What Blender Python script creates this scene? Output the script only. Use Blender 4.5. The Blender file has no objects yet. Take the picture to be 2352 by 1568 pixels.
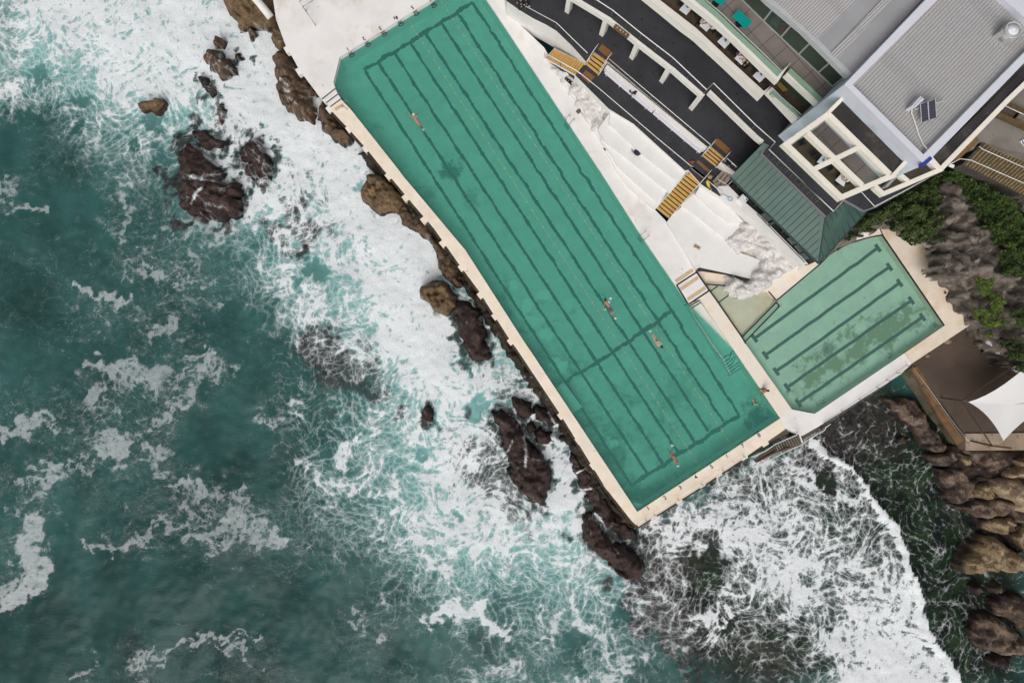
import bpy, bmesh, math, random
import numpy as np
from mathutils import Vector, Matrix
R = math.radians
scene = bpy.context.scene
col = scene.collection
HC = 64.0            # camera height above the pool water
FP = 1574.0          # focal length in full-view pixels
CX, CY = 1176.0, 784.0
random.seed(7)

# ------------------------------------------------------------------ survey: picture coordinates -> metres on a level
TILES = dict(F=(0, 0, 1), A=(1148.4, 0, .25), B=(1736.4, 0, .2617), C=(1263.3, 287.1, .25), D=(1764, 287.1, .25),
             E=(1435.5, 574.2, .25), G=(1764, 631.6, .25), H=(1435.5, 861.3, .25), I=(1764, 1176, .25),
             J=(918.7, 803.9, .25), K=(689, 402, .25), L=(459.4, 0, .25), M=(1764, 918.7, .25), N=(0, 0, .25),
             P=(0, 392.2, .25), Q=(0, 784.4, .25), R=(0, 1176, .25), S=(588, 392.2, .25), T=(588, 784.4, .25),
             U=(588, 1176, .25), V=(1176, 1176, .25), BA=(1521.7, 0, .1465), BB=(1780.1, 201, .1465),
             BC=(1584.9, 287.1, .09777), BD=(2067.2, 229.7, .1212), BE=(1688.2, 953.2, .09777),
             BF=(2009.8, 402, .1455), BG=(2067.2, 717.8, .1212), SA=(1355.2, 666.1, .04883),
             SB=(1711.2, 861.3, .04883), SC=(918.7, 241.2, .03918), SD=(1470, 746.5, .03918), SE=(1516, 1016.4, .03918),
             SF=(1171.4, 0, .04883), PV=(1636.5, 402, .2454))

def t(name, *pts):
    ox, oy, s = TILES[name]
    return [(ox + x * s, oy + y * s) for x, y in pts]

def W2(p, z):
    k = (HC - z) / FP
    return ((p[0] - CX) * k, (CY - p[1]) * k)

def W(p, z):
    x, y = W2(p, z)
    return Vector((x, y, z))

def WL(pts, z):
    return [W(p, z) for p in pts]

# ------------------------------------------------------------------ mesh collector
class MB:
    def __init__(s):
        s.v = []; s.f = []; s.mi = []; s.m = 0
    def face(s, idx):
        s.f.append(tuple(idx)); s.mi.append(s.m)
    def prism(s, xy, z0, z1, cap_bottom=True):
        """xy: list of (x,y[,z]); z1 number or list per vertex"""
        n = len(xy)
        a = sum(xy[i][0] * xy[(i + 1) % n][1] - xy[(i + 1) % n][0] * xy[i][1] for i in range(n))
        zt = z1 if isinstance(z1, (list, tuple)) else [z1] * n
        zb = z0 if isinstance(z0, (list, tuple)) else [z0] * n
        P = [(p[0], p[1], zt[i], zb[i]) for i, p in enumerate(xy)]
        if a < 0: P.reverse()
        b = len(s.v)
        s.v += [(x, y, q) for x, y, zz, q in P] + [(x, y, zz) for x, y, zz, q in P]
        s.face(range(b + n, b + 2 * n))
        if cap_bottom: s.face(range(b + n - 1, b - 1, -1))
        for i in range(n):
            j = (i + 1) % n
            s.face((b + i, b + j, b + n + j, b + n + i))
    def poly(s, pts):
        b = len(s.v); s.v += [tuple(p) for p in pts]; s.face(range(b, b + len(pts)))
    def box(s, c, size, rz=0, rx=0, ry=0):
        m = Matrix.Rotation(rz, 3, 'Z') @ Matrix.Rotation(ry, 3, 'Y') @ Matrix.Rotation(rx, 3, 'X')
        b = len(s.v)
        for dz in (-.5, .5):
            for dx, dy in ((-.5, -.5), (.5, -.5), (.5, .5), (-.5, .5)):
                p = m @ Vector((dx * size[0], dy * size[1], dz * size[2])) + Vector(c)
                s.v.append(tuple(p))
        for q in ((3, 2, 1, 0), (4, 5, 6, 7), (0, 1, 5, 4), (1, 2, 6, 5), (2, 3, 7, 6), (3, 0, 4, 7)):
            s.face([b + k for k in q])
    def bar(s, p, q, w, h):
        """rectangular bar from p to q, w across (horizontal), h vertical"""
        p, q = Vector(p), Vector(q); d = q - p
        L = d.length
        if L < 1e-6: return
        d.normalize()
        side = Vector((-d.y, d.x, 0))
        if side.length < 1e-4: side = Vector((1, 0, 0))
        side.normalize(); up = d.cross(side) * -1
        if up.z < 0: up = -up
        b = len(s.v)
        for e in (p, q):
            for i, j in ((-.5, -.5), (.5, -.5), (.5, .5), (-.5, .5)):
                s.v.append(tuple(e + side * (i * w) + up * (j * h)))
        for qd in ((3, 2, 1, 0), (4, 5, 6, 7), (0, 1, 5, 4), (1, 2, 6, 5), (2, 3, 7, 6), (3, 0, 4, 7)):
            s.face([b + k for k in qd])
    def tube(s, path, r, n=6, cap=True):
        path = [Vector(p) for p in path]
        rr = r if isinstance(r, (list, tuple)) else [r] * len(path)
        b = len(s.v); prev = None
        for i, p in enumerate(path):
            d = (path[min(i + 1, len(path) - 1)] - path[max(i - 1, 0)])
            if d.length < 1e-7: d = Vector((0, 0, 1))
            d.normalize()
            u = Vector((0, 0, 1)).cross(d)
            if u.length < .05: u = Vector((1, 0, 0)).cross(d)
            u.normalize()
            if prev is not None and u.dot(prev) < 0: u = -u
            prev = u
            w = d.cross(u)
            for k in range(n):
                a = 2 * math.pi * k / n
                s.v.append(tuple(p + (u * math.cos(a) + w * math.sin(a)) * rr[i]))
        for i in range(len(path) - 1):
            for k in range(n):
                k2 = (k + 1) % n
                s.face((b + i * n + k, b + i * n + k2, b + (i + 1) * n + k2, b + (i + 1) * n + k))
        if cap:
            s.face(range(b + n - 1, b - 1, -1)); e = b + (len(path) - 1) * n
            s.face(range(e, e + n))
    def ribbon(s, pts, w, h, close=False):
        """flat strip along a 3D polyline: width w, thickness h below the line, mitred"""
        pts = [Vector(p) for p in pts]; n = len(pts)
        L = []; Rr = []
        for i, p in enumerate(pts):
            if close: a, c = pts[i - 1], pts[(i + 1) % n]
            else: a, c = pts[max(i - 1, 0)], pts[min(i + 1, n - 1)]
            d1 = (p - a); d2 = (c - p)
            if d1.length < 1e-6: d1 = d2
            if d2.length < 1e-6: d2 = d1
            n1 = Vector((-d1.y, d1.x, 0)).normalized(); n2 = Vector((-d2.y, d2.x, 0)).normalized()
            m = (n1 + n2); m = m.normalized() if m.length > 1e-4 else n1
            k = 1 / max(.35, m.dot(n1))
            ww = w[i] if isinstance(w, (list, tuple)) else w
            L.append(p + m * (ww / 2 * k)); Rr.append(p - m * (ww / 2 * k))
        b = len(s.v)
        for i in range(n):
            for q in (L[i], Rr[i]):
                s.v.append((q.x, q.y, q.z)); s.v.append((q.x, q.y, q.z - h))
        m_ = n if close else n - 1
        for i in range(m_):
            o = b + 4 * i; e = b + 4 * ((i + 1) % n)
            s.face((o, o + 2, e + 2, e)); s.face((o + 1, e + 1, e + 3, o + 3))
            s.face((o, e, e + 1, o + 1)); s.face((o + 2, o + 3, e + 3, e + 2))
        if not close:
            s.face((b, b + 1, b + 3, b + 2)); e = b + 4 * (n - 1)
            s.face((e, e + 2, e + 3, e + 1))
    def ball(s, c, r, n=8, sc=(1, 1, 1), half=False):
        b = len(s.v); c = Vector(c); rings = n // 2
        lo = 0
        for i in range(rings + 1):
            th = math.pi * i / rings * (.55 if half else 1)
            for k in range(n):
                a = 2 * math.pi * k / n
                s.v.append((c.x + r * sc[0] * math.sin(th) * math.cos(a), c.y + r * sc[1] * math.sin(th) * math.sin(a), c.z + r * sc[2] * math.cos(th)))
        for i in range(rings):
            for k in range(n):
                k2 = (k + 1) % n
                s.face((b + i * n + k, b + (i + 1) * n + k, b + (i + 1) * n + k2, b + i * n + k2))
    def cyl(s, c, r, h, n=12, r2=None):
        c = Vector(c); s.tube([c, c + Vector((0, 0, h))], [r, r if r2 is None else r2], n)
    def build(s, name, mats, parent=None, smooth=False):
        me = bpy.data.meshes.new(name)
        o = bpy.data.objects.new(name, me); col.objects.link(o)
        v = np.array(s.v, dtype=float)
        if parent is None:
            c = v.min(axis=0) * .5 + v.max(axis=0) * .5; c[2] = v[:, 2].min()
            v = v - c; o.location = c
        me.from_pydata(v.tolist(), [], s.f)
        for m in (mats if isinstance(mats, (list, tuple)) else [mats]): me.materials.append(m)
        me.polygons.foreach_set('material_index', s.mi)
        if smooth: me.polygons.foreach_set('use_smooth', [True] * len(me.polygons))
        me.update()
        if parent is not None:
            o.parent = parent
            o.matrix_parent_inverse = parent_world(parent).inverted()
        return o

def parent_world(o):
    m = o.matrix_basis.copy()
    if o.parent: m = parent_world(o.parent) @ o.matrix_parent_inverse @ m
    return m

def tag(o, label=None, cat=None, group=None, kind=None):
    if label: o['label'] = label
    if cat: o['category'] = cat
    if group: o['group'] = group
    if kind: o['kind'] = kind
    return o

def thing(name, label, cat, loc, group=None, rz=0):
    o = bpy.data.objects.new(name, None); col.objects.link(o)
    o.empty_display_size = .2; o.location = loc; o.rotation_euler = (0, 0, rz)
    return tag(o, label, cat, group)

def copy_tree(o, parent=None):
    c = o.copy(); col.objects.link(c)
    if parent is not None:
        c.parent = parent; c.matrix_parent_inverse = o.matrix_parent_inverse
    for ch in list(o.children): copy_tree(ch, c)
    return c

# ------------------------------------------------------------------ materials
class NT:
    flat = False      # 2D textures: cheaper, for level surfaces
    def __init__(s, name):
        s.mat = bpy.data.materials.new(name); s.mat.use_nodes = True
        s.nt = s.mat.node_tree; s.nt.nodes.clear()
        s.out = s.nt.nodes.new('ShaderNodeOutputMaterial')
    def n(s, typ, **kw):
        nd = s.nt.nodes.new(typ)
        for k, v in kw.items(): setattr(nd, k, v)
        return nd
    def put(s, sock, v):
        if hasattr(v, 'is_output'): s.nt.links.new(v, sock)
        elif isinstance(v, (tuple, list)) and sock.type == 'RGBA' and len(v) == 3: sock.default_value = (*v, 1)
        else: sock.default_value = v
    def math(s, op, a, b=0., c=None, clamp=False):
        nd = s.n('ShaderNodeMath', operation=op, use_clamp=clamp)
        s.put(nd.inputs[0], a); s.put(nd.inputs[1], b)
        if c is not None: s.put(nd.inputs[2], c)
        return nd.outputs[0]
    def sstep(s, x, a, b):
        nd = s.n('ShaderNodeMapRange', interpolation_type='SMOOTHSTEP')
        s.put(nd.inputs['Value'], x); s.put(nd.inputs['From Min'], a); s.put(nd.inputs['From Max'], b)
        return nd.outputs[0]
    def lin(s, x, a, b, c, d, clamp=True):
        nd = s.n('ShaderNodeMapRange', clamp=clamp)
        for i, v in enumerate((x, a, b, c, d)): s.put(nd.inputs[i], v)
        return nd.outputs[0]
    def mix(s, f, a, b, blend='MIX'):
        nd = s.n('ShaderNodeMix', data_type='RGBA', blend_type=blend)
        s.put(nd.inputs[0], f); s.put(nd.inputs[6], a); s.put(nd.inputs[7], b)
        return nd.outputs[2]
    def fmix(s, f, a, b):
        nd = s.n('ShaderNodeMix', data_type='FLOAT')
        s.put(nd.inputs[0], f); s.put(nd.inputs[2], a); s.put(nd.inputs[3], b)
        return nd.outputs[0]
    def pos(s):
        return s.n('ShaderNodeNewGeometry').outputs['Position']
    def attr(s, name, vec=False):
        nd = s.n('ShaderNodeAttribute', attribute_name=name)
        return nd.outputs['Vector' if vec else 'Fac']
    def noise(s, v, scale, detail=4, rough=.55, dist=0., color=False):
        nd = s.n('ShaderNodeTexNoise', noise_dimensions='2D' if s.flat else '3D'); s.put(nd.inputs['Vector'], v)
        s.put(nd.inputs['Scale'], scale); s.put(nd.inputs['Detail'], detail); s.put(nd.inputs['Roughness'], rough); s.put(nd.inputs['Distortion'], dist)
        return nd.outputs['Color' if color else 0]
    def vor(s, v, scale, feature='DISTANCE_TO_EDGE', rnd=1.):
        nd = s.n('ShaderNodeTexVoronoi', feature=feature, voronoi_dimensions='2D' if s.flat else '3D'); s.put(nd.inputs['Vector'], v)
        s.put(nd.inputs['Scale'], scale); s.put(nd.inputs['Randomness'], rnd)
        return nd.outputs['Distance']
    def vmap(s, v, scale=(1, 1, 1), rot=(0, 0, 0), loc=(0, 0, 0)):
        nd = s.n('ShaderNodeMapping'); s.put(nd.inputs['Vector'], v)
        nd.inputs['Scale'].default_value = scale; nd.inputs['Rotation'].default_value = rot; nd.inputs['Location'].default_value = loc
        return nd.outputs[0]
    def vadd(s, a, b, op='ADD'):
        nd = s.n('ShaderNodeVectorMath', operation=op); s.put(nd.inputs[0], a); s.put(nd.inputs[1], b)
        return nd.outputs[0]
    def vscale(s, a, k):
        nd = s.n('ShaderNodeVectorMath', operation='SCALE'); s.put(nd.inputs[0], a); s.put(nd.inputs['Scale'], k)
        return nd.outputs[0]
    def bump(s, h, strength=.3, dist=.05):
        nd = s.n('ShaderNodeBump'); s.put(nd.inputs['Height'], h); s.put(nd.inputs['Strength'], strength); s.put(nd.inputs['Distance'], dist)
        return nd.outputs[0]
    def xyz(s, v):
        nd = s.n('ShaderNodeSeparateXYZ'); s.put(nd.inputs[0], v); return nd.outputs
    def bsdf(s, color, rough=.6, normal=None, metal=0., spec=.5, **kw):
        b = s.n('ShaderNodeBsdfPrincipled')
        s.put(b.inputs['Base Color'], color); s.put(b.inputs['Roughness'], rough); s.put(b.inputs['Metallic'], metal)
        s.put(b.inputs['Specular IOR Level'], spec)
        if normal is not None: s.put(b.inputs['Normal'], normal)
        for k, v in kw.items(): s.put(b.inputs[k], v)
        return b.outputs[0]
    def done(s, sh):
        s.nt.links.new(sh, s.out.inputs['Surface']); return s.mat

def pm(name, color, rough=.6, var=.15, scale=1.2, spot=None, bump=.15, bscale=8., metal=0., spec=.4, stain=None):
    """painted / weathered surface: base colour with blotches, optional spots (colour, scale, threshold) and stains"""
    k = NT(name); p = k.pos()
    c = color
    n1 = k.noise(p, scale, 6, .6)
    dark = tuple(x * (1 - var) for x in color); light = tuple(min(1, x * (1 + var * .6)) for x in color)
    c = k.mix(k.sstep(n1, .3, .7), dark, light)
    if stain:
        sc, ss, lo, hi = stain
        c = k.mix(k.math('MULTIPLY', k.sstep(k.noise(p, ss, 8, .65), lo, hi), .85), c, sc)
    if spot:
        sc, ss, th = spot
        c = k.mix(k.sstep(k.noise(p, ss, 5, .7), th, th + .06), c, sc)
    nb = k.noise(p, bscale, 5, .6)
    return k.done(k.bsdf(c, rough, k.bump(nb, bump, .03) if bump else None, metal, spec))
# ------------------------------------------------------------------ fields on the sea plane (foam cover, colour, currents)
ZS = -2.0
X0, X1, Y0, Y1, DX = -56., 56., -38., 38., .2
NXg, NYg = int((X1 - X0) / DX) + 1, int((Y1 - Y0) / DX) + 1
gx = X0 + DX * np.arange(NXg); gy = Y0 + DX * np.arange(NYg)
GX, GY = np.meshgrid(gx, gy)                       # [iy, ix]

def gnoise(lam, seed, bw=.5, dx=DX, shape=None, ax=1., ay=1.):
    shape = shape or GX.shape
    rng = np.random.RandomState(seed)
    n = rng.standard_normal((shape[0], shape[1]))
    fy = np.fft.fftfreq(shape[0], dx)[:, None] * ay; fx = np.fft.fftfreq(shape[1], dx)[None, :] * ax
    k = np.sqrt(fx * fx + fy * fy) + 1e-9
    s = np.fft.ifft2(np.fft.fft2(n) * np.exp(-(np.log(k * lam) / bw) ** 2)).real
    return s / s.std()

def bil(a, fx, fy):
    """bilinear sample of a[iy,ix] at float indices"""
    fx = np.clip(fx, 0, a.shape[1] - 1.001); fy = np.clip(fy, 0, a.shape[0] - 1.001)
    ix = fx.astype(int); iy = fy.astype(int); u = fx - ix; v = fy - iy
    return (a[iy, ix] * (1 - u) * (1 - v) + a[iy, ix + 1] * u * (1 - v) + a[iy + 1, ix] * (1 - u) * v + a[iy + 1, ix + 1] * u * v)

def samp(a, x, y):
    return bil(a, (x - X0) / DX, (y - Y0) / DX)

def smooth(a, sig):
    fy = np.fft.fftfreq(a.shape[0], DX)[:, None]; fx = np.fft.fftfreq(a.shape[1], DX)[None, :]
    return np.fft.ifft2(np.fft.fft2(a) * np.exp(-2 * (math.pi * sig) ** 2 * (fx * fx + fy * fy))).real

# foam cover read off the photograph, one digit per 49 px cell; 12x8 cells per tile
FT = {
 (0, 0): '688888799965 677878888999 666789899899 654578888999 665457787699 433556565789 114465663678 033355644885',
 (0, 1): '431334551488 530045434569 121215446786 122215344633 343234656535 123311235345 222365445322 323442575222',
 (0, 2): '123121323421 121157765751 433464456411 366464353001 434465452000 113355451000 565332335433 353233436656',
 (0, 3): '261212336567 461145652565 372000001320 561000011200 520000000000 010001211233 100111544234 000432531242',
 (1, 0): '999955555555 999955555555 999955555555 999999555555 999999955555 999999995555 899999999555 889999999555',
 (1, 1): '977995555555 977995555555 466788988555 567779997555 575488897555 576568885455 368667899655 157567999753',
 (1, 2): '222567899755 223345689887 243335478886 453345576874 233335566875 224255568865 135525468865 235444567887',
 (1, 3): '634536677788 644354567888 333123556565 320012335544 210023434763 221244322344 310333100212 431032321455',
 (2, 2): '500000000000 740000000000 753000000000 555000000000 465300000000 457400000007 568640000666 678754066766',
 (2, 3): '678554788888 767654776578 657743465367 445654553346 445566645555 455555455645 443354333423 433664121002',
 (3, 2): '000000000000 000000000000 011110000000 001111000000 542222210000 656422222100 666542222210 766662222210',
 (3, 3): '766556222100 776665522211 887667622100 886677822222 686678854432 367788853310 246889995410 324899997532'}
DG = np.zeros((32, 48))
for (cx_, cy_), s_ in FT.items():
    for r_, row in enumerate(s_.split()):
        for c_, ch in enumerate(row): DG[cy_ * 8 + r_, cx_ * 12 + c_] = int(ch) / 9.
FG = np.array([[int(c) / 9. for c in r] for r in (
    '899999999999', '356899999999', '123799999999', '112579999999', '111458888888', '101468888788', '201346666788', '101234443688')])

kz = (HC - ZS) / FP
FXm = GX / kz + CX; FYm = CY - GY / kz            # picture coordinates of each grid point
w1, w2 = gnoise(3.2, 11), gnoise(3.2, 12)
w3, w4 = gnoise(1.3, 13), gnoise(1.3, 14)
FXw = FXm + w1 * 16 + w3 * 9; FYw = FYm + w2 * 16 + w4 * 9
DEN = bil(DG, FXw / 49. - .5, FYw / 49. - .5)
FRE = bil(FG, FXm / 196. - .5, FYm / 196. - .5)

def pdist(pts, X, Y):
    """distance (in picture px) from grid points to a polyline"""
    d = np.full(X.shape, 1e9)
    for (ax, ay), (bx, by) in zip(pts[:-1], pts[1:]):
        vx, vy = bx - ax, by - ay; L2 = vx * vx + vy * vy + 1e-9
        u = np.clip(((X - ax) * vx + (Y - ay) * vy) / L2, 0, 1)
        d = np.minimum(d, np.hypot(X - ax - u * vx, Y - ay - u * vy))
    return d

def inside(poly, X, Y):
    r = np.zeros(X.shape, bool); n = len(poly)
    for i in range(n):
        (ax, ay), (bx, by) = poly[i], poly[(i + 1) % n]
        c = ((ay > Y) != (by > Y)) & (X < (bx - ax) * (Y - ay) / (by - ay + 1e-12) + ax)
        r ^= c
    return r

def stroke(pts, w, v, mode='max', soft=1.6):
    global DEN
    kw = .18 if soft < 1.25 else .5
    d = pdist(pts, FXw * kw + FXm * (1 - kw), FYw * kw + FYm * (1 - kw))
    g = np.clip(1 - (d / w - 1) / (soft - 1 + 1e-6), 0, 1) if soft > 1 else (d < w).astype(float)
    if mode == 'max': DEN = np.maximum(DEN, v * g)
    elif mode == 'set': DEN = DEN * (1 - g) + v * g
ST = [  # tile, points, half width px, cover
 ('P', [(690, 1070), (780, 1110), (860, 1180), (960, 1200), (1060, 1195), (1130, 1170)], 9, .9),
 ('P', [(1140, 130), (1160, 300), (1170, 480), (1170, 640)], 10, .8),
 ('P', [(0, 130), (80, 180), (150, 230)], 12, .75), ('P', [(90, 350), (250, 370), (390, 350)], 9, .8),
 ('P', [(1330, 880), (1430, 960), (1540, 980)], 8, .8), ('P', [(1560, 1050), (1680, 1030), (1760, 990), (1950, 1040)], 6, .75),
 ('P', [(1440, 1480), (1500, 1440), (1560, 1480)], 16, .8), ('P', [(1660, 1190), (1800, 1210), (2100, 1230)], 5, .62),
 ('P', [(1460, 540), (1600, 590), (1700, 610), (1860, 650)], 6, .7),
 ('Q', [(820, 210), (960, 230), (1100, 290), (1180, 290)], 11, .85), ('Q', [(1180, 260), (1330, 230), (1450, 330), (1460, 390)], 15, .85),
 ('Q', [(1440, 280), (1600, 270), (1750, 260)], 8, .7), ('Q', [(1840, 190), (1900, 180), (1950, 130)], 13, .85),
 ('Q', [(1870, 330), (1780, 450), (1700, 560), (1560, 650), (1470, 710)], 10, .8), ('Q', [(1950, 230), (2080, 250), (2150, 270)], 7, .72),
 ('Q', [(880, 460), (830, 580), (880, 540)], 15, .85), ('Q', [(470, 660), (360, 700), (240, 770), (120, 800), (0, 840)], 12, .85),
 ('Q', [(430, 770), (500, 840), (470, 870)], 12, .72), ('Q', [(1020, 850), (1090, 960), (1150, 1010), (950, 1010), (1080, 1050)], 17, .9),
 ('Q', [(1340, 900), (1400, 970), (1430, 1060)], 13, .78), ('Q', [(1370, 1090), (1470, 1180)], 11, .78), ('Q', [(1530, 900), (1510, 1000)], 7, .65),
 ('Q', [(430, 1150), (500, 1190), (480, 1240)], 14, .85), ('Q', [(180, 1260), (260, 1220), (330, 1270), (450, 1260), (560, 1200)], 8, .8),
 ('Q', [(600, 1190), (720, 1120), (880, 1130)], 8, .72), ('Q', [(470, 1310), (460, 1400), (330, 1420), (200, 1500), (130, 1560)], 9, .75),
 ('Q', [(1610, 1280), (1720, 1310), (1840, 1300)], 11, .82), ('Q', [(2180, 1340), (2240, 1440), (2310, 1500)], 13, .8),
 ('R', [(290, 70), (360, 110), (350, 200), (260, 260), (230, 370)], 12, .95), ('R', [(200, 370), (300, 420), (390, 470), (400, 540)], 17, 1.),
 ('R', [(380, 540), (340, 650), (250, 730), (160, 790), (60, 830), (0, 880)], 13, 1.), ('R', [(120, 640), (60, 700), (0, 740)], 10, .85), ('R', [(90, 470), (180, 490)], 8, .7),
 ('R', [(800, 300), (930, 310), (1010, 350), (1120, 330), (1250, 280), (1380, 280)], 9, .82), ('R', [(1230, 260), (1320, 190), (1450, 130), (1600, 130), (1650, 70), (1750, 20)], 8, .78),
 ('R', [(1800, 220), (1900, 240), (2010, 200), (2070, 100)], 11, .8), ('R', [(1900, 340), (2050, 340), (2130, 260)], 9, .78), ('R', [(2130, 20), (2250, 110), (2351, 80)], 15, .82),
 ('R', [(1200, 1430), (1270, 1340), (1400, 1310), (1450, 1230)], 8, .85), ('R', [(1300, 1370), (1380, 1400), (1500, 1370), (1580, 1280), (1640, 1210), (1750, 1185), (1880, 1140), (2000, 1120), (2200, 1130), (2351, 1150)], 6, .85),
 ('R', [(740, 1530), (800, 1450), (820, 1370)], 9, .75), ('R', [(2030, 1250), (2180, 1230), (2260, 1320), (2351, 1400)], 8, .78),
 ('U', [(0, 240), (120, 290), (220, 330), (180, 190)], 16, .82), ('U', [(1640, 980), (1780, 930), (1900, 900), (2030, 930), (2120, 990), (2200, 1060), (2351, 1110)], 12, 1.),
 ('U', [(1780, 860), (1900, 880), (2080, 870)], 16, .95), ('U', [(1120, 60), (1180, 150), (1220, 300)], 5, .85), ('U', [(1400, 40), (1440, 160), (1480, 250), (1500, 320)], 8, .9),
 ('U', [(1270, 360), (1300, 290)], 4, .8), ('U', [(1340, 230), (1350, 380)], 4, .8), ('U', [(1640, 460), (1700, 560), (1760, 620)], 7, .8), ('U', [(2000, 1540), (2150, 1450), (2351, 1420)], 13, .72),
 ('U', [(1040, 1080), (1040, 1170)], 9, .72), ('U', [(890, 1000), (920, 960)], 9, .7), ('U', [(1190, 760), (1170, 830)], 8, .68),
 ('T', [(1110, 800), (1110, 680), (1140, 540), (1200, 370)], 4, .8), ('T', [(800, 1150), (820, 1020), (900, 930), (970, 840)], 10, .85), ('T', [(1060, 1200), (1060, 1080), (1100, 960)], 8, .8),
 ('T', [(1040, 800), (1110, 800)], 5, .85), ('T', [(870, 1390), (980, 1380)], 6, .85), ('T', [(1080, 1430), (1080, 1320), (1140, 1260)], 5, .75), ('T', [(1290, 1560), (1290, 1400), (1300, 1250)], 5, .85),
 ('T', [(340, 560), (380, 640)], 14, .72), ('T', [(30, 700), (160, 740)], 10, .72), ('T', [(560, 1270), (700, 1330), (860, 1340)], 12, .75), ('T', [(400, 1100), (500, 1160)], 8, .7),
 ('T', [(1540, 200), (1560, 400), (1540, 600), (1500, 800), (1440, 900)], 8, .95), ('T', [(1250, 50), (1450, 150), (1560, 250)], 26, .97),
 ('V', [(1650, 1020), (1780, 960), (1900, 860), (2030, 720), (2140, 700)], 8, .85), ('V', [(1960, 880), (1990, 980), (1880, 1080), (1830, 1180)], 7, .9), ('V', [(1860, 960), (1740, 1080)], 5, .7),
 ('V', [(560, 760), (520, 880), (640, 1020), (760, 1060)], 12, .8), ('V', [(760, 1150), (880, 1230), (960, 1290)], 9, .78), ('V', [(990, 1460), (1100, 1400), (1180, 1360)], 11, .82),
 ('V', [(620, 1490), (750, 1540), (950, 1520)], 10, .82), ('V', [(1290, 1300), (1430, 1220), (1580, 1220)], 6, .72), ('V', [(40, 1450), (120, 1530)], 14, .75), ('V', [(400, 950), (400, 1100), (440, 1150)], 8, .75),
 ('V', [(290, 840), (300, 960), (250, 1150), (180, 1250)], 6, .78), ('V', [(1470, 100), (1480, 180), (1560, 60)], 14, .9), ('V', [(2100, 200), (2150, 420), (2250, 560)], 12, .9),
 ('M', [(400, 400), (500, 470), (610, 530), (720, 600), (800, 660), (860, 730), (920, 830), (970, 940)], 8, 1.), ('M', [(970, 960), (1060, 1020), (1120, 1100), (1160, 1190), (1200, 1300), (1260, 1400), (1310, 1540)], 11, 1.),
 ('I', [(1060, 60), (1130, 120), (1180, 230), (1220, 330), (1280, 470), (1330, 620), (1390, 780), (1420, 900)], 13, 1.), ('I', [(1380, 950), (1450, 1110), (1540, 1180), (1620, 1300), (1680, 1420), (1730, 1540)], 15, 1.),
 ('M', [(240, 560), (300, 680), (420, 760), (560, 880)], 12, .85), ('M', [(560, 700), (640, 760), (700, 900)], 9, .8),
 ('J', [(980, 560), (1060, 610), (1130, 690), (1170, 780), (1260, 880)], 5, 1.), ('J', [(1120, 480), (1230, 530), (1240, 590), (1200, 640), (1280, 690), (1400, 720), (1470, 740)], 6, .95),
 ('J', [(1400, 760), (1440, 860), (1500, 960), (1500, 1120), (1560, 1260), (1500, 1400)], 24, 1.), ('J', [(1270, 900), (1380, 960), (1430, 1060)], 14, 1.), ('J', [(1620, 1240), (1700, 1400), (1780, 1490)], 12, .95),
 ('J', [(830, 640), (900, 820), (960, 960), (1020, 1150)], 7, .92), ('K', [(1450, 1040), (1500, 1100), (1620, 1170), (1680, 1290), (1760, 1450), (1850, 1560)], 8, .9), ('K', [(1230, 920), (1340, 990)], 9, .95),
 ('S', [(1240, 1100), (1400, 1200), (1500, 1300), (1400, 1400), (1650, 1480), (1800, 1500)], 34, 1.), ('S', [(1500, 640), (1620, 760), (1650, 900), (1560, 1000)], 22, 1.), ('S', [(900, 330), (1060, 420), (1250, 500), (1450, 600)], 24, 1.),
 ('L', [(500, 300), (560, 500), (520, 800), (700, 1100), (900, 1200), (1150, 1300), (1300, 1450)], 26, 1.), ('L', [(250, 100), (350, 300), (300, 600)], 22, .96),
]
for tl, pts, w_, v_ in ST: stroke(t(tl, *pts), w_, v_, 'max', 1.2 if (tl in 'MI' and v_ == 1.) else 1.6)
HOLE = [('N', [(370, 720)], 20), ('N', [(760, 930)], 14), ('N', [(130, 1090), (300, 1090)], 16), ('N', [(1390, 1070)], 14), ('N', [(720, 1220)], 12), ('N', [(1210, 1270)], 11),
        ('N', [(1450, 1440)], 12), ('N', [(1680, 1200)], 12), ('T', [(1590, 640), (1640, 700)], 12), ('T', [(1950, 160), (1960, 240)], 11), ('T', [(2090, 540), (2040, 620)], 12), ('T', [(860, 430), (1000, 420)], 15),
        ('T', [(1560, 980), (1560, 1060)], 9), ('U', [(1870, 60)], 12), ('V', [(990, 890), (1020, 960)], 18), ('V', [(560, 1150)], 22), ('J', [(570, 80)], 9), ('J', [(240, 620), (290, 680)], 14), ('I', [(560, 1030)], 12),
        ('V', [(1780, 1090)], 10), ('V', [(2030, 1040)], 12), ('V', [(1700, 480), (1860, 420)], 26), ('P', [(800, 270)], 26), ('M', [(460, 690), (540, 760)], 14), ('S', [(500, 950), (620, 920)], 12), ('S', [(480, 740)], 16)]
for tl, pts, w_ in HOLE:
    pts = t(tl, *pts); pts = pts if len(pts) > 1 else pts + [(pts[0][0] + 1, pts[0][1])]
    stroke(pts, w_, .12, 'set', 1.35)
ahead = inside(t('M', (520, 455), (620, 520), (735, 590), (880, 720), (990, 940), (1140, 1090), (1220, 1290), (1330, 1530)) + t('I', (1200, 230), (1350, 620), (1440, 900), (1470, 1100), (1640, 1290), (1760, 1560)) + [(2500, 1568), (2500, 900), (1890, 985)], FXw * .15 + FXm * .85, FYw * .15 + FYm * .85)
DEN = np.where(ahead, np.minimum(DEN, .28), DEN)
DEN = np.clip(DEN, 0, 1)

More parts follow.
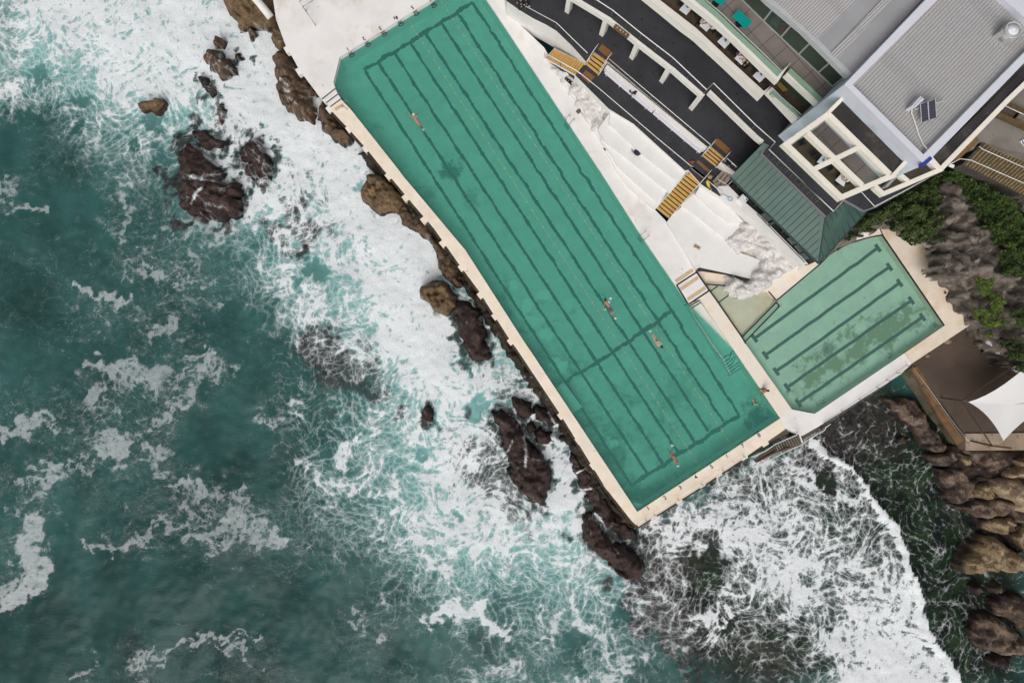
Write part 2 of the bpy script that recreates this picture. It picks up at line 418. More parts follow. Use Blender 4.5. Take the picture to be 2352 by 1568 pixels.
# shallow dark rock showing through the water
ROCKM = np.zeros_like(DEN)
def blot(tl, pts, w, v=1., soft=1.8):
    global ROCKM
    pts = t(tl, *pts); pts = pts if len(pts) > 1 else pts + [(pts[0][0] + 1, pts[0][1])]
    d = pdist(pts, FXw, FYw)
    ROCKM = np.maximum(ROCKM, v * np.clip(1 - (d / w - 1) / (soft - 1), 0, 1))
for a in (('S', [(420, 100), (340, 220)], 22, .7), ('S', [(320, 440), (440, 560), (470, 620)], 30, 1), ('S', [(810, 240)], 10, .8), ('S', [(1000, 510)], 20, .4),
          ('T', [(540, 40), (640, 110), (760, 160)], 30, .9), ('T', [(640, 280), (840, 290), (960, 230)], 26, .85), ('T', [(880, 430), (1060, 400)], 22, .6), ('T', [(1280, 380)], 16, .35),
          ('J', [(700, 950), (850, 1010), (820, 1150)], 42, .95), ('J', [(900, 1200), (1000, 1330), (1080, 1420)], 30, .95), ('J', [(680, 60), (640, 180)], 14, .8), ('J', [(1060, 330), (1150, 330)], 24, .8),
          ('J', [(780, 830)], 12, .8), ('J', [(210, 600), (230, 680)], 18, .9), ('V', [(960, 330), (1080, 350), (1150, 250), (1350, 300)], 40, .95), ('V', [(1250, 560), (1320, 760), (1300, 900), (1450, 960)], 46, .95),
          ('V', [(1450, 1000), (1560, 1120), (1700, 1230)], 40, .9), ('V', [(1350, 60), (1260, 120), (1450, 60)], 22, .9), ('V', [(1500, 400), (1700, 330)], 40, .5), ('V', [(1900, 1350), (2150, 1500)], 60, .5),
          ('N', [(2030, 950), (2040, 1100)], 16, .9), ('L', [(350, 1350), (480, 1400)], 36, .7), ('L', [(300, 1180), (420, 1150)], 22, .45), ('N', [(60, 60), (40, 220), (80, 420)], 26, .35), ('N', [(130, 800), (60, 760)], 26, .3),
          ('H', [(640, 900), (1050, 880), (1000, 800)], 22, .8), ('M', [(500, 330), (700, 260), (860, 120), (560, 420)], 52, .9), ('M', [(1000, 330), (900, 250)], 40, .6), ('H', [(30, 1480)], 30, .9)):
    blot(*a)
# dark green cove on the right
cov = t('V', (1160, 420), (1210, 700), (1420, 950), (1680, 1180), (2010, 1568), (2351, 1600)) + [(2352, 1600), (2352, 860), (2010, 880), (1880, 985), (1620, 1118), (1490, 1200)]
COVE = smooth(inside(cov, FXw, FYw).astype(float), .9)
FRE = np.maximum(FRE, COVE * .95)
DARK = smooth(gnoise(10., 31, .6, ay=1.6), .5) * .45 + gnoise(4., 32, .6, ay=1.8) * .3 + gnoise(1.5, 33, .6, ay=1.8) * .12   # dark and light of the swell faces, painted into the water colour
TG = np.array([[int(c) / 9. for c in r] for r in ('567777777777', '455777777777', '345677777777', '334567777777', '333466677777', '432256667777', '322345667777', '221234544444')])  # lightness grid: the water's teal zones plus painted swell shade
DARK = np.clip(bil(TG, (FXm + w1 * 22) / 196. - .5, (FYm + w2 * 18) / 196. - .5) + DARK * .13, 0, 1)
AER = .55 * smooth(DEN, 1.5) + .6 * smooth(DEN * (.3 + .7 * FRE), 4.5)

# slow swirling currents carry the foam coordinates
psi = gnoise(9., 21, .45) * 1.0 + gnoise(4., 22, .4) * .22
vy_, vx_ = np.gradient(psi, DX)
ux, uy = vy_, -vx_
sc_ = 1. / np.sqrt((ux ** 2 + uy ** 2).mean()); ux *= sc_; uy *= sc_
PX, PY = GX.copy(), GY.copy()
for it in range(30):
    PX, PY = PX - samp(ux, PX, PY) * .045, PY - samp(uy, PX, PY) * .045
    if it == 4: QX, QY = PX.copy(), PY.copy()      # lightly stirred coordinates; PX, PY end up strongly stirred

# swell and chop
SWELL = gnoise(11., 41, .4, ay=1.5) * .13 + gnoise(4., 42, .5, ay=1.5) * .05 + gnoise(1.6, 43, .5) * .018
FRONT = np.zeros_like(DEN)
fr = t('M', (500, 470), (720, 600), (860, 730), (970, 940), (1120, 1100), (1200, 1300), (1310, 1540)) + t('I', (1180, 230), (1330, 620), (1420, 900), (1450, 1110), (1620, 1300), (1730, 1540))
FRONT = np.exp(-(pdist(fr, FXw * .2 + FXm * .8, FYw * .2 + FYm * .8) / 12.) ** 2) * .35
ZSEA = ZS + SWELL + FRONT + DEN * FRE * .14 + DEN * gnoise(.9, 44, .5) * .012

# keep the water below the pools, the decks and the land
land = [(640, -80), (634, 45), (657, 107), (687, 160), (738, 230), (802, 300), (882, 395), (949, 472), (1049, 602), (1099, 670), (1169, 780), (1288, 955), (1391, 1120), (1466, 1205), (1615, 1112), (1713, 1047), (1842, 999), (2023, 887), (2094, 833), (2239, 737), (2300, 800), (2600, 850), (2600, -200)]
LAND = smooth(inside(land, FXm, FYm).astype(float), .35)
ZSEA = ZSEA - 3.5 * np.clip(LAND * 2 - 1.1, 0, 1)

# ------------------------------------------------------------------ foam shading shared by the sea and the washed rocks
def foam_nodes(k):
    D = k.attr('foam'); fr_ = k.attr('fresh'); wc = k.attr('wc', True); ws = k.attr('ws', True)
    wob = k.vscale(k.vadd(k.noise(wc, .9, 3, .55, color=True), (.5, .5, .5), 'SUBTRACT'), .7)
    wob2 = k.vscale(k.vadd(k.noise(wc, 3.5, 2, .5, color=True), (.5, .5, .5), 'SUBTRACT'), .14)
    q = k.vadd(k.vadd(wc, wob), wob2)
    qs = k.vadd(ws, k.vscale(wob, .8))
    def cells(v, s):                       # -0.4 in the middle of a bubble hole, 0.3 on its rim, 0.6 where rims meet
        d = k.vor(v, s)
        return k.math('SUBTRACT', k.vor(v, s, 'F1'), k.math('MULTIPLY', d, .9)), d
    (m1, d1), (m2, d2), (m3, d3) = cells(qs, .75), cells(q, 1.7), cells(q, 4.2)
    nb = k.noise(ws, .5, 9, .68, .2)
    nn = k.math('SUBTRACT', nb, .5)
    v = k.math('ADD', k.math('ADD', k.math('MULTIPLY', m1, .36), k.math('MULTIPLY', m2, .30)), k.math('ADD', k.math('MULTIPLY', m3, .20), k.math('ADD', k.math('MULTIPLY', nn, 1.1), k.math('MULTIPLY', k.math('SUBTRACT', k.noise(q, 1.5, 7, .72), .5), 1.05))))
    T = k.lin(k.math('POWER', D, 1.12), 0., 1., 1.00, -.25)
    e0 = k.math('SUBTRACT', v, T)
    core = k.sstep(e0, -.03, .30); veil = k.sstep(e0, -.42, .20); halo = k.sstep(e0, -.62, -.05)
    st1 = k.math('SUBTRACT', 1., k.sstep(d1, .015, .075)); st2 = k.math('SUBTRACT', 1., k.sstep(d2, .02, .11))
    strand = k.math('MULTIPLY', k.math('MAXIMUM', st1, k.math('MULTIPLY', st2, .75)), halo)
    lace = k.math('ADD', k.math('MULTIPLY', core, .70), k.math('MULTIPLY', veil, .27))
    lace = k.math('MAXIMUM', lace, k.math('ADD', k.math('MULTIPLY', lace, .6), k.math('MULTIPLY', strand, .36)))
    p0 = k.noise(k.vmap(q, (.75, 1.2, 1)), 1.35, 11, .76, .3)
    pe = k.math('SUBTRACT', k.math('ADD', k.math('MULTIPLY', p0, 1.15), k.math('ADD', k.math('MULTIPLY', m2, .16), k.math('ADD', k.math('MULTIPLY', m3, .10), -.01))), k.lin(D, 0., 1., .99, .44))
    patch = k.math('ADD', k.math('MULTIPLY', k.sstep(pe, -.02, .17), .68), k.math('MULTIPLY', k.sstep(pe, -.22, .14), .32))
    patch = k.math('MULTIPLY', patch, k.lin(D, .55, 1., .24, .52))
    patch = k.math('MAXIMUM', patch, k.math('MULTIPLY', core, .35))
    fleck = k.math('MULTIPLY', k.sstep(k.noise(k.vmap(q, (.8, 1.3, 1)), 4.2, 5, .8), .585, .66), k.sstep(D, .12, .5))
    patch = k.math('MAXIMUM', patch, k.math('MULTIPLY', fleck, .24))
    fac = k.fmix(k.sstep(fr_, .22, .62), patch, lace)
    e = fac
    fine = k.noise(q, 7., 5, .7)
    fc = k.mix(k.sstep(fine, .3, .7), (.62, .66, .68), (.80, .81, .82))
    k.halo = halo
    return fac, fc, e, fine

def sea_material():
    k = NT('sea_water'); k.flat = True
    fac, fc, e, fine = foam_nodes(k)
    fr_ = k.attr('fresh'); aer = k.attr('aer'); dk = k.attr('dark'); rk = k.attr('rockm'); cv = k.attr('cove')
    wc = k.attr('wc', True)
    n = k.noise(wc, .25, 5, .6)
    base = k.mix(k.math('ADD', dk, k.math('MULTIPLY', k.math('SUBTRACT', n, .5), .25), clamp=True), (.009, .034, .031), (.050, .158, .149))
    lig = k.math('MULTIPLY', aer, k.lin(fr_, 0., 1., .35, 1.))
    base = k.mix(k.sstep(k.math('ADD', lig, k.math('MULTIPLY', k.math('MULTIPLY', k.halo, fr_), .22)), .22, .80), base, (.185, .40, .385))
    cove = k.mix(k.sstep(k.noise(wc, .5, 6, .65), .38, .66), (.006, .010, .008), (.014, .032, .012))
    cove = k.mix(k.sstep(aer, .50, .95), cove, (.028, .062, .054))
    base = k.mix(cv, base, cove)
    rock = k.mix(k.sstep(k.noise(k.pos(), 2.2, 8, .7), .35, .65), (.010, .008, .008), (.050, .040, .038))
    base = k.mix(k.math('MULTIPLY', rk, .93), base, rock)
    c = k.mix(fac, base, fc)
    hh = k.math('ADD', k.math('MULTIPLY', fac, .6), k.math('MULTIPLY', fine, .25))
    chop = k.noise(k.vmap(k.pos(), (.8, 1.7, 1)), 2.2, 6, .6)
    nrm = k.bump(k.math('ADD', hh, k.math('MULTIPLY', chop, .45)), .5, .12)
    rough = k.fmix(fac, .30, .8)
    return k.done(k.bsdf(c, rough, nrm, spec=k.fmix(fac, .12, .15)))

def set_attr(me, name, arr, vec=False):
    a = me.attributes.new(name, 'FLOAT_VECTOR' if vec else 'FLOAT', 'POINT')
    a.data.foreach_set('vector' if vec else 'value', np.asarray(arr, dtype=np.float32).ravel())

def build_sea():
    nx, ny = NXg, NYg
    V = np.stack([GX, GY, ZSEA], -1).reshape(-1, 3)
    idx = np.arange(nx * ny).reshape(ny, nx)
    Q = np.stack([idx[:-1, :-1], idx[:-1, 1:], idx[1:, 1:], idx[1:, :-1]], -1).reshape(-1, 4)
    # far sea: one ring out to the horizon
    B = 2500.
    rim = np.concatenate([idx[0, :-1:20], idx[:-1:20, -1], idx[-1, :0:-20], idx[:0:-20, 0]])
    corners = [(X0, Y0), (X1, Y0), (X1, Y1), (X0, Y1)]
    me = bpy.data.meshes.new('sea')
    extra = np.array([(-B, -B, ZS), (B, -B, ZS), (B, B, ZS), (-B, B, ZS), (X0, Y0, ZS), (X1, Y0, ZS), (X1, Y1, ZS), (X0, Y1, ZS)])
    n0 = len(V); V = np.concatenate([V, extra])
    R4 = np.array([[n0, n0 + 1, n0 + 5, n0 + 4], [n0 + 1, n0 + 2, n0 + 6, n0 + 5], [n0 + 2, n0 + 3, n0 + 7, n0 + 6], [n0 + 3, n0, n0 + 4, n0 + 7]])
    Q = np.concatenate([Q, R4])
    me.vertices.add(len(V)); me.vertices.foreach_set('co', V.astype(np.float32).ravel())
    me.loops.add(Q.size); me.loops.foreach_set('vertex_index', Q.astype(np.int32).ravel())
    me.polygons.add(len(Q)); me.polygons.foreach_set('loop_start', np.arange(0, Q.size, 4, dtype=np.int32)); me.polygons.foreach_set('loop_total', np.full(len(Q), 4, dtype=np.int32))
    me.polygons.foreach_set('use_smooth', np.ones(len(Q), bool))
    me.update(calc_edges=True)
    pad = lambda a, v=0.: np.concatenate([a.ravel(), np.full(8, v)])
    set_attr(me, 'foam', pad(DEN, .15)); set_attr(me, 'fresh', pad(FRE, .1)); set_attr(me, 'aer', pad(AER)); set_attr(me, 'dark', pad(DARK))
    set_attr(me, 'rockm', pad(ROCKM)); set_attr(me, 'cove', pad(COVE))
    set_attr(me, 'wc', np.concatenate([np.stack([QX, QY, np.zeros_like(PX)], -1).reshape(-1, 3), extra]), True)
    set_attr(me, 'ws', np.concatenate([np.stack([PX, PY, np.zeros_like(PX)], -1).reshape(-1, 3), extra]), True)
    me.materials.append(sea_material())
    o = bpy.data.objects.new('sea', me); col.objects.link(o)
    tag(o, 'teal ocean streaked and laced with white surf foam', 'sea', kind='structure')
# ------------------------------------------------------------------ rocks: height fields grown from their outlines
RN = {l: gnoise(l, 300 + i, .45) for i, l in enumerate((.55, 1.1, 2.4, 5.))}
RNA = gnoise(1.0, 310, .5, ax=.25, ay=1.); RNB = gnoise(.6, 311, .5, ax=1., ay=.3)

def rock_material(name, lo, hi, dark, wet=.5, speck=(.02, .016, .014), lichen=None, rough=.75):
    k = NT(name); p = k.pos()
    n = k.noise(p, .8, 8, .62); m = k.noise(p, 3.5, 6, .7); f = k.noise(p, 5.5, 6, .75)
    c = k.mix(k.sstep(n, .32, .68), lo, hi)
    if lichen: c = k.mix(k.math('MULTIPLY', k.sstep(k.noise(p, 1.6, 6, .7), .52, .66), .8), c, lichen)
    c = k.mix(k.math('MULTIPLY', k.sstep(m, .52, .68), .75), c, dark)
    c = k.mix(k.math('MULTIPLY', k.sstep(f, .53, .61), .75), c, speck)
    z = k.xyz(p)[2]
    wl = k.math('ADD', z, k.math('MULTIPLY', k.math('SUBTRACT', n, .5), 1.2))
    c = k.mix(k.math('MULTIPLY', k.math('SUBTRACT', 1., k.sstep(wl, ZS + .10 + wet * .35, ZS + .10 + wet)), .92), c, dark)   # weed and wet band at the waterline
    k.flat = True
    fac, fc, e, fine = foam_nodes(k)
    k.flat = False
    c = k.mix(fac, c, fc)
    crack = k.sstep(k.vor(k.vadd(p, k.vscale(k.noise(p, 1.5, 4, .6, color=True), .7)), .8), 0., .06)
    c = k.mix(k.math('MULTIPLY', k.math('SUBTRACT', 1., crack), .35), c, dark)
    nrm = k.bump(k.math('ADD', k.math('ADD', m, k.math('MULTIPLY', f, .5)), k.math('MULTIPLY', crack, .25)), .8, .12)
    return k.done(k.bsdf(c, rough, nrm, spec=.3))
RM = {
 'mussel': rock_material('mussel_covered_rock', (.022, .013, .012), (.075, .044, .037), (.008, .006, .006), .6),
 'brown': rock_material('wet_brown_sandstone', (.075, .045, .026), (.16, .10, .055), (.022, .015, .012), .8),
 'ochre': rock_material('ochre_sandstone', (.12, .075, .038), (.22, .145, .075), (.03, .02, .014), .6),
 'pale': rock_material('pale_sandstone', (.30, .215, .14), (.42, .315, .21), (.11, .075, .05), .4, speck=(.16, .115, .08)),
 'tan': rock_material('speckled_tan_sandstone', (.17, .115, .062), (.36, .265, .155), (.026, .019, .016), 1.25),
 'purple': rock_material('tan_and_purple_rock', (.050, .032, .027), (.23, .16, .11), (.018, .011, .012), 1.0),
 'shelf': rock_material('dark_weedy_shelf', (.018, .013, .009), (.062, .040, .026), (.008, .008, .006), .6, lichen=(.03, .032, .012)),
}
WASH = []            # strokes of white water running over the rocks

def rock(name, label, cat, tl, pts, h, mat, flat=.7, base=None, res=.13, rough=.12, rag=.10, wash=.0, zmap=None, group=None, strata=0., tilt=(0, 0), kind=None, extra=None, bump_h=None, facet=1.3, facet_n=.9):
    base = ZS + .24 if base is None else base
    zm = base + h * .75 if zmap is None else zmap
    P = [W2(q, zm) for q in (t(tl, *pts) if tl else pts)]
    xs = [p[0] for p in P]; ys = [p[1] for p in P]
    ex = .9
    nx = int((max(xs) - min(xs) + 2 * ex) / res) + 2; ny = int((max(ys) - min(ys) + 2 * ex) / res) + 2
    x = min(xs) - ex + res * np.arange(nx); y = min(ys) - ex + res * np.arange(ny)
    X, Y = np.meshgrid(x, y)
    Xr = X + samp(RN[1.1], X, Y) * rag + samp(RN[.55], X, Y) * rag * .5; Yr = Y + samp(RN[1.1], Y * .7 + 9, X * .7 - 4) * rag + samp(RN[.55], Y * .7 - 5, X * .6 + 3) * rag * .5
    ins = inside(P, Xr, Yr); d = pdist(P + [P[0]], Xr, Yr)
    sd = np.where(ins, d, -d)
    prof = np.sqrt(np.clip(1 - (1 - np.clip(sd / flat, 0, 1)) ** 2, 0, 1))
    nz = samp(RN[2.4], X, Y) * .55 + samp(RN[1.1], X, Y) * .35 + samp(RN[.55], X, Y) * .22
    if strata: nz = nz * .6 + samp(RNA, X * .64 + Y * .77, -X * .77 + Y * .64) * strata
    # broken facets: tilted planes around scattered centres
    rs = np.random.RandomState(len(label) * 7 + nx)
    nf = max(4, int((max(xs) - min(xs)) * (max(ys) - min(ys)) * facet_n)); fx_ = rs.uniform(min(xs), max(xs), nf); fy_ = rs.uniform(min(ys), max(ys), nf)
    best = np.full(X.shape, 1e9); fac_ = np.zeros(X.shape)
    for i in range(nf):
        d2_ = np.hypot(Xr - fx_[i], Yr - fy_[i]); a_, b_, c_ = rs.normal(0, .38), rs.normal(0, .38), rs.normal(0, .55)
        mk = d2_ < best; best = np.where(mk, d2_, best); fac_ = np.where(mk, a_ * (X - fx_[i]) + b_ * (Y - fy_[i]) + c_ * .5, fac_)
    nz = nz * .7 + np.clip(fac_, -1.4, 1.4) * facet * 1.25
    cx_, cy_ = X.mean(), Y.mean()
    Z = base + np.where(sd > 0, h * prof * (1 + .25 * np.tanh(nz)) + rough * nz * np.clip(sd / .5, 0, 1) + ((X - cx_) * tilt[0] + (Y - cy_) * tilt[1]) * np.clip(sd / .6, 0, 1), sd * 2.2)
    if bump_h is not None: Z = Z + bump_h(X, Y) * np.clip(sd / .8, 0, 1)
    Z = np.maximum(Z, base - .9)
    ok = sd > -.42
    cell = ok[:-1, :-1] & ok[:-1, 1:] & ok[1:, 1:] & ok[1:, :-1]
    idx = np.arange(nx * ny).reshape(ny, nx)
    Q = np.stack([idx[:-1, :-1], idx[:-1, 1:], idx[1:, 1:], idx[1:, :-1]], -1)[cell]
    used = np.unique(Q); rem = np.full(nx * ny, -1); rem[used] = np.arange(len(used))
    V = np.stack([X, Y, Z], -1).reshape(-1, 3)[used]; Q = rem[Q]
    c = np.array([V[:, 0].mean(), V[:, 1].mean(), base])
    me = bpy.data.meshes.new(name)
    me.from_pydata((V - c).tolist(), [], Q.tolist())
    me.polygons.foreach_set('use_smooth', np.ones(len(Q), bool))
    # white water over the top of low rocks
    lift = np.clip((V[:, 2] - ZS) / max(h, .2), 0, 1)
    dn = samp(DEN, V[:, 0], V[:, 1])
    fo = np.clip(dn * wash * (1.15 - .45 * lift), 0, 1)
    fo = np.maximum(fo, dn * .8 * np.clip(1 - (V[:, 2] - ZS) / .22, 0, 1) * np.clip(wash * 4 + .6, 0, 1))
    fxv = V[:, 0] * FP / (HC - V[:, 2]) + CX; fyv = CY - V[:, 1] * FP / (HC - V[:, 2])
    for pts_, w_, v_ in WASH:
        fo = np.maximum(fo, v_ * np.clip(1.6 - pdist(pts_, fxv, fyv) / w_, 0, 1))
    if base > 0: fo = fo * 0
    set_attr(me, 'foam', fo); set_attr(me, 'fresh', np.ones(len(V)))
    set_attr(me, 'wc', np.stack([samp(QX, V[:, 0], V[:, 1]), samp(QY, V[:, 0], V[:, 1]), V[:, 2] * 0], -1), True)
    set_attr(me, 'ws', np.stack([samp(PX, V[:, 0], V[:, 1]), samp(PY, V[:, 0], V[:, 1]), V[:, 2] * 0], -1), True)
    me.materials.append(RM[mat] if isinstance(mat, str) else mat)
    o = bpy.data.objects.new(name, me); col.objects.link(o); o.location = c
    return tag(o, label, cat, group, kind)

for tl, pts, w_, v_ in [('J', [(980, 560), (1060, 610), (1130, 690), (1170, 780)], 4, .95), ('J', [(1140, 800), (1160, 950), (1150, 1070)], 4, .62), ('J', [(1030, 830), (1000, 920), (950, 940)], 3, .7),
                        ('P', [(1700, 60), (1900, 60), (2050, 0)], 7, .62), ('P', [(1960, 90), (2100, 110)], 8, .6), ('P', [(1760, 300), (1800, 200), (1850, 160)], 4, .8), ('P', [(1900, 300), (2030, 330)], 5, .55),
                        ('N', [(1760, 1300), (1850, 1380), (1960, 1480), (2040, 1540)], 6, .95), ('J', [(1090, 1350), (1060, 1250), (980, 1200)], 4, .8), ('J', [(1620, 1130), (1700, 1090)], 2.5, .9), ('J', [(1680, 1290), (1760, 1270)], 2.5, .85),
                        ('J', [(1360, 570), (1400, 640), (1440, 700)], 2.5, .8), ('V', [(760, 20), (820, 90), (860, 170), (930, 260)], 5, .98), ('L', [(740, 730), (800, 780), (810, 840), (770, 820)], 4, .8), ('L', [(820, 900), (900, 960)], 2.5, .6),
                        ('L', [(130, 420), (190, 460), (180, 560)], 4, .85), ('L', [(230, 620), (260, 600)], 4, .7), ('L', [(1060, 900), (1075, 1060)], 4.2, 1.), ('K', [(1650, 1310), (1680, 1340)], 3, .8), ('J', [(870, 20), (930, 90)], 3, .7)]:
    WASH.append((t(tl, *pts), w_, v_))

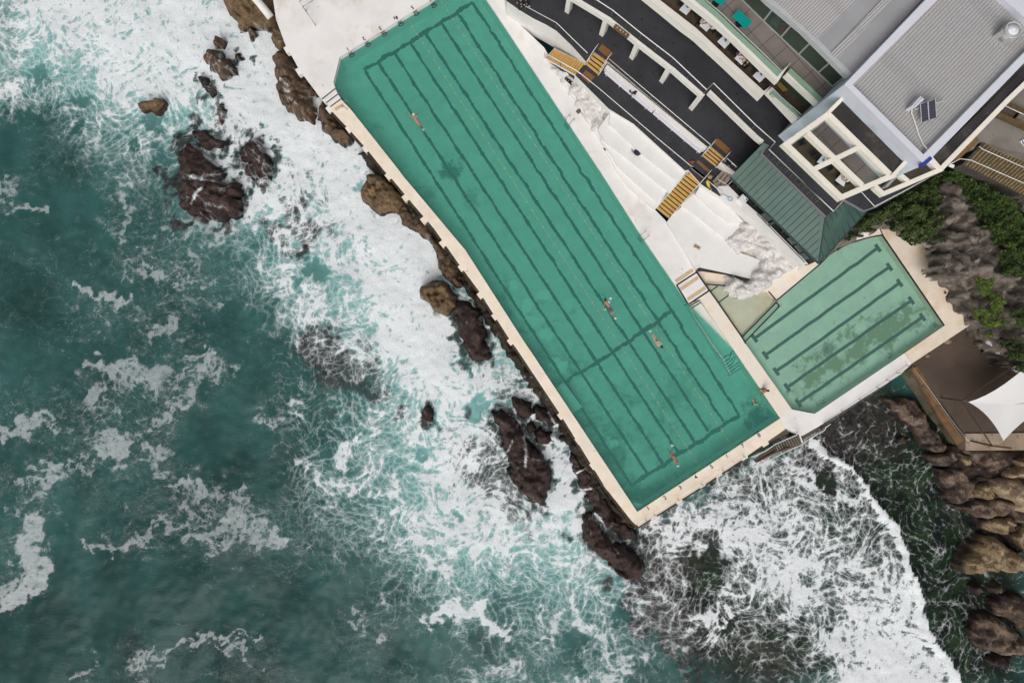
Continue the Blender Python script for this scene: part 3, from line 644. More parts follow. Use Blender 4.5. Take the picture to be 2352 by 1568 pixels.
ROCKS = [
 ('sea_rock', 'small two-tone brown rock alone in the foam, farthest left of all the rocks', 'N', [(1255, 960), (1300, 915), (1350, 900), (1450, 893), (1478, 930), (1462, 975), (1370, 992), (1280, 990)], 1.2, 'ochre', .5, .0),
 ('sea_rock', 'small pointed brown rock at the upper end of the pair amid white foam', 'L', [(108, 350), (150, 315), (192, 335), (203, 430), (160, 415), (105, 400)], 1.3, 'brown', .5, .1),
 ('sea_rock', 'lumpy brown rock streaked with foam just below the small pointed rock', 'L', [(20, 500), (60, 450), (110, 430), (180, 460), (215, 500), (285, 570), (292, 630), (240, 685), (170, 708), (138, 640), (60, 605), (22, 545)], 1.5, 'brown', .7, .28),
 ('sea_rock', 'thin dark rock sliver half under white water between lumpy brown rock and big black outcrop', 'L', [(-10, 690), (40, 705), (90, 770), (133, 830), (110, 890), (50, 825), (5, 780)], .7, 'mussel', .4, .5),
 ('sea_rock', 'narrow dark brown rock standing in foam below the concrete pipe', 'L', [(430, 270), (455, 235), (485, 245), (492, 300), (450, 345), (430, 320)], .9, 'brown', .35, .3),
 ('sea_rock', 'tiny dark rock tip poking out of solid white foam', 'L', [(322, 505), (345, 480), (368, 482), (362, 535), (335, 530)], .5, 'mussel', .3, .3),
 ('sea_rock', 'brown weathered cliff foot beside the concrete pipe at the top edge', 'L', [(170, -40), (640, -60), (662, 150), (640, 205), (560, 205), (430, 195), (330, 222), (300, 150), (230, 80)], 1.9, 'ochre', .9, .06),
 ('sea_rock', 'ochre rock under the deck corner right below the pipe end', 'L', [(632, 260), (690, 168), (760, 290), (802, 430), (720, 442), (655, 380)], 1.7, 'ochre', .7, .1),
 ('sea_rock', 'long brown rock ledge below the white deck with a narrow water channel', 'L', [(668, 520), (700, 450), (790, 440), (870, 560), (900, 650), (1000, 760), (1070, 850), (1020, 890), (1046, 960), (1030, 1112), (900, 1070), (750, 970), (700, 870), (705, 760), (680, 640)], 1.7, 'brown', .9, .2),
 ('sea_rock', 'wet brown rock wedged under the walkway beside the narrow channel', 'L', [(1085, 905), (1130, 935), (1200, 1020), (1370, 1200), (1382, 1270), (1290, 1302), (1200, 1250), (1100, 1170), (1080, 1050)], 1.5, 'brown', .7, .15),
 ('sea_rock', 'rounded brown rock almost drowned in churning foam left of the channel', 'L', [(145, 950), (205, 938), (222, 1060), (200, 1152), (150, 1130)], .5, 'brown', .4, .7),
 ('sea_rock', 'black wedge of rock on the upper side of the big dark outcrop', 'N', [(1740, 1180), (1860, 1195), (1960, 1260), (2085, 1290), (1960, 1362), (1850, 1340), (1770, 1262)], .9, 'mussel', .6, .15),
 ('sea_rock', 'big dark mussel covered outcrop in the surf, largest rock left of the pool', 'P', [(1705, -300), (1740, -270), (1850, -190), (1960, -70), (1990, -20), (2040, 20), (1960, 90), (2100, 95), (2150, 95), (2215, 190), (2140, 230), (2190, 300), (2185, 400), (2080, 420), (2030, 462), (1880, 420), (1760, 390), (1620, 310), (1610, 250), (1650, 150), (1605, 0), (1620, -150)], 1.5, 'mussel', 1., .3),
 ('sea_rock', 'dark rock webbed all over with foam right of the big dark outcrop', 'L', [(370, 1350), (440, 1290), (560, 1225), (545, 1300), (630, 1420), (640, 1540), (625, 1680), (560, 1750), (470, 1640), (390, 1560), (345, 1480)], .55, 'mussel', .7, .85),
 ('sea_rock', 'large square brown boulder against the sea wall halfway down the walkway', 'K', [(540, 160), (570, 60), (600, -20), (700, -30), (800, 20), (900, 130), (950, 190), (925, 215), (945, 255), (900, 312), (800, 322), (710, 342), (620, 260), (560, 205)], 2., 'ochre', .8, .05),
 ('sea_rock', 'long brown rock shelf under the walkway below the large square boulder', 'K', [(900, 318), (960, 240), (1050, 330), (1130, 425), (1300, 650), (1430, 800), (1440, 860), (1500, 1010), (1450, 1032), (1350, 960), (1270, 850), (1240, 700), (1190, 600), (1060, 510), (930, 430)], 1.3, 'brown', .7, .12),
 ('sea_rock', 'flat faced ochre boulder standing clear of the wall beside white foam', 'K', [(1083, 1065), (1130, 1010), (1200, 948), (1280, 960), (1380, 1040), (1422, 1110), (1416, 1210), (1350, 1286), (1270, 1272), (1180, 1180), (1100, 1122)], 2., 'ochre', .45, .0),
 ('sea_rock', 'dark mussel covered hump right below the flat faced ochre boulder', 'K', [(1400, 1290), (1415, 1200), (1430, 1130), (1560, 1180), (1640, 1260), (1690, 1400), (1705, 1568), (1740, 1640), (1690, 1715), (1580, 1700), (1530, 1640), (1500, 1540), (1450, 1440)], 1.1, 'mussel', .8, .12),
 ('sea_rock', 'small oval dark reddish rock beside the wall in streaming water', 'J', [(1030, 460), (1100, 433), (1200, 510), (1242, 580), (1170, 637), (1090, 600), (1058, 530)], 1., 'mussel', .6, .05),
 ('sea_rock', 'dark reddish rock tight under the walkway right of the small oval rock', 'J', [(1235, 490), (1330, 540), (1420, 600), (1435, 692), (1350, 682), (1250, 622)], .9, 'mussel', .6, .05),
 ('sea_rock', 'tiny dark rock between foam streams next to the round dark rock', 'J', [(1168, 700), (1220, 668), (1247, 730), (1200, 768)], .6, 'mussel', .4, .1),
 ('sea_rock', 'round dark reddish rock ringed by white water near the walkway', 'J', [(1238, 775), (1300, 733), (1392, 770), (1392, 850), (1360, 877), (1270, 842)], 1., 'mussel', .6, .0),
 ('sea_rock', 'great dark reddish rock island split by a foam stream, left of the pool wall', 'J', [(830, 560), (950, 590), (1060, 640), (1140, 760), (1180, 860), (1280, 960), (1370, 1060), (1392, 1160), (1370, 1320), (1330, 1440), (1200, 1410), (1100, 1320), (1020, 1180), (1010, 1000), (950, 880), (930, 740), (880, 660)], 1.4, 'mussel', 1.1, .1),
 ('sea_rock', 'small dark knob under the pool wall above a white channel', 'J', [(1478, 780), (1550, 800), (1530, 850), (1488, 832)], .7, 'mussel', .4, .1),
 ('sea_rock', 'dark reddish ledge along the wall foot near the pointed pool corner', 'J', [(1575, 960), (1640, 1000), (1720, 1110), (1800, 1220), (1910, 1390), (1980, 1530), (2040, 1620), (1900, 1640), (1800, 1560), (1760, 1420), (1650, 1240), (1600, 1100)], .9, 'mussel', .6, .12),
 ('sea_rock', 'long dark reddish rock spur running out past the pointed pool corner', 'V', [(648, 160), (668, 40), (740, 10), (800, 100), (850, 190), (930, 285), (1040, 320), (1130, 400), (1232, 510), (1190, 640), (1080, 642), (980, 592), (940, 520), (860, 450), (780, 390), (700, 312), (660, 232)], 1.2, 'mussel', .8, .1),
 ('sea_rock', 'dark rock apron right under the pointed corner of the pool wall', 'V', [(840, 0), (960, -10), (1010, 90), (1120, 130), (1150, 270), (1000, 250), (900, 140)], .6, 'mussel', .6, .3),
 ('sea_rock', 'black rock head half buried in spray left of the dark rock island', 'T', [(1518, 670), (1555, 598), (1615, 615), (1625, 680), (1580, 740), (1530, 760)], .9, 'mussel', .5, .25),
 ('shore_rock', 'long tan rock with purple top leaning on the orange stained wall', 'M', [(1080, -20), (1360, -20), (1440, 130), (1540, 270), (1665, 430), (1620, 485), (1500, 472), (1440, 400), (1350, 255), (1250, 190), (1150, 80)], 1.1, 'purple', .7, .0),
 ('shore_rock', 'smooth purple brown slab rock below the wall corner', 'M', [(1475, 520), (1600, 478), (1740, 460), (1755, 530), (1690, 612), (1590, 602)], 1.1, 'purple', .5, .0),
 ('shore_rock', 'narrow tan rock finger between slab rock and the platform wall', 'M', [(1755, 450), (1850, 520), (1932, 572), (1845, 612), (1795, 580)], 1.2, 'tan', .4, .0),
 ('shore_rock', 'broad dark patched rock directly under the platform edge', 'M', [(1800, 450), (2180, 450), (2210, 560), (2160, 640), (2060, 690), (1960, 600), (1860, 522)], 1.4, 'purple', .6, .0),
 ('shore_rock', 'jagged purple and tan rock jutting into the green cove', 'M', [(1588, 640), (1650, 618), (1800, 640), (1865, 720), (1960, 690), (2060, 720), (1930, 780), (1910, 900), (1800, 960), (1680, 962), (1650, 800), (1600, 730)], 1.3, 'purple', .6, .0),
 ('shore_rock', 'square cut yellow sandstone block beside the big smooth boulder', 'M', [(1918, 820), (1930, 778), (2042, 758), (2062, 810), (2095, 880), (2040, 918), (1940, 902)], 1.8, 'tan', .35, .0),
 ('shore_rock', 'big smooth pale boulder at the right edge', 'M', [(2058, 790), (2120, 735), (2360, 735), (2420, 800), (2420, 1050), (2345, 1045), (2270, 950), (2180, 890), (2090, 842)], 2.2, 'pale', .9, .0),
 ('shore_rock', 'pale rounded rock just above the big smooth boulder', 'M', [(2200, 690), (2280, 630), (2400, 590), (2400, 722), (2360, 728), (2220, 728)], 1.9, 'pale', .6, .0),
 ('shore_rock', 'small tan rock in the gap at the right edge under the platform', 'M', [(2280, 560), (2400, 500), (2400, 580), (2360, 622), (2290, 620)], 1.6, 'tan', .4, .0),
 ('shore_rock', 'square speckled sandstone block by itself above the big wedge rock', 'M', [(1990, 1110), (2080, 1088), (2188, 1100), (2192, 1220), (2150, 1242), (2000, 1202)], 1.7, 'tan', .35, .0),
 ('shore_rock', 'small cracked tan rock touching the right side of the speckled block', 'M', [(2190, 1088), (2240, 1068), (2305, 1140), (2282, 1182), (2200, 1202)], 1.4, 'tan', .35, .0),
 ('shore_rock', 'dark fissured rock mass between the yellow block and the speckled block', 'M', [(1700, 970), (1900, 922), (2100, 905), (2260, 950), (2340, 1060), (2360, 1180), (2300, 1130), (2240, 1060), (2180, 1088), (2000, 1100), (1900, 1050)], 1.2, 'purple', .6, .0),
 ('shore_rock', 'big wedge shaped tan rock with dark seaward foot', 'I', [(1820, 520), (1920, 350), (2000, 240), (2100, 228), (2240, 330), (2400, 430), (2400, 540), (2360, 555), (2050, 565), (1900, 615), (1850, 572)], 1.9, 'tan', .7, .0),
 ('shore_rock', 'tan rock face cut by the right edge above the big wedge rock', 'I', [(2275, 240), (2400, 120), (2400, 420), (2340, 350)], 1.9, 'tan', .5, .0),
 ('shore_rock', 'dark brown boulder at the right edge below the big wedge rock', 'I', [(2108, 870), (2180, 798), (2400, 790), (2400, 1120), (2350, 1085), (2250, 1002), (2140, 965)], 1.6, 'purple', .7, .0),
 ('shore_rock', 'large rounded rock with a tan crown, lowest big rock on the right', 'I', [(1888, 1130), (1960, 968), (2100, 958), (2230, 1040), (2400, 1160), (2400, 1310), (2270, 1330), (2100, 1310), (1950, 1275)], 1.7, 'purple', .8, .0),
 ('shore_rock', 'low dark rock tucked beneath the large rounded rock', 'I', [(2000, 1355), (2100, 1315), (2275, 1338), (2200, 1405), (2080, 1435)], .9, 'mussel', .5, .1),
 ('shore_rock', 'small dark rock awash in the green cove, left of a tan pebble', 'I', [(1898, 705), (1960, 668), (2003, 740), (1940, 772)], .6, 'purple', .35, .0),
 ('shore_rock', 'small upright tan rock awash in the green cove', 'I', [(2100, 685), (2150, 668), (2173, 740), (2112, 752)], .7, 'tan', .3, .0),
 ('shore_rock', 'low dark rock shelf filling the gaps between the shore boulders', 'M', [(1600, 430), (1900, 440), (2450, 440), (2450, 1400), (2300, 1420), (2150, 1240), (1960, 1250), (1900, 1060), (1720, 960), (1640, 780), (1600, 620)], .45, 'mussel', .6, .0),
 ('shore_rock', 'weedy green rock head just under water in the cove by the wall', 'M', [(1190, 345), (1240, 325), (1285, 360), (1280, 410), (1230, 420), (1195, 390)], .22, 'shelf', .4, .0),
]
# rock goes on under the water round every rock that breaks the surface
for nm, lb, tl, pts, h, m, fl, wa in ROCKS:
    if nm == 'sea_rock' and m == 'mussel':
        q = t(tl, *pts); dd = pdist(q + [q[0]], FXw, FYw); dd = np.where(inside(q, FXw, FYw), 0, dd)
        ROCKM = np.maximum(ROCKM, np.clip(1.35 - dd / 15., 0, 1) * .95)
        near = np.clip(1.3 - dd / 12., 0, 1); DEN = DEN * (1 - near * np.clip(.42 + .35 * gnoise(1.6, 77, .5), 0, .8))
build_sea()
for nm, lb, tl, pts, h, m, fl, wa in ROCKS:
    rock(nm, lb, 'rock', tl, pts, h, m, fl, wash=wa, facet_n=.9 if nm == 'sea_rock' else .45, group='rocks in the surf' if nm == 'sea_rock' else 'rocks along the cove', rag=.05 if 'square' in lb else .10, strata=.5 if m in ('brown', 'ochre') else 0.,
         tilt=(.16, -.10) if 'flat faced' in lb else (0, 0), facet=.15 if ('flat faced' in lb or 'smooth' in lb or 'pale' in lb) else 1.3, rough=.06 if 'flat faced' in lb else .12)
# weedy ledge at the foot of the pool wall
WOUT = [(757, 250), (802, 297.5), (844.4, 345), (882, 392), (901, 412), (949, 469.5), (996.5, 524.5), (1049, 599.5), (1099, 667), (1169, 777), (1188.7, 804), (1288.7, 954), (1391, 1120), (1451, 1196)]
led = [(x - 21, y + 6) for x, y in WOUT[2:]]
rock('wall_foot_ledge', 'dark weedy rock ledge running along the foot of the pool wall', 'ledge', None, [(x + 2, y - 3) for x, y in WOUT[2:]] + [(1462, 1206), (1452, 1212)] + led[::-1], 1.05, 'shelf', .35, wash=.05, zmap=-1., rag=.10)
# ------------------------------------------------------------------ pools and their decks
def water_mat(name, tint, body, mixf, bsc=1.3, bst=.25):
    k = NT(name); p = k.pos(); k.flat = True
    n = k.noise(k.vmap(p, (1, 1.5, 1), (0, 0, .9)), bsc, 5, .6)
    nrm = k.bump(n, bst, .06)
    tr = k.n('ShaderNodeBsdfTransparent'); k.put(tr.inputs[0], tint)
    df = k.n('ShaderNodeBsdfDiffuse'); k.put(df.inputs[0], body)
    m = k.n('ShaderNodeMixShader'); k.put(m.inputs[0], mixf); k.nt.links.new(tr.outputs[0], m.inputs[1]); k.nt.links.new(df.outputs[0], m.inputs[2])
    gl = k.n('ShaderNodeBsdfGlossy'); k.put(gl.inputs['Roughness'], .12); k.put(gl.inputs['Normal'], nrm)
    fr = k.n('ShaderNodeFresnel'); fr.inputs[0].default_value = 1.33; k.put(fr.inputs['Normal'], nrm)
    m2 = k.n('ShaderNodeMixShader'); k.put(m2.inputs[0], fr.outputs[0]); k.nt.links.new(m.outputs[0], m2.inputs[1]); k.nt.links.new(gl.outputs[0], m2.inputs[2])
    return k.done(m2.outputs[0])

def floor_mat(name, base, algae, amount, dark=None, light=None, edge=(.62, .95), wts=(.7, .5)):
    """pool floor: pale cement with drifts of algae and sand"""
    k = NT(name); p = k.pos(); k.flat = True
    big = k.noise(p, .22, 6, .62); mid = k.noise(p, .8, 9, .72); fin = k.noise(p, 3., 6, .7)
    c = k.mix(k.sstep(mid, .3, .7), tuple(x * .86 for x in base), base)
    x, y, z = k.xyz(p)
    g = amount(k, x, y)
    a = k.math('ADD', k.math('MULTIPLY', big, wts[0]), k.math('MULTIPLY', mid, wts[1]))
    c = k.mix(k.math('MULTIPLY', k.sstep(k.math('ADD', a, g), edge[0], edge[1]), .88), c, algae)
    # scoured round patches of clean cement
    v = k.vor(k.vadd(p, k.vscale(k.noise(p, .9, 3, .5, color=True), .8)), .28, 'F1')
    c = k.mix(k.math('MULTIPLY', k.math('SUBTRACT', 1., k.sstep(v, .10, .22)), .5), c, tuple(min(1, q * 1.12) for q in base))
    for (dx, dy, r, s) in (light or []):
        dd = k.math('SQRT', k.math('ADD', k.math('POWER', k.math('SUBTRACT', x, dx), 2.), k.math('POWER', k.math('SUBTRACT', y, dy), 2.)))
        dd = k.math('ADD', dd, k.math('MULTIPLY', k.math('SUBTRACT', k.noise(p, 1.2, 6, .7), .5), r * 2.2))
        c = k.mix(k.math('MULTIPLY', k.math('SUBTRACT', 1., k.sstep(dd, r * .55, r)), s), c, tuple(min(1, q * 1.2) for q in base))
    if dark:
        for (dx, dy, r, s) in dark:
            dd = k.math('SQRT', k.math('ADD', k.math('POWER', k.math('SUBTRACT', x, dx), 2.), k.math('POWER', k.math('SUBTRACT', y, dy), 2.)))
            dd = k.math('ADD', dd, k.math('MULTIPLY', k.math('SUBTRACT', k.noise(p, .9, 7, .75), .5), r * 3.))
            c = k.mix(k.math('MULTIPLY', k.math('SUBTRACT', 1., k.sstep(dd, r * .2, r)), s), c, (.02, .03, .028))
    return k.done(k.bsdf(c, .8, spec=.2))

DECK = pm('white_painted_concrete', (.76, .735, .715), .75, .06, .5, spot=((.42, .40, .38), 1.5, .655), stain=((.58, .50, .42), .45, .52, .78), bump=.2)
CREAM = pm('cream_painted_concrete', (.80, .70, .575), .75, .08, .7, spot=((.34, .24, .15), 2.2, .655), stain=((.74, .56, .37), .8, .50, .78), bump=.2)
BEIGE = pm('stained_beige_concrete', (.74, .64, .53), .75, .08, .6, stain=((.64, .47, .29), .35, .45, .68), bump=.2)
MIDW = pm('sandy_white_concrete', (.77, .70, .61), .75, .07, .6, stain=((.70, .56, .41), .6, .46, .74), bump=.2)
WALLW = pm('limewashed_wall', (.72, .70, .67), .8, .07, .6, spot=((.36, .33, .30), 3.4, .70), stain=((.60, .50, .36), .7, .60, .82), bump=.3)
SEAW = pm('weedy_seawall', (.055, .04, .026), .85, .4, 1.4, spot=((.02, .022, .012), 2., .52), bump=.6)
BLACK = pm('black_paint', (.018, .020, .022), .5, .2, 2., bump=.1)
LINE = pm('dark_lane_paint', (.035, .05, .05), .6, .25, 1.5, bump=0)
TANG = pm('tan_grip_strip', (.56, .42, .26), .8, .12, 6., spot=((.35, .26, .16), 9., .6))
STEEL = pm('galvanised_steel', (.42, .42, .41), .35, .15, 3., metal=.8, bump=0, stain=((.22, .12, .06), 2., .62, .8))
WPIPE = pm('white_painted_pipe', (.74, .74, .72), .4, .06, 3., bump=0)
RUST = pm('rusty_steel', (.17, .075, .035), .8, .4, 5., spot=((.06, .035, .022), 8., .52))

MPOOL = [(766.4, 191), (780.6, 132.5), (806, 117), (989, 2.5), (1081, -55), (1148.4, 45), (1378.4, 392), (1470.8, 537), (1580.5, 697), (1688, 806.7), (1792.5, 960), (1464, 1175), (1217.5, 804), (1204, 784.5), (1069, 574.5), (924, 402), (917, 392), (804.4, 250), (772, 205)]
CURVE = t('E', (1390, 480), (1600, 290), (1780, 140)) + t('D', (560, 1195), (650, 1130), (740, 1090), (830, 1060), (940, 1030), (1050, 1010))
KPOOL = [(1871.5, 950), (1819, 940), (1713, 790), (1704, 774)] + CURVE + [(2169, 748)]
deck = MB()
def slab(pts, z, m, zb=-2.6):
    deck.m = m; deck.prism([W2(p, z) for p in pts], zb, z)
DM = [DECK, CREAM, BEIGE, MIDW]
slab([(617, -70), (634, 45), (657, 107.5), (672, 132.5), (687, 160), (717, 200)] + t('L', (1115, 915), (1240, 812), (1225, 755), (1283, 525), (1385, 462), (2118, 5)) + [(1100, -85)], .6, 0)
slab(t('L', (1115, 915), (1240, 812), (1265, 862), (1158, 948)), .45, 0)
slab(t('L', (1158, 948), (1265, 862), (1292, 908), (1193, 985)), .3, 0)
MB_IN = t('L', (1292, 908)) + [(804.4, 250), (917, 392), (924, 402), (1069, 574.5), (1204, 784.5), (1217.5, 804), (1464, 1175)]
slab(t('L', (1193, 985)) + WOUT + [(1465.5, 1209)] + MB_IN[::-1], .15, 1)
slab([(1465.5, 1209), (1615.5, 1114), (1713, 1049), (1764, 1013), (1805.5, 984), (1792.5, 960), (1464, 1175)], .15, 1)
slab([(1805.5, 984), (1842, 1001), (1880.5, 979), (2023, 889), (2069, 859), (2094, 835), (2076.5, 811.6), (1871.5, 950), (1819, 940), (1792.5, 960)], .15, 0)
slab([(2094, 835), (2239, 739), (2169, 748), (2076.5, 811.6)], .15, 2)
RUG = [(2239, 739), (2229, 724), (2214, 708), (2199, 696.6), (2190, 686), (2186.5, 676.6), (2190, 664), (2182, 648), (2174, 636.6), (2172, 618), (2166.5, 600), (2164, 580), (2163, 560), (2140, 535), (2100, 530), (2066, 520), (2019, 519.6)]
slab([(2169, 748)] + RUG + [(2026.5, 539.6)], .16, 2)
slab([(1608, 686.7), (1628, 666.7), (1713, 790), (1819, 940), (1792.5, 960), (1688, 806.7)], .15, 3)
RS = [(1118, 0), (1081, -55), (1075, -90), (1185, -30), (1198, 60), (1250, 110), (1298, 195), (1340, 270), (1381, 322.5), (1418, 390), (1443, 430), (1503, 480), (1532, 510), (1600, 622), (1628, 666.7), (1608, 686.7), (1580.5, 697), (1470.8, 537), (1378.4, 392), (1148.4, 45)]
slab(RS, .3, 0)
# beige apron between kids pool and painted rock
slab(t('E', (660, 200), (690, 168), (1000, 240), (1165, 282), (1300, 380), (1390, 462)) + CURVE[1:] + [(2019, 519.6), (1960, 530), (1880, 580), (1800, 600), (1700, 560), (1600, 540)], .16, 3)
slab(t('E', (770, 370), (660, 200), (700, 195), (1000, 240), (1325, 385), (1390, 470), (1390, 480), (1075, 800), (1110, 862)), -.12, 2)
pd = deck.build('pool_deck', DM)
tag(pd, 'white and cream painted concrete deck around the two pools', 'deck', kind='structure')

# wall below the deck on the sea side, with its white buttress blocks
swl = thing('seawall', 'weedy dark sea wall with white buttress blocks under the long cream walkway', 'sea wall', W((1100, 690), -2))
m = MB()
full = [W(p, -.02) for p in WOUT + [(1465.5, 1209), (1615.5, 1114), (1713, 1049), (1764, 1013)]]
m.ribbon([p + Vector((-.05, -.05, -.05)) for p in full], .34, 2.4); m.build('wall_face', SEAW, swl)
blocks = t('L', (800, 455), (908, 655), (1187, 1005), (1368, 1187), (1520, 1368)) + t('K', (812, 12), (968, 212), (1138, 416), (1312, 632), (1484, 852), (1658, 1105), (1792, 1300), (1935, 1530)) + t('J', (1478, 605), (1640, 830), (1775, 1062), (1905, 1250)) + t('H', (258, 1298), (492, 1150), (706, 1006), (857, 910), (1095, 752), (1288, 627))
ends = WOUT + [(1465.5, 1209)]
for i, b in enumerate(blocks):
    if i < 2: a_ = math.atan2(-(200 - 45), 90)
    elif i < 17: a_ = R(-53)
    else: a_ = R(33)
    zt = .55 if i < 2 else .10
    p = W(b, zt)
    mm = MB(); mm.box((p.x, p.y, zt - .35), (.62, .46, .7), a_); mm.build('buttress', CREAM if i > 4 else DECK, swl)

# main pool
lap = thing('lap_pool', 'long teal lap pool with eight dark lane lines and a cross line', 'pool', W((1280, 560), -1.8))
ang = math.atan2(-947, 612)
def mainalg(k, x, y):
    # more growth to the sea side and the deep south end
    u = k.math('ADD', k.math('MULTIPLY', x, -.022), k.math('MULTIPLY', y, -.026))
    return k.math('MINIMUM', k.math('ADD', u, .10), .42)
dk = [(*W2(p, -1.8), r, s) for p, r, s in (((1035, 390), 1.5, .8), ((1085, 455), 1.2, .4), ((1735, 955), 1.8, .9), ((1330, 960), 2.6, .45), ((1390, 1050), 2.4, .5), ((1225, 815), 2.0, .3), ((1560, 900), 2.6, .3), ((980, 450), 1.4, .35))]
lt = [(*W2(p, -1.8), r, .8) for p, r in (((1249, 680), .8), ((1212, 700), .7), ((1220, 738), .8), ((1253, 768), .75), ((1280, 835), .8), ((1296, 842), .7), ((1404, 1016), .8), ((1180, 655), .6), ((1195, 720), .6))]
m = MB(); m.poly([W(p, 0) * 1 - Vector((0, 0, 1.8)) for p in MPOOL]); m.f[0] = m.f[0][::-1]
m.build('pool_floor', floor_mat('main_pool_floor', (.60, .60, .54), (.10, .15, .09), mainalg, dk, lt, (.84, 1.24), (.9, .9)), lap)
ZL = -1.79
RNGP = np.random.RandomState(5)
def wavy(p, q, amp=.07, step=.16, z=ZL):
    a, b = W(p, z), W(q, z); n = max(3, int((b - a).length / step)); d = (b - a).normalized(); s = Vector((-d.y, d.x, 0))
    out = []; j = 0.
    for i in range(n + 1):
        pos_ = a.lerp(b, i / n)
        env = .5 + .9 * abs(float(samp(RN[5.], np.array([pos_.x]), np.array([pos_.y]))[0]))
        f = env * (samp(RN[2.4], np.array([pos_.x + 3]), np.array([pos_.y]))[0] * .7 + samp(RN[.55], np.array([pos_.x]), np.array([pos_.y + 2]))[0] * .45)
        out.append(pos_ + s * float(f) * amp)
    return out
def wline(name, p, q, w, z=ZL, amp=.07, mat=None, parent=lap):
    pts = wavy(p, q, amp, z=z)
    ww = [w * (1 + .16 * RNGP.randn() + .22 * math.sin(i * .37 + p[0]) * math.sin(i * .11)) for i, _ in enumerate(pts)]; ww[0] = ww[-1] = w
    m = MB(); m.ribbon(pts, ww, .006); return m.build(name, mat or LINE, parent)
top = [(838, 163), (868, 142), (904.4, 119), (940.6, 96), (974.4, 72.5), (1012, 50), (1048, 28), (1085, 6)]
bot = [(1450.5, 1114), (1488, 1089), (1523, 1064), (1558, 1040), (1596, 1015), (1627, 990), (1661, 968), (1698, 953)]
for i, (a, b) in enumerate(zip(top, bot)):
    wline('lane_line', a, b, .27, amp=.026 if i < 6 else .04)
wline('end_line', top[0], top[-1], .36, z=ZL + .006); wline('end_line', bot[0], bot[-1], .36, z=ZL + .006)
wline('cross_line', (1540.5, 716.7), (1411, 806), .36, z=ZL + .006); wline('cross_line', (1411, 806), (1300, 877), .33, z=ZL + .006)
# wading shelf on the east side with steps into the lap pool
m = MB(); m.prism([W2(p, -.22) for p in t('E', (588, 500), (690, 452), (1012, 930), (890, 1000))], -1.8, -.22); m.build('wading_shelf', pm('pale_cement', (.62, .64, .58), .8, .08, .8, stain=((.55, .48, .34), .9, .55, .8)), lap)
for i in range(7):
    f = i / 6
    a = t('E', (890 + 70 * f, 1000 + 155 * f))[0]; b = t('E', (1003 + 55 * f, 932 + 150 * f))[0]
    if i: 
        m = MB(); m.prism([W2(p, -.22 - .2 * i) for p in (a, b, t('E', (1003 + 55 * (f - 1 / 6), 932 + 150 * (f - 1 / 6)))[0], t('E', (890 + 70 * (f - 1 / 6), 1000 + 155 * (f - 1 / 6)))[0])], -1.8, -.22 - .2 * i + .05); m.build('step', DECK, lap)
    wline('step_edge', a, b, .09, z=-.2 - .2 * i + (.04 if i else 0.) + .012, amp=.05)
m = MB(); zz = -.19
m.ribbon([W(p, zz) for p in t('E', (585, 520), (688, 460), (1008, 922))], .12, .01); m.ribbon([W(p, zz + .003) for p in t('E', (600, 540), (696, 482))], .1, .01); m.build('shelf_edge', LINE, lap)
# numbers on the end walls
def number(txt, p, z, size, rot, parent, mat=BLACK):
    cu = bpy.data.curves.new('lane_number', 'FONT'); cu.body = txt; cu.size = size; cu.align_x = 'CENTER'; cu.align_y = 'CENTER'; cu.extrude = .004; cu.offset = .012
    ob = bpy.data.objects.new('tmp', cu); col.objects.link(ob); bpy.context.view_layer.update()
    me = bpy.data.meshes.new_from_object(ob.evaluated_get(bpy.context.evaluated_depsgraph_get()))
    bpy.data.objects.remove(ob); me.materials.append(mat); me.name = 'lane_number'
    o = bpy.data.objects.new('lane_number', me); col.objects.link(o); o.location = W(p, z); o.rotation_euler = (0, 0, rot)
    if parent: o.parent = parent; o.matrix_parent_inverse = parent_world(parent).inverted()
    return o
for s_, p in zip('12345678', t('H', (213, 1222), (367, 1125), (508, 1032), (652, 937), (797, 841), (939, 746), (1083, 650), (1232, 552))):
    number(s_, p, .156, .52, R(33), lap)
for s_, p in zip('123456', t('L', (1355, 452), (1505, 356), (1655, 260), (1808, 166), (1950, 70), (2112, -2))):
    number(s_, p, .606, .48, R(213), lap)
    q = (p[0] + 6, p[1] + 9)
    mm = MB(); mm.box(W(q, .606), (.42, .06, .008), R(33)); mm.box(W((q[0] + 1.2, q[1] + 2.2), .606), (.42, .06, .008), R(33)); mm.build('start_mark', BLACK, lap)
    mm = MB(); c_ = W((q[0] + 4.5, q[1] + 6.), .02)
    mm.tube([c_ + Vector((.24 * math.cos(a) * math.cos(R(33)) - .11 * math.sin(a) * math.sin(R(33)), .24 * math.cos(a) * math.sin(R(33)) + .11 * math.sin(a) * math.cos(R(33)), 0)) for a in np.linspace(0, 2 * math.pi, 14)], .035, 5); mm.build('start_grip', BLACK, lap)
for p in t('H', (345, 1102), (487, 1006), (630, 912), (775, 818), (915, 722), (1060, 630), (1208, 530), (200, 1196)):
    mm = MB(); mm.box(W(p, -.05), (.55, .16, .05), R(33)); mm.box(W((p[0] + 4, p[1] - 3), -.04), (.16, .2, .05), R(33)); mm.build('start_grip', BLACK, lap)
m = MB(); m.box(W(t('J', (1530, 450))[0], -.9), (1.5, 2.9, .25), R(-53 + 90)); m.build('floor_plate', pm('pale_slab', (.50, .52, .46), .8, .15, .8), lap)
m = MB(); m.prism([W2(p, -.35) for p in [(1450, 1153), (1487, 1159), (1464, 1174)]], -1.8, -.35); m.build('corner_step', pm('pale_step', (.55, .55, .5), .8, .12, 1.), lap)

m = MB(); m.poly([W(p, 0) for p in MPOOL[:10] + MPOOL[10:]]); m.f[0] = m.f[0][::-1]
o = m.build('pool_water', water_mat('teal_pool_water', (.51, .985, .885), (.075, .325, .265), .34)); tag(o, 'still teal water filling the long lap pool', 'water', kind='structure')

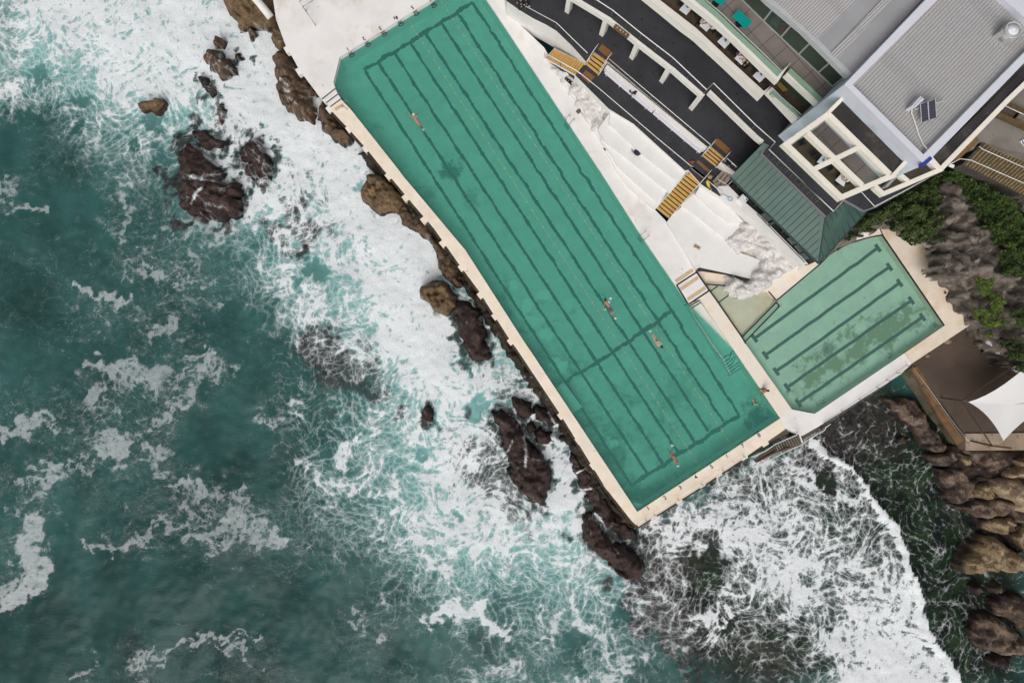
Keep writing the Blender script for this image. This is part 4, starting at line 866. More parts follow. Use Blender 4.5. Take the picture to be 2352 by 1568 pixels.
# kids pool
kid = thing('shallow_pool', 'pale green shallow pool with five dark barred lines and algae patches', 'pool', W((1930, 760), -.8))
def kidalg(k, x, y):
    c0 = W2((1975, 800), -.8); a = R(33)
    ca, sa = math.cos(a), math.sin(a)
    dx = k.math('SUBTRACT', x, c0[0]); dy = k.math('SUBTRACT', y, c0[1])
    v = k.math('ADD', k.math('MULTIPLY', dx, -sa), k.math('MULTIPLY', dy, ca))       # across the lanes
    u = k.math('ADD', k.math('MULTIPLY', dx, ca), k.math('MULTIPLY', dy, sa))
    band = k.math('SUBTRACT', .33, k.math('MULTIPLY', k.math('ABSOLUTE', v), .085))
    band = k.math('SUBTRACT', band, k.math('MULTIPLY', k.math('MAXIMUM', k.math('SUBTRACT', k.math('ABSOLUTE', u), 6.), 0.), .08))
    edge = k.math('SUBTRACT', k.math('MULTIPLY', u, .06), .52)
    return k.math('MAXIMUM', k.math('MAXIMUM', band, edge), -.10)
m = MB(); m.poly([W(p, 0) - Vector((0, 0, .8)) for p in KPOOL]); m.f[0] = m.f[0][::-1]
m.build('pool_floor', floor_mat('kids_pool_floor', (.66, .68, .58), (.22, .22, .11), kidalg, [(*W2(p, -.8), r, s) for p, r, s in (((1898, 800), 1.1, .6), ((1876, 815), .8, .4), ((2155, 745), .9, .6))], edge=(.78, .94), wts=(.25, 1.0)), kid)
for a, b in (((1733, 777), (2016.5, 569.6)), ((1758, 815.5), (2043, 613)), ((1783, 853), (2066.5, 649.6)), ((1808, 889), (2093, 690)), ((1834, 925.5), (2119, 728))):
    A_, B_ = W(a, -.79), W(b, -.79); d_ = (B_ - A_).normalized(); s_ = Vector((-d_.y, d_.x, 0))
    m = MB(); m.ribbon(wavy(a, b, .015, .3, -.79), .30, .006)
    for e in (A_, B_): m.ribbon([e - s_ * .42 + Vector((0, 0, .004)), e + s_ * .42 + Vector((0, 0, .004))], .34, .006)
    m.build('lane_line', LINE, kid)
m = MB()
for p in (t('E', (660, 200), (775, 370), (860, 485), (1075, 800), (1110, 860)), t('E', (1075, 800), (1390, 480), (1420, 515), (1105, 840)), ):
    m.ribbon([W(q, .162) for q in p], .13, .012)
m.ribbon([W(q, .165) for q in t('E', (1390, 465)) + CURVE[1:]], .13, .012)
m.ribbon([W(q, .168) for q in [(2026.5, 539.6), (2169, 748)]], .16, .012)
m.ribbon([W(q, .17) for q in [(2019, 519.6), (2030, 545)]], .10, .012)
m.build('edge_line', BLACK, kid)
m = MB(); m.poly([W(p, 0.002) for p in KPOOL]); m.f[0] = m.f[0][::-1]
o = m.build('shallow_water', water_mat('pale_green_water', (.79, .99, .945), (.20, .46, .39), .20)); tag(o, 'clear pale green water of the shallow pool', 'water', kind='structure')
m = MB(); m.poly([W(p, -.02) for p in t('E', (775, 370), (752, 335), (960, 330), (985, 400), (1040, 430), (1325, 385), (1385, 470), (1075, 798))]); m.f[0] = m.f[0][::-1] if True else m.f[0]
o = m.build('paddling_water', water_mat('thin_clear_water', (.90, .98, .94), (.30, .5, .42), .10)); tag(o, 'thin clear water over the paddling ramp between the pools', 'water', kind='structure')

# painted lines and grip strips on the deck
m = MB()
for p, z in ((t('E', (535, -10), (600, 90), (660, 202)), .306), (t('E', (660, 202), (475, 322)), .309), (t('E', (475, 322), (578, 492)), .306), (t('E', (660, 205), (775, 372)), .312), (t('E', (775, 372), (590, 495)), .315)):
    m.ribbon([W(q, z) for q in p], .15, .008)
m.ribbon([W(q, .306) for q in t('C', (1072, 893), (1200, 1100), (1340, 1335))], .14, .008)
m.ribbon([W(q, .62) for q in t('C', (1345, 1335), (1375, 1318), (1690, 1385), (1855, 1426))], .15, .012)
m.ribbon([W(q, .20) for q in t('C', (1435, 1463), (1655, 1478))], .14, .02); m.ribbon([W(q, -.1) for q in t('C', (1420, 1565), (1540, 1480))], .12, .02); m.ribbon([W(q, -.1) for q in t('E', (855, 485), (980, 395))], .12, .02)
m.ribbon([W(q, .17) for q in t('E', (1318, 378), (1392, 464))], .13, .012)
m.build('painted_line', BLACK, pd)
m = MB()
for a, b in (((1120, 912), (1242, 815)), ((1160, 946), (1267, 865)), ((1195, 983), (1294, 910))):
    z = {1120: .612, 1160: .462, 1195: .312}[a[0]]
    pa, pb = t('L', a, b); m.ribbon([W(pa, z), W(pb, z)], .1, .008)
m.build('step_nosing', BLACK, pd)
for a, b in (((465, 288), (625, 180)), ((510, 360), (672, 250)), ((575, 455), (738, 345))):
    m = MB(); pa, pb = t('E', a, b); m.ribbon([W(pa, .305), W(pb, .305)], .34, .006); m.build('grip_strip', TANG, pd)
m = MB(); pa, pb = t('L', (1240, 1008), (1315, 962)); m.ribbon([W(pa, .157), W(pb, .157)], .3, .006); m.build('grip_strip', TANG, pd)

# lane ropes: thin yellow cable with white floats
ROPEM = pm('yellow_rope', (.52, .40, .12), .6, .2, 5., bump=0); FLOATM = pm('white_float', (.82, .78, .66), .5, .1, 5., bump=0)
def rope(label, a, b):
    A_, B_ = W(a, .03), W(b, .03)
    r_ = thing('lane_rope', label, 'lane rope', A_, 'floating lane ropes')
    m = MB(); m.tube([A_, B_], .009, 5); m.build('cable', ROPEM, r_)
    n = int((B_ - A_).length / .93)
    m = MB()
    for i in range(1, n): m.ball(A_.lerp(B_, i / n), .045, 6)
    fo = m.build('floats', FLOATM, r_, True); fo['kind'] = 'stuff'
rope('thin yellow lane rope with white floats, nearer the sea side of the lap pool', (934, 42), (1611, 1077))
rope('thin yellow lane rope with white floats, nearer the yellow stairs side of the lap pool', (990, -33), (1684, 1028))

# ladders and pool rails
def ladder(label, p, q, z=.3, mat=STEEL, rz=None):
    """p: point on the deck, q: point out over the water"""
    P_, Q_ = W(p, z), W(q, z); d = (Q_ - P_).normalized(); s = Vector((-d.y, d.x, 0)); L = (Q_ - P_).length
    r_ = thing('pool_ladder', label, 'ladder', P_, 'pool ladders')
    for e in (-.27, .27):
        o_ = s * e
        m = MB(); m.tube([P_ + o_, P_ + o_ + Vector((0, 0, .55)), P_ + o_ + d * .15 + Vector((0, 0, .8)), P_ + o_ + d * L * .6 + Vector((0, 0, .8)), Q_ + o_ + Vector((0, 0, .5)), Q_ + o_ + Vector((0, 0, -1.3))], .03, 6); m.build('rail', mat, r_, True)
    for i in range(4):
        m = MB(); z_ = -.15 - i * .28; m.bar(Vector((Q_.x, Q_.y, z_)) + s * -.27, Vector((Q_.x, Q_.y, z_)) + s * .27, .1, .03); m.build('rung', mat, r_)
ladder('steel ladder with rusty feet beside the wide upper part of the deck', t('A', (660, 1090))[0], t('A', (618, 1135))[0])
ladder('short steel ladder with orange rusted feet near the dark floor line', t('C', (888, 1002))[0], t('C', (842, 1040))[0])
ladder('small steel ladder at the foot of the three white deck steps', t('L', (1325, 965))[0], t('L', (1365, 985))[0], .15)
def handrail(name, label, cat, pts, z, r=.03, mat=WPIPE, posts=None, h=.0, zb=None):
    P_ = [W(p, z) if not isinstance(p, Vector) else p for p in pts]
    r_ = thing(name, label, cat, Vector((P_[0].x, P_[0].y, z - h)))
    m = MB(); m.tube(P_, r, 6); m.build('rail', mat, r_, True)
    for p in (posts or []):
        q = W(p, z); m = MB(); m.tube([q, Vector((q.x, q.y, zb if zb is not None else z - h))], r, 6); m.build('post', mat, r_, True)
    return r_
handrail('grab_rail', 'long grey rail on the edge of the wading shelf', 'handrail', t('E', (575, 480), (600, 520), (640, 620), (720, 735), (790, 850), (870, 960), (905, 1000), (940, 1080), (975, 1150)), .35, .035, STEEL, t('E', (645, 628), (722, 738), (795, 852), (870, 962), (975, 1150)), zb=-.9)
handrail('grab_rail', 'short pale rail standing on the painted rock by the ramp', 'handrail', t('E', (1000, 235), (1003, 310), (1015, 370), (1032, 440)), 1.1, .035, STEEL, t('E', (1000, 235), (1032, 440)), zb=.1)
handrail('grab_rail', 'small pale rail at the top of the ramp beside the shallow pool', 'handrail', t('E', (1390, 465), (1420, 478), (1438, 512)), .7, .035, STEEL, t('E', (1390, 465), (1438, 512)), zb=-.4)
handrail('grab_rail', 'bent grey rail on the wide white deck at the top edge', 'handrail', t('L', (1040, 5), (945, 62), (912, 15), (1000, -40)) , 1.5, .035, STEEL, t('L', (945, 62)), zb=.6)
handrail('grab_rail', 'grey rail leading down the wide white deck away from the bent rail', 'handrail', t('L', (948, 68), (985, 120), (1035, 195)), 1.5, .035, STEEL, t('L', (1035, 195), (948, 68)), zb=.6)
# cable fence along the seaward walkways
def cable_fence(label, pts, z=1.0, zb=.0, n=8):
    P_ = [W(p, z) for p in pts]
    r_ = thing('cable_fence', label, 'fence', Vector((P_[0].x, P_[0].y, zb)))
    for dz in (0, -.35, -.7):
        m = MB(); m.tube([p + Vector((0, 0, dz)) for p in P_], .014, 5); m.build('cable', STEEL, r_)
    for i in range(n + 1):
        f = i / n * (len(P_) - 1); k0 = min(int(f), len(P_) - 2); q = P_[k0].lerp(P_[k0 + 1], f - k0)
        m = MB(); m.tube([q, Vector((q.x, q.y, zb))], .028, 6); m.build('post', RUST, r_)
cable_fence('thin cable fence along the numbered end of the lap pool', t('H', (120, 1392), (280, 1292), (720, 1012), (1110, 752)), .8, .0, 6)
cable_fence('thin cable fence on the seaward edge of the shallow pool walkway', t('H', (1860, 445), (2351, 118)) + t('G', (1310, 832)), .9, .0, 6)
# ------------------------------------------------------------------ white terraces, black promenades, stairs
TERR = pm('white_terrace_paint', (.735, .72, .70), .75, .05, .5, spot=((.46, .44, .42), 1.6, .665), stain=((.63, .57, .52), .5, .54, .8), bump=.2)
ASPH = pm('charcoal_promenade_surface', (.036, .037, .043), .85, .22, .5, spot=((.012, .012, .016), 2.5, .60), stain=((.040, .041, .046), .25, .45, .7), bump=.2)
YEL = pm('yellow_stair_paint', (.60, .335, .035), .65, .12, 3., spot=((.30, .14, .02), 4., .64), bump=.2)
PINKW = pm('worn_stair_wood', (.55, .40, .30), .8, .15, 4.)
MATM = pm('brown_rubber_mat', (.24, .115, .035), .9, .2, 30., spot=((.09, .045, .02), 26., .53), bump=.5, bscale=30.)
BENCHW = pm('pale_lilac_bench_paint', (.62, .60, .65), .6, .06, 2., bump=0)
WOODG = pm('weathered_grey_wood', (.30, .245, .205), .85, .25, 3., spot=((.14, .10, .08), 3., .6))
POSTB = pm('brass_brown_post', (.16, .11, .05), .5, .2, 5., bump=0)
ter = thing('terraces', 'white painted stepped terraces between pool deck and black promenade', 'terraces', W((1450, 380), .3))
UP = t('A', (690, 690), (1000, 1000), (1230, 1140), (1700, 1568)) + t('C', (1270, 412))
def tier(line, up, z, zb=.25):
    m = MB(); m.prism([W2(p, z) for p in line + up], zb, z); m.build('step', TERR, ter)
tier(t('A', (480, 600), (540, 690), (600, 790), (720, 975)) + t('C', (460, 142), (510, 245), (570, 330), (600, 410), (720, 575), (960, 780), (985, 760)), UP[::-1], .62)
tier(t('C', (470, 150), (565, 270), (620, 370), (800, 545), (985, 705)), t('C', (1270, 412), (1180, 330)) + t('A', (1230, 1140), (1040, 1040)), 1.02, .5)
tier(t('C', (440, 40), (500, 142), (800, 380), (1105, 625)), t('C', (1270, 412), (1180, 330)) + t('A', (1230, 1140), (1020, 1020)), 1.42, .9)
tier(t('C', (545, 0), (620, 50), (830, 255), (1180, 525)), t('C', (1270, 412), (1180, 330)) + t('A', (1230, 1140), (1010, 1010)), 1.82, 1.3)
# right of the yellow stairs
UPR = t('C', (1830, 890), (1560, 655), (1390, 545))
tier(t('C', (1075, 893), (1200, 1100), (1345, 1335), (1375, 1318), (1690, 1385), (1855, 1426), (1960, 1250), (1740, 1170), (1830, 900)), UPR[1:] + t('C', (1330, 640), (1100, 850)), .60)
tier(t('C', (1210, 735), (1370, 850), (1480, 940), (1640, 1062), (1700, 1000), (1830, 895)), UPR[1:], 1.0, .5)
tier(t('C', (1335, 635), (1480, 770), (1645, 895), (1780, 890)), UPR[1:], 1.45, .9)
for a, b in ((((1700, 800)), None),): pass

# painted natural rock
RM['whiterock'] = rock_material('white_painted_rock', (.64, .615, .59), (.74, .72, .705), (.52, .46, .42), .1, speck=(.36, .30, .26), rough=.8)
rock('painted_rock', 'rough white painted rock mass with grey veins between terraces and pavilion wall', 'rock', 'C', [(1640, 1060), (1660, 1000), (1760, 900), (1800, 885), (1850, 850), (1950, 940), (2080, 1060), (2190, 1180), (2330, 1290), (2180, 1340), (2080, 1420), (2000, 1500), (1880, 1548), (1760, 1560), (1690, 1530), (1655, 1480), (1670, 1400), (1850, 1428), (1900, 1330), (1965, 1240), (1880, 1145), (1740, 1172)], .85, 'whiterock', .45, base=.55, rough=.10, rag=.12, zmap=1.2, strata=.5, facet=.5)
rock('painted_rock', 'white painted rock hump with brown cracks at the left end of the terraces', 'rock', 'A', [(485, 600), (560, 640), (700, 700), (840, 820), (1000, 1000), (960, 1100), (960, 1230), (930, 1250), (880, 1200), (820, 1110), (740, 1000), (690, 900), (600, 770)], .75, 'whiterock', .4, base=.4, rough=.10, rag=.1, zmap=.9, strata=.5, facet=.5)
rock('painted_rock', 'white painted rock edge under the bush beside the shallow pool deck', 'rock', 'D', [(1430, 1060), (1500, 1040), (1590, 1080), (1608, 1150), (1612, 1250), (1540, 1180), (1470, 1110)], .6, 'whiterock', .3, base=.1, rough=.15, zmap=.5)
rock('painted_rock', 'strip of white painted rock along the curved shallow pool edge under the shrubs', 'rock', 'D', [(650, 1090), (800, 1000), (1000, 940), (1060, 895), (1200, 880), (1215, 915), (1060, 940), (1010, 950), (850, 1030), (690, 1090)], .6, 'whiterock', .3, base=.1, rough=.15, zmap=.5)
for lb, tl, pts in (('small brown loose rock wedged at the left terrace edge', 'A', [(705, 1015), (735, 990), (750, 1010), (720, 1035)]), ('little brown stone lying on the terrace right of the yellow stairs', 'C', [(1285, 770), (1300, 760), (1312, 775), (1295, 792)])):
    rock('loose_stone', lb, 'stone', tl, pts, .25, 'brown', .15, base=.62 if tl == 'C' else .4, rough=.03, rag=.02, res=.05, zmap=.7)

# lower promenade
LOW = UP + t('C', (1390, 545), (1560, 655), (1600, 590), (1690, 470)) + t('C', (1560, 380), (1400, 250)) + [(1623, 345)] + t('A', (1900, 1395), (970, 620), (900, 695), (785, 600))
m = MB(); m.prism([W2(p, 2.3) for p in LOW], .0, 2.26); m.m = 1; m.prism([W2(p, 2.3) for p in LOW], 2.262, 2.3)
o = m.build('lower_promenade', [WALLW, ASPH]); tag(o, 'charcoal lower promenade above the white terraces', 'pavement', kind='structure')
MID = t('A', (60, 10), (190, 100), (310, 172), (420, 225), (520, 285), (660, 420), (790, 565), (870, 480), (985, 560), (1900, 1345)) + t('C', (1475, 192), (1605, 302), (1690, 445), (2000, 700), (2340, 1240)) + [(1900, 560), (1990, 488), (1900, 250), (1500, -80), (1150, -80)]
m = MB(); m.prism([W2(p, 3.0) for p in MID], -.5, 2.96); m.m = 1; m.prism([W2(p, 3.0) for p in MID], 2.962, 3.0)
o = m.build('middle_promenade', [WALLW, ASPH]); tag(o, 'charcoal middle promenade on a white retaining wall', 'pavement', kind='structure')
wl = thing('parapet_wall', 'low white wall between the two black promenades behind the long bench', 'wall', W((1505, 240), 2.3))
m = MB(); a, b = W(t('A', (975, 610))[0], 3.06), W(t('A', (1895, 1365))[0], 3.06); m.bar(a - Vector((0, 0, .4)), b - Vector((0, 0, .4)), .34, .8); m.build('wall', WALLW, wl)
m = MB(); a, b = W(t('C', (1560, 352))[0], 3.06), W(t('C', (1690, 445))[0], 3.06); m.bar(a - Vector((0, 0, .4)), b - Vector((0, 0, .4)), .34, .8); m.build('wall', WALLW, wl)
# long bench
bn = thing('long_bench', 'long pale bench of two planks against the white wall', 'bench', W(t('A', (1400, 1020))[0], 2.3))
a, b = W(t('A', (975, 655))[0], 2.76), W(t('A', (1850, 1392))[0], 2.76); dd = (b - a).normalized(); ss = Vector((-dd.y, dd.x, 0))
for e in (-.13, .13):
    for f0, f1 in ((0, .495), (.505, 1)):
        m = MB(); m.bar(a.lerp(b, f0) + ss * e, a.lerp(b, f1) + ss * e, .23, .05); m.build('seat_plank', BENCHW, bn)
for i in range(8):
    f = .02 + .96 * i / 7; p = a.lerp(b, f)
    m = MB(); m.box((p.x, p.y, 2.515), (.06, .4, .43), math.atan2(dd.y, dd.x)); m.bar(p + ss * -.25 - Vector((0, 0, .06)), p + ss * .22 - Vector((0, 0, .06)), .05, .05); m.build('leg', BENCHW, bn)

def stair(label, bl, br, tr, tl_, n, z0, z1, rails=(True, True), railx=.35):
    """bottom-left, bottom-right, top-right, top-left picture points"""
    BL, BR = W(bl, z0), W(br, z0); TR, TL = W(tr, z1), W(tl_, z1)
    st = thing('yellow_stair', label, 'stairs', (BL + BR) / 2)
    for i in range(n):
        f0, f1 = i / n, (i + 1) / n
        z = z0 + (z1 - z0) * (i + 1) / n
        p0, p1, q1, q0 = BL.lerp(TL, f0), BL.lerp(TL, f0 + (f1 - f0) * .72), BR.lerp(TR, f0 + (f1 - f0) * .72), BR.lerp(TR, f0)
        m = MB(); m.prism([(p.x, p.y) for p in (p0, q0, q1, p1)], z - .05, z); tr_ = m.build('tread', YEL, st)
        m = MB(); pn0, pn1 = BL.lerp(TL, f0 + (f1 - f0) * .04), BR.lerp(TR, f0 + (f1 - f0) * .04)
        m.ribbon([Vector((pn0.x, pn0.y, z + .008)), Vector((pn1.x, pn1.y, z + .008))], .045, .012); m.build('nosing', PINKW, tr_)
    for A_, B_ in ((BL, TL), (BR, TR)):
        m = MB(); s_ = (BR - BL).normalized() * (.03 if A_ is BR else -.03)
        m.bar(A_ + s_ + Vector((0, 0, .0)), B_ + s_ + Vector((0, 0, -.08)), .05, .24); m.build('stringer', WALLW, st)
    m = MB(); m.prism([(p.x, p.y) for p in (BL, BR, TR, TL)], z0 - .25, [z0 - .05, z0 - .05, z1 - .2, z1 - .2]); m.build('underside', BLACK, st)
    for k_, (A_, B_) in enumerate(((BL, TL), (BR, TR))):
        if rails[k_]:
            up = Vector((0, 0, .9)); d_ = (B_ - A_); d_.z = 0; d_.normalize()
            m = MB(); m.tube([A_ + up, B_ + up, B_ + up + d_ * .4], .028, 6); m.build('handrail', WPIPE, st, True)
            for f in (0, .5, 1):
                q = A_.lerp(B_, f); m = MB(); m.tube([q, q + up], .022, 6); m.build('post', POSTB, st, True)
    return st
stair('long yellow stair from the deck up to the lower promenade, right of the terraces', *t('C', (975, 766), (1090, 860), (1435, 465), (1320, 376)), 14, .35, 2.3, (False, True))
stair('short yellow stair of four treads at the right end of the long bench', *t('C', (1394, 290), (1520, 390), (1605, 300), (1474, 192)), 4, 2.3, 3.0)
stair('yellow stair rising along the white wall at the left end of the promenade', *t('A', (497, 455), (418, 538), (700, 693), (783, 592)), 14, .35, 2.3, (False, True))
stair('short yellow stair of four treads at the left end of the long bench', *t('A', (787, 600), (900, 693), (988, 560), (868, 478)), 4, 2.3, 3.0)
# mats
def flat_box(name, label, cat, pts, z, h, mat, group=None):
    m = MB(); m.prism([W2(p, z + h) for p in pts], z, z + h); o = m.build(name, mat); return tag(o, label, cat, group)
flat_box('rubber_mat', 'brown rubber mat on the middle promenade above the left short stair', 'mat', t('A', (940, 405), (1042, 490), (1002, 538), (900, 455)), 3.004, .02, MATM, 'brown rubber mats')
flat_box('rubber_mat', 'brown rubber mat on the lower promenade beside the left yellow stair', 'mat', t('A', (790, 642), (872, 708), (820, 770), (740, 700)), 2.304, .02, MATM, 'brown rubber mats')
flat_box('rubber_mat', 'brown rubber mat on the middle promenade above the right short stair', 'mat', t('C', (1542, 122), (1658, 222), (1620, 266), (1503, 163)), 3.004, .02, MATM, 'brown rubber mats')
flat_box('rubber_mat', 'narrow brown rubber mat at the top of the long right stair', 'mat', t('C', (1362, 322), (1482, 425), (1462, 445), (1345, 342)), 2.304, .02, MATM, 'brown rubber mats')

def rail_run(name, label, pts, zf, h=1.0, step=1.7, r=.034, wires=0, post_mat=None, ends=True):
    P_ = [W(p, zf + h) for p in pts]
    r_ = thing(name, label, 'railing', Vector((P_[0].x, P_[0].y, zf)))
    m = MB(); m.tube(P_, r, 6); m.build('top_rail', WPIPE, r_, True)
    for j in range(wires):
        m = MB(); m.tube([p - Vector((0, 0, h * (j + 1) / (wires + 1))) for p in P_], .006, 4); m.build('wire', STEEL, r_)
    for a, b in zip(P_[:-1], P_[1:]):
        n = max(1, round((b - a).length / step))
        for i in range(n + (1 if b is P_[-1] else 0)):
            q = a.lerp(b, i / n); m = MB(); m.tube([q - Vector((0, 0, h)), q], .022, 5); m.build('post', post_mat or POSTB, r_)
    return r_
rail_run('promenade_railing', 'white topped railing along the lower promenade edge above the terraces', t('A', (410, 485), (560, 570), (720, 660), (930, 830), (1130, 1000), (1440, 1265), (1760, 1530)), 2.3, 1.0, 2.1)
rail_run('promenade_railing', 'short white topped railing at the top of the white wall, upper left of the promenade', t('A', (235, 58), (520, 212), (660, 350), (805, 490)), 3.0, 1.0, 2.1)
rail_run('promenade_railing', 'long white topped railing above the bench on the middle promenade', t('A', (1000, 540), (1400, 880), (1935, 1330)), 3.0, 1.0, 2.1)
rail_run('promenade_railing', 'short railing right of the long yellow stair beside the rescue board', t('C', (1447, 508), (1590, 630)), 2.3, 1.0, 1.6)
rail_run('promenade_railing', 'short railing by the green roof with a white towel over it', t('C', (1625, 305), (1715, 385)), 3.0, 1.0, 1.6)

# beige passage and long white wall in front of the pavilion
m = MB(); PW = t('PV', (55, 195), (112, 178), (375, 400), (350, 428), (150, 262))
m.prism([W2(p, 1.9) for p in PW], .3, 1.9); o = m.build('passage', pm('brown_passage_floor', (.36, .30, .25), .8, .12, 1.)); tag(o, 'narrow brown passage floor beside the long white wall', 'path', kind='structure')
lw = thing('front_wall', 'long white wall in front of the green roofed pavilion', 'wall', W((1760, 520), 2.))
m = MB(); m.prism([W2(p, 3.1) for p in t('PV', (60, 105), (150, 100), (320, 268), (445, 376), (897, 832), (835, 848), (640, 645), (372, 404), (175, 240), (110, 185))], -.2, 3.1); m.build('wall', WALLW, lw)
# small wooden steps by the pavilion
ws = thing('wooden_steps', 'weathered grey wooden steps beside the corner of the green roof', 'steps', W(t('C', (1590, 500))[0], 2.3))
for i, (a, b) in enumerate((((1505, 530), (1612, 412)), ((1545, 548), (1645, 425)), ((1580, 565), (1672, 450)))):
    m = MB(); pa, pb = t('C', a, b); z = 2.48 + .2 * i; m.bar(W(pa, z), W(pb, z), .34, .07); m.build('tread', WOODG, ws)
m = MB(); pa, pb = t('C', (1508, 540), (1600, 585)); m.bar(W(pa, 2.6), W(pb, 2.9), .3, .1); m.build('landing_plank', WOODG, ws)
m = MB(); m.tube([W(p, z) for p, z in zip(t('C', (1545, 503), (1595, 530), (1630, 555), (1680, 510)), (3.1, 3.2, 3.3, 3.4))], .025, 6); m.build('handrail', WPIPE, ws)

# things people left lying around
FAB = lambda n, c, v=.2: pm(n, c, .9, v, 6., bump=.4, bscale=20.)
BAGB = FAB('black_nylon', (.012, .013, .018)); BAGN = FAB('navy_cloth', (.020, .024, .05)); REDC = FAB('faded_red_cloth', (.30, .075, .05)); STRAWM = FAB('straw_weave', (.42, .27, .12)); WHT = FAB('white_cloth', (.74, .74, .76))
def bag(name, label, cat, p, z, r, mat, strap=True, seed=1, sc=(1, .8, .7), rz=0.):
    q = W(p, z); g = thing(name, label, cat, q); rr = random.Random(seed)
    m = MB(); m.ball(q + Vector((0, 0, r * .5)), r, 12, sc)
    c_, s_ = math.cos(rz), math.sin(rz)
    m.v = [(q.x + (x - q.x) * c_ - (y - q.y) * s_ + rr.uniform(-.1, .1) * r, q.y + (x - q.x) * s_ + (y - q.y) * c_ + rr.uniform(-.1, .1) * r, max(q.z + .002, zz + rr.uniform(-.06, .06) * r)) for x, y, zz in m.v]
    b_ = m.build('body', mat, g, True)
    m = MB(); m.ball(q + Vector((r * .35, r * .1, r * .75)), r * .5, 8, (1, .8, .6)); m.build('pocket', mat, g, True)
    if strap:
        for k_ in range(3):
            a0 = rz + rr.uniform(2.2, 4.2); L = r * rr.uniform(1.4, 2.2)
            m = MB(); m.tube([q + Vector((math.cos(a0) * L * f, math.sin(a0) * L * f + .12 * math.sin(f * 6 + k_), .02 + .1 * (1 - f))) for f in (.3, .5, .7, .85, 1)], .022, 5); m.build('strap', mat, g)
    return g
bag('backpack', 'black backpack with loose straps lying on the white terrace', 'backpack', t('C', (800, 260))[0], 1.42, .34, BAGN, True, 3, rz=-.4)
bag('backpack', 'black bag standing on the long pale bench', 'bag', t('A', (1240, 855))[0], 2.79, .26, BAGB, True, 4)
bag('backpack', 'black bag on the middle promenade near the corner of the green roof', 'bag', t('C', (1632, 352))[0], 3., .24, BAGB, False, 6)
bag('beach_bag', 'faded red bag at the railing corner by the long yellow stair', 'bag', t('C', (1305, 343))[0], 2.3, .20, REDC, True, 8)
bag('beach_bag', 'straw and white bag at the top of the long yellow stair', 'bag', t('C', (1466, 480))[0], 2.3, .26, STRAWM, False, 9)
# shoes beside the bag on the bench
sh = thing('shoes', 'pair of black shoes on the bench beside the black bag', 'shoes', W(t('A', (1205, 830))[0], 2.79))
for dx in (-8, 8):
    m = MB(); m.ball(W(t('A', (1205 + dx, 832 - dx * .6))[0], 2.83), .1, 8, (.6, 1.3, .5)); m.build('shoe', BAGB, sh, True)
def towel(label, pts, z, mat, lump=.03, name='beach_towel', cat='towel'):
    P_ = [W(p, z) for p in pts]; m = MB(); n = 8
    for j in range(n + 1):
        for i in range(n + 1):
            u, v = i / n, j / n
            q = (P_[0] * (1 - u) + P_[1] * u) * (1 - v) + (P_[3] * (1 - u) + P_[2] * u) * v
            m.v.append((q.x, q.y, z + .012 + lump * (.5 + .5 * math.sin(u * 9 + v * 5) * math.cos(v * 7 - u * 3))))
    for j in range(n):
        for i in range(n):
            o_ = j * (n + 1) + i; m.face((o_, o_ + n + 1, o_ + n + 2, o_ + 1))
    b0 = len(m.v)
    m.v += [(x, y, zz - .012) for x, y, zz in m.v[:b0]]
    for f in list(m.f): m.face([k_ + b0 for k_ in f][::-1])
    return tag(m.build(name, mat, None, True), label, cat)
def band_mat(name, c0, c1, c2):
    k = NT(name); p = k.pos(); n = k.noise(k.vmap(p, (1, 1, 1), (0, 0, .6)), 2.4, 3, .5); f = k.noise(p, 7., 3, .5)
    c = k.mix(k.sstep(n, .44, .48), c0, c1); c = k.mix(k.sstep(f, .58, .61), c, c2)
    return k.done(k.bsdf(c, .95, spec=.1))
towel('dark patterned towel with red and white marks spread below the left yellow stair', t('A', (605, 706), (672, 755), (655, 787), (592, 730)), 1.22, band_mat('dark_patterned_cloth', (.012, .014, .03), (.05, .012, .016), (.62, .58, .58)))
towel('leopard patterned tan towel lying flat on the lower right terrace', t('C', (1330, 1090), (1385, 1125), (1372, 1150), (1317, 1118)), .62, pm('spotted_tan_cloth', (.52, .34, .18), .95, .1, 4., spot=((.10, .045, .02), 10., .50)))
towel('white towel draped over the short railing by the green roof', t('C', (1672, 345), (1722, 385), (1712, 392), (1664, 356)), 4.02, WHT, .04)
# rescue board, shovel, thongs
rb = thing('rescue_board', 'yellow and red rescue board leaning by the railing foot', 'rescue board', W(t('C', (1455, 545))[0], 2.3))
pa, pb = t('C', (1438, 508), (1466, 575)); A_, B_ = W(pa, 2.62), W(pb, 2.42)
m = MB(); m.tube([A_.lerp(B_, f) for f in (0, .06, .25, .5, .75, .94, 1)], [.03, .09, .13, .14, .13, .08, .02], 8); m.build('board', pm('yellow_foam', (.62, .48, .03), .5, .06), rb, True)
m = MB(); m.tube([A_.lerp(B_, f) for f in (.76, .80, .84)], [.136, .136, .125], 8); m.build('red_band', pm('red_foam', (.40, .07, .03), .5, .06), rb, True)
m = MB(); m.tube([B_ + Vector((0, 0, .02)), B_ + Vector((.2, -.2, -.04)), B_ + Vector((.05, -.35, -.06))], .015, 5); m.build('strap', WPIPE, rb)
sv = thing('shovel', 'small pale blue shovel on top of the long white wall', 'shovel', W(t('C', (1645, 672))[0], 3.1))
BLUP = pm('pale_blue_plastic', (.20, .42, .55), .5, .08)
pa, pb = t('C', (1600, 640), (1640, 668)); m = MB(); m.tube([W(pa, 3.16), W(pb, 3.16)], .03, 6); m.build('handle', BLUP, sv)
m = MB(); q = W(t('C', (1655, 680))[0], 3.15); m.tube([q + Vector((.2 * math.cos(a), .17 * math.sin(a), 0)) for a in np.linspace(0, 6.28, 12)], .035, 6); m.build('blade', BLUP, sv)
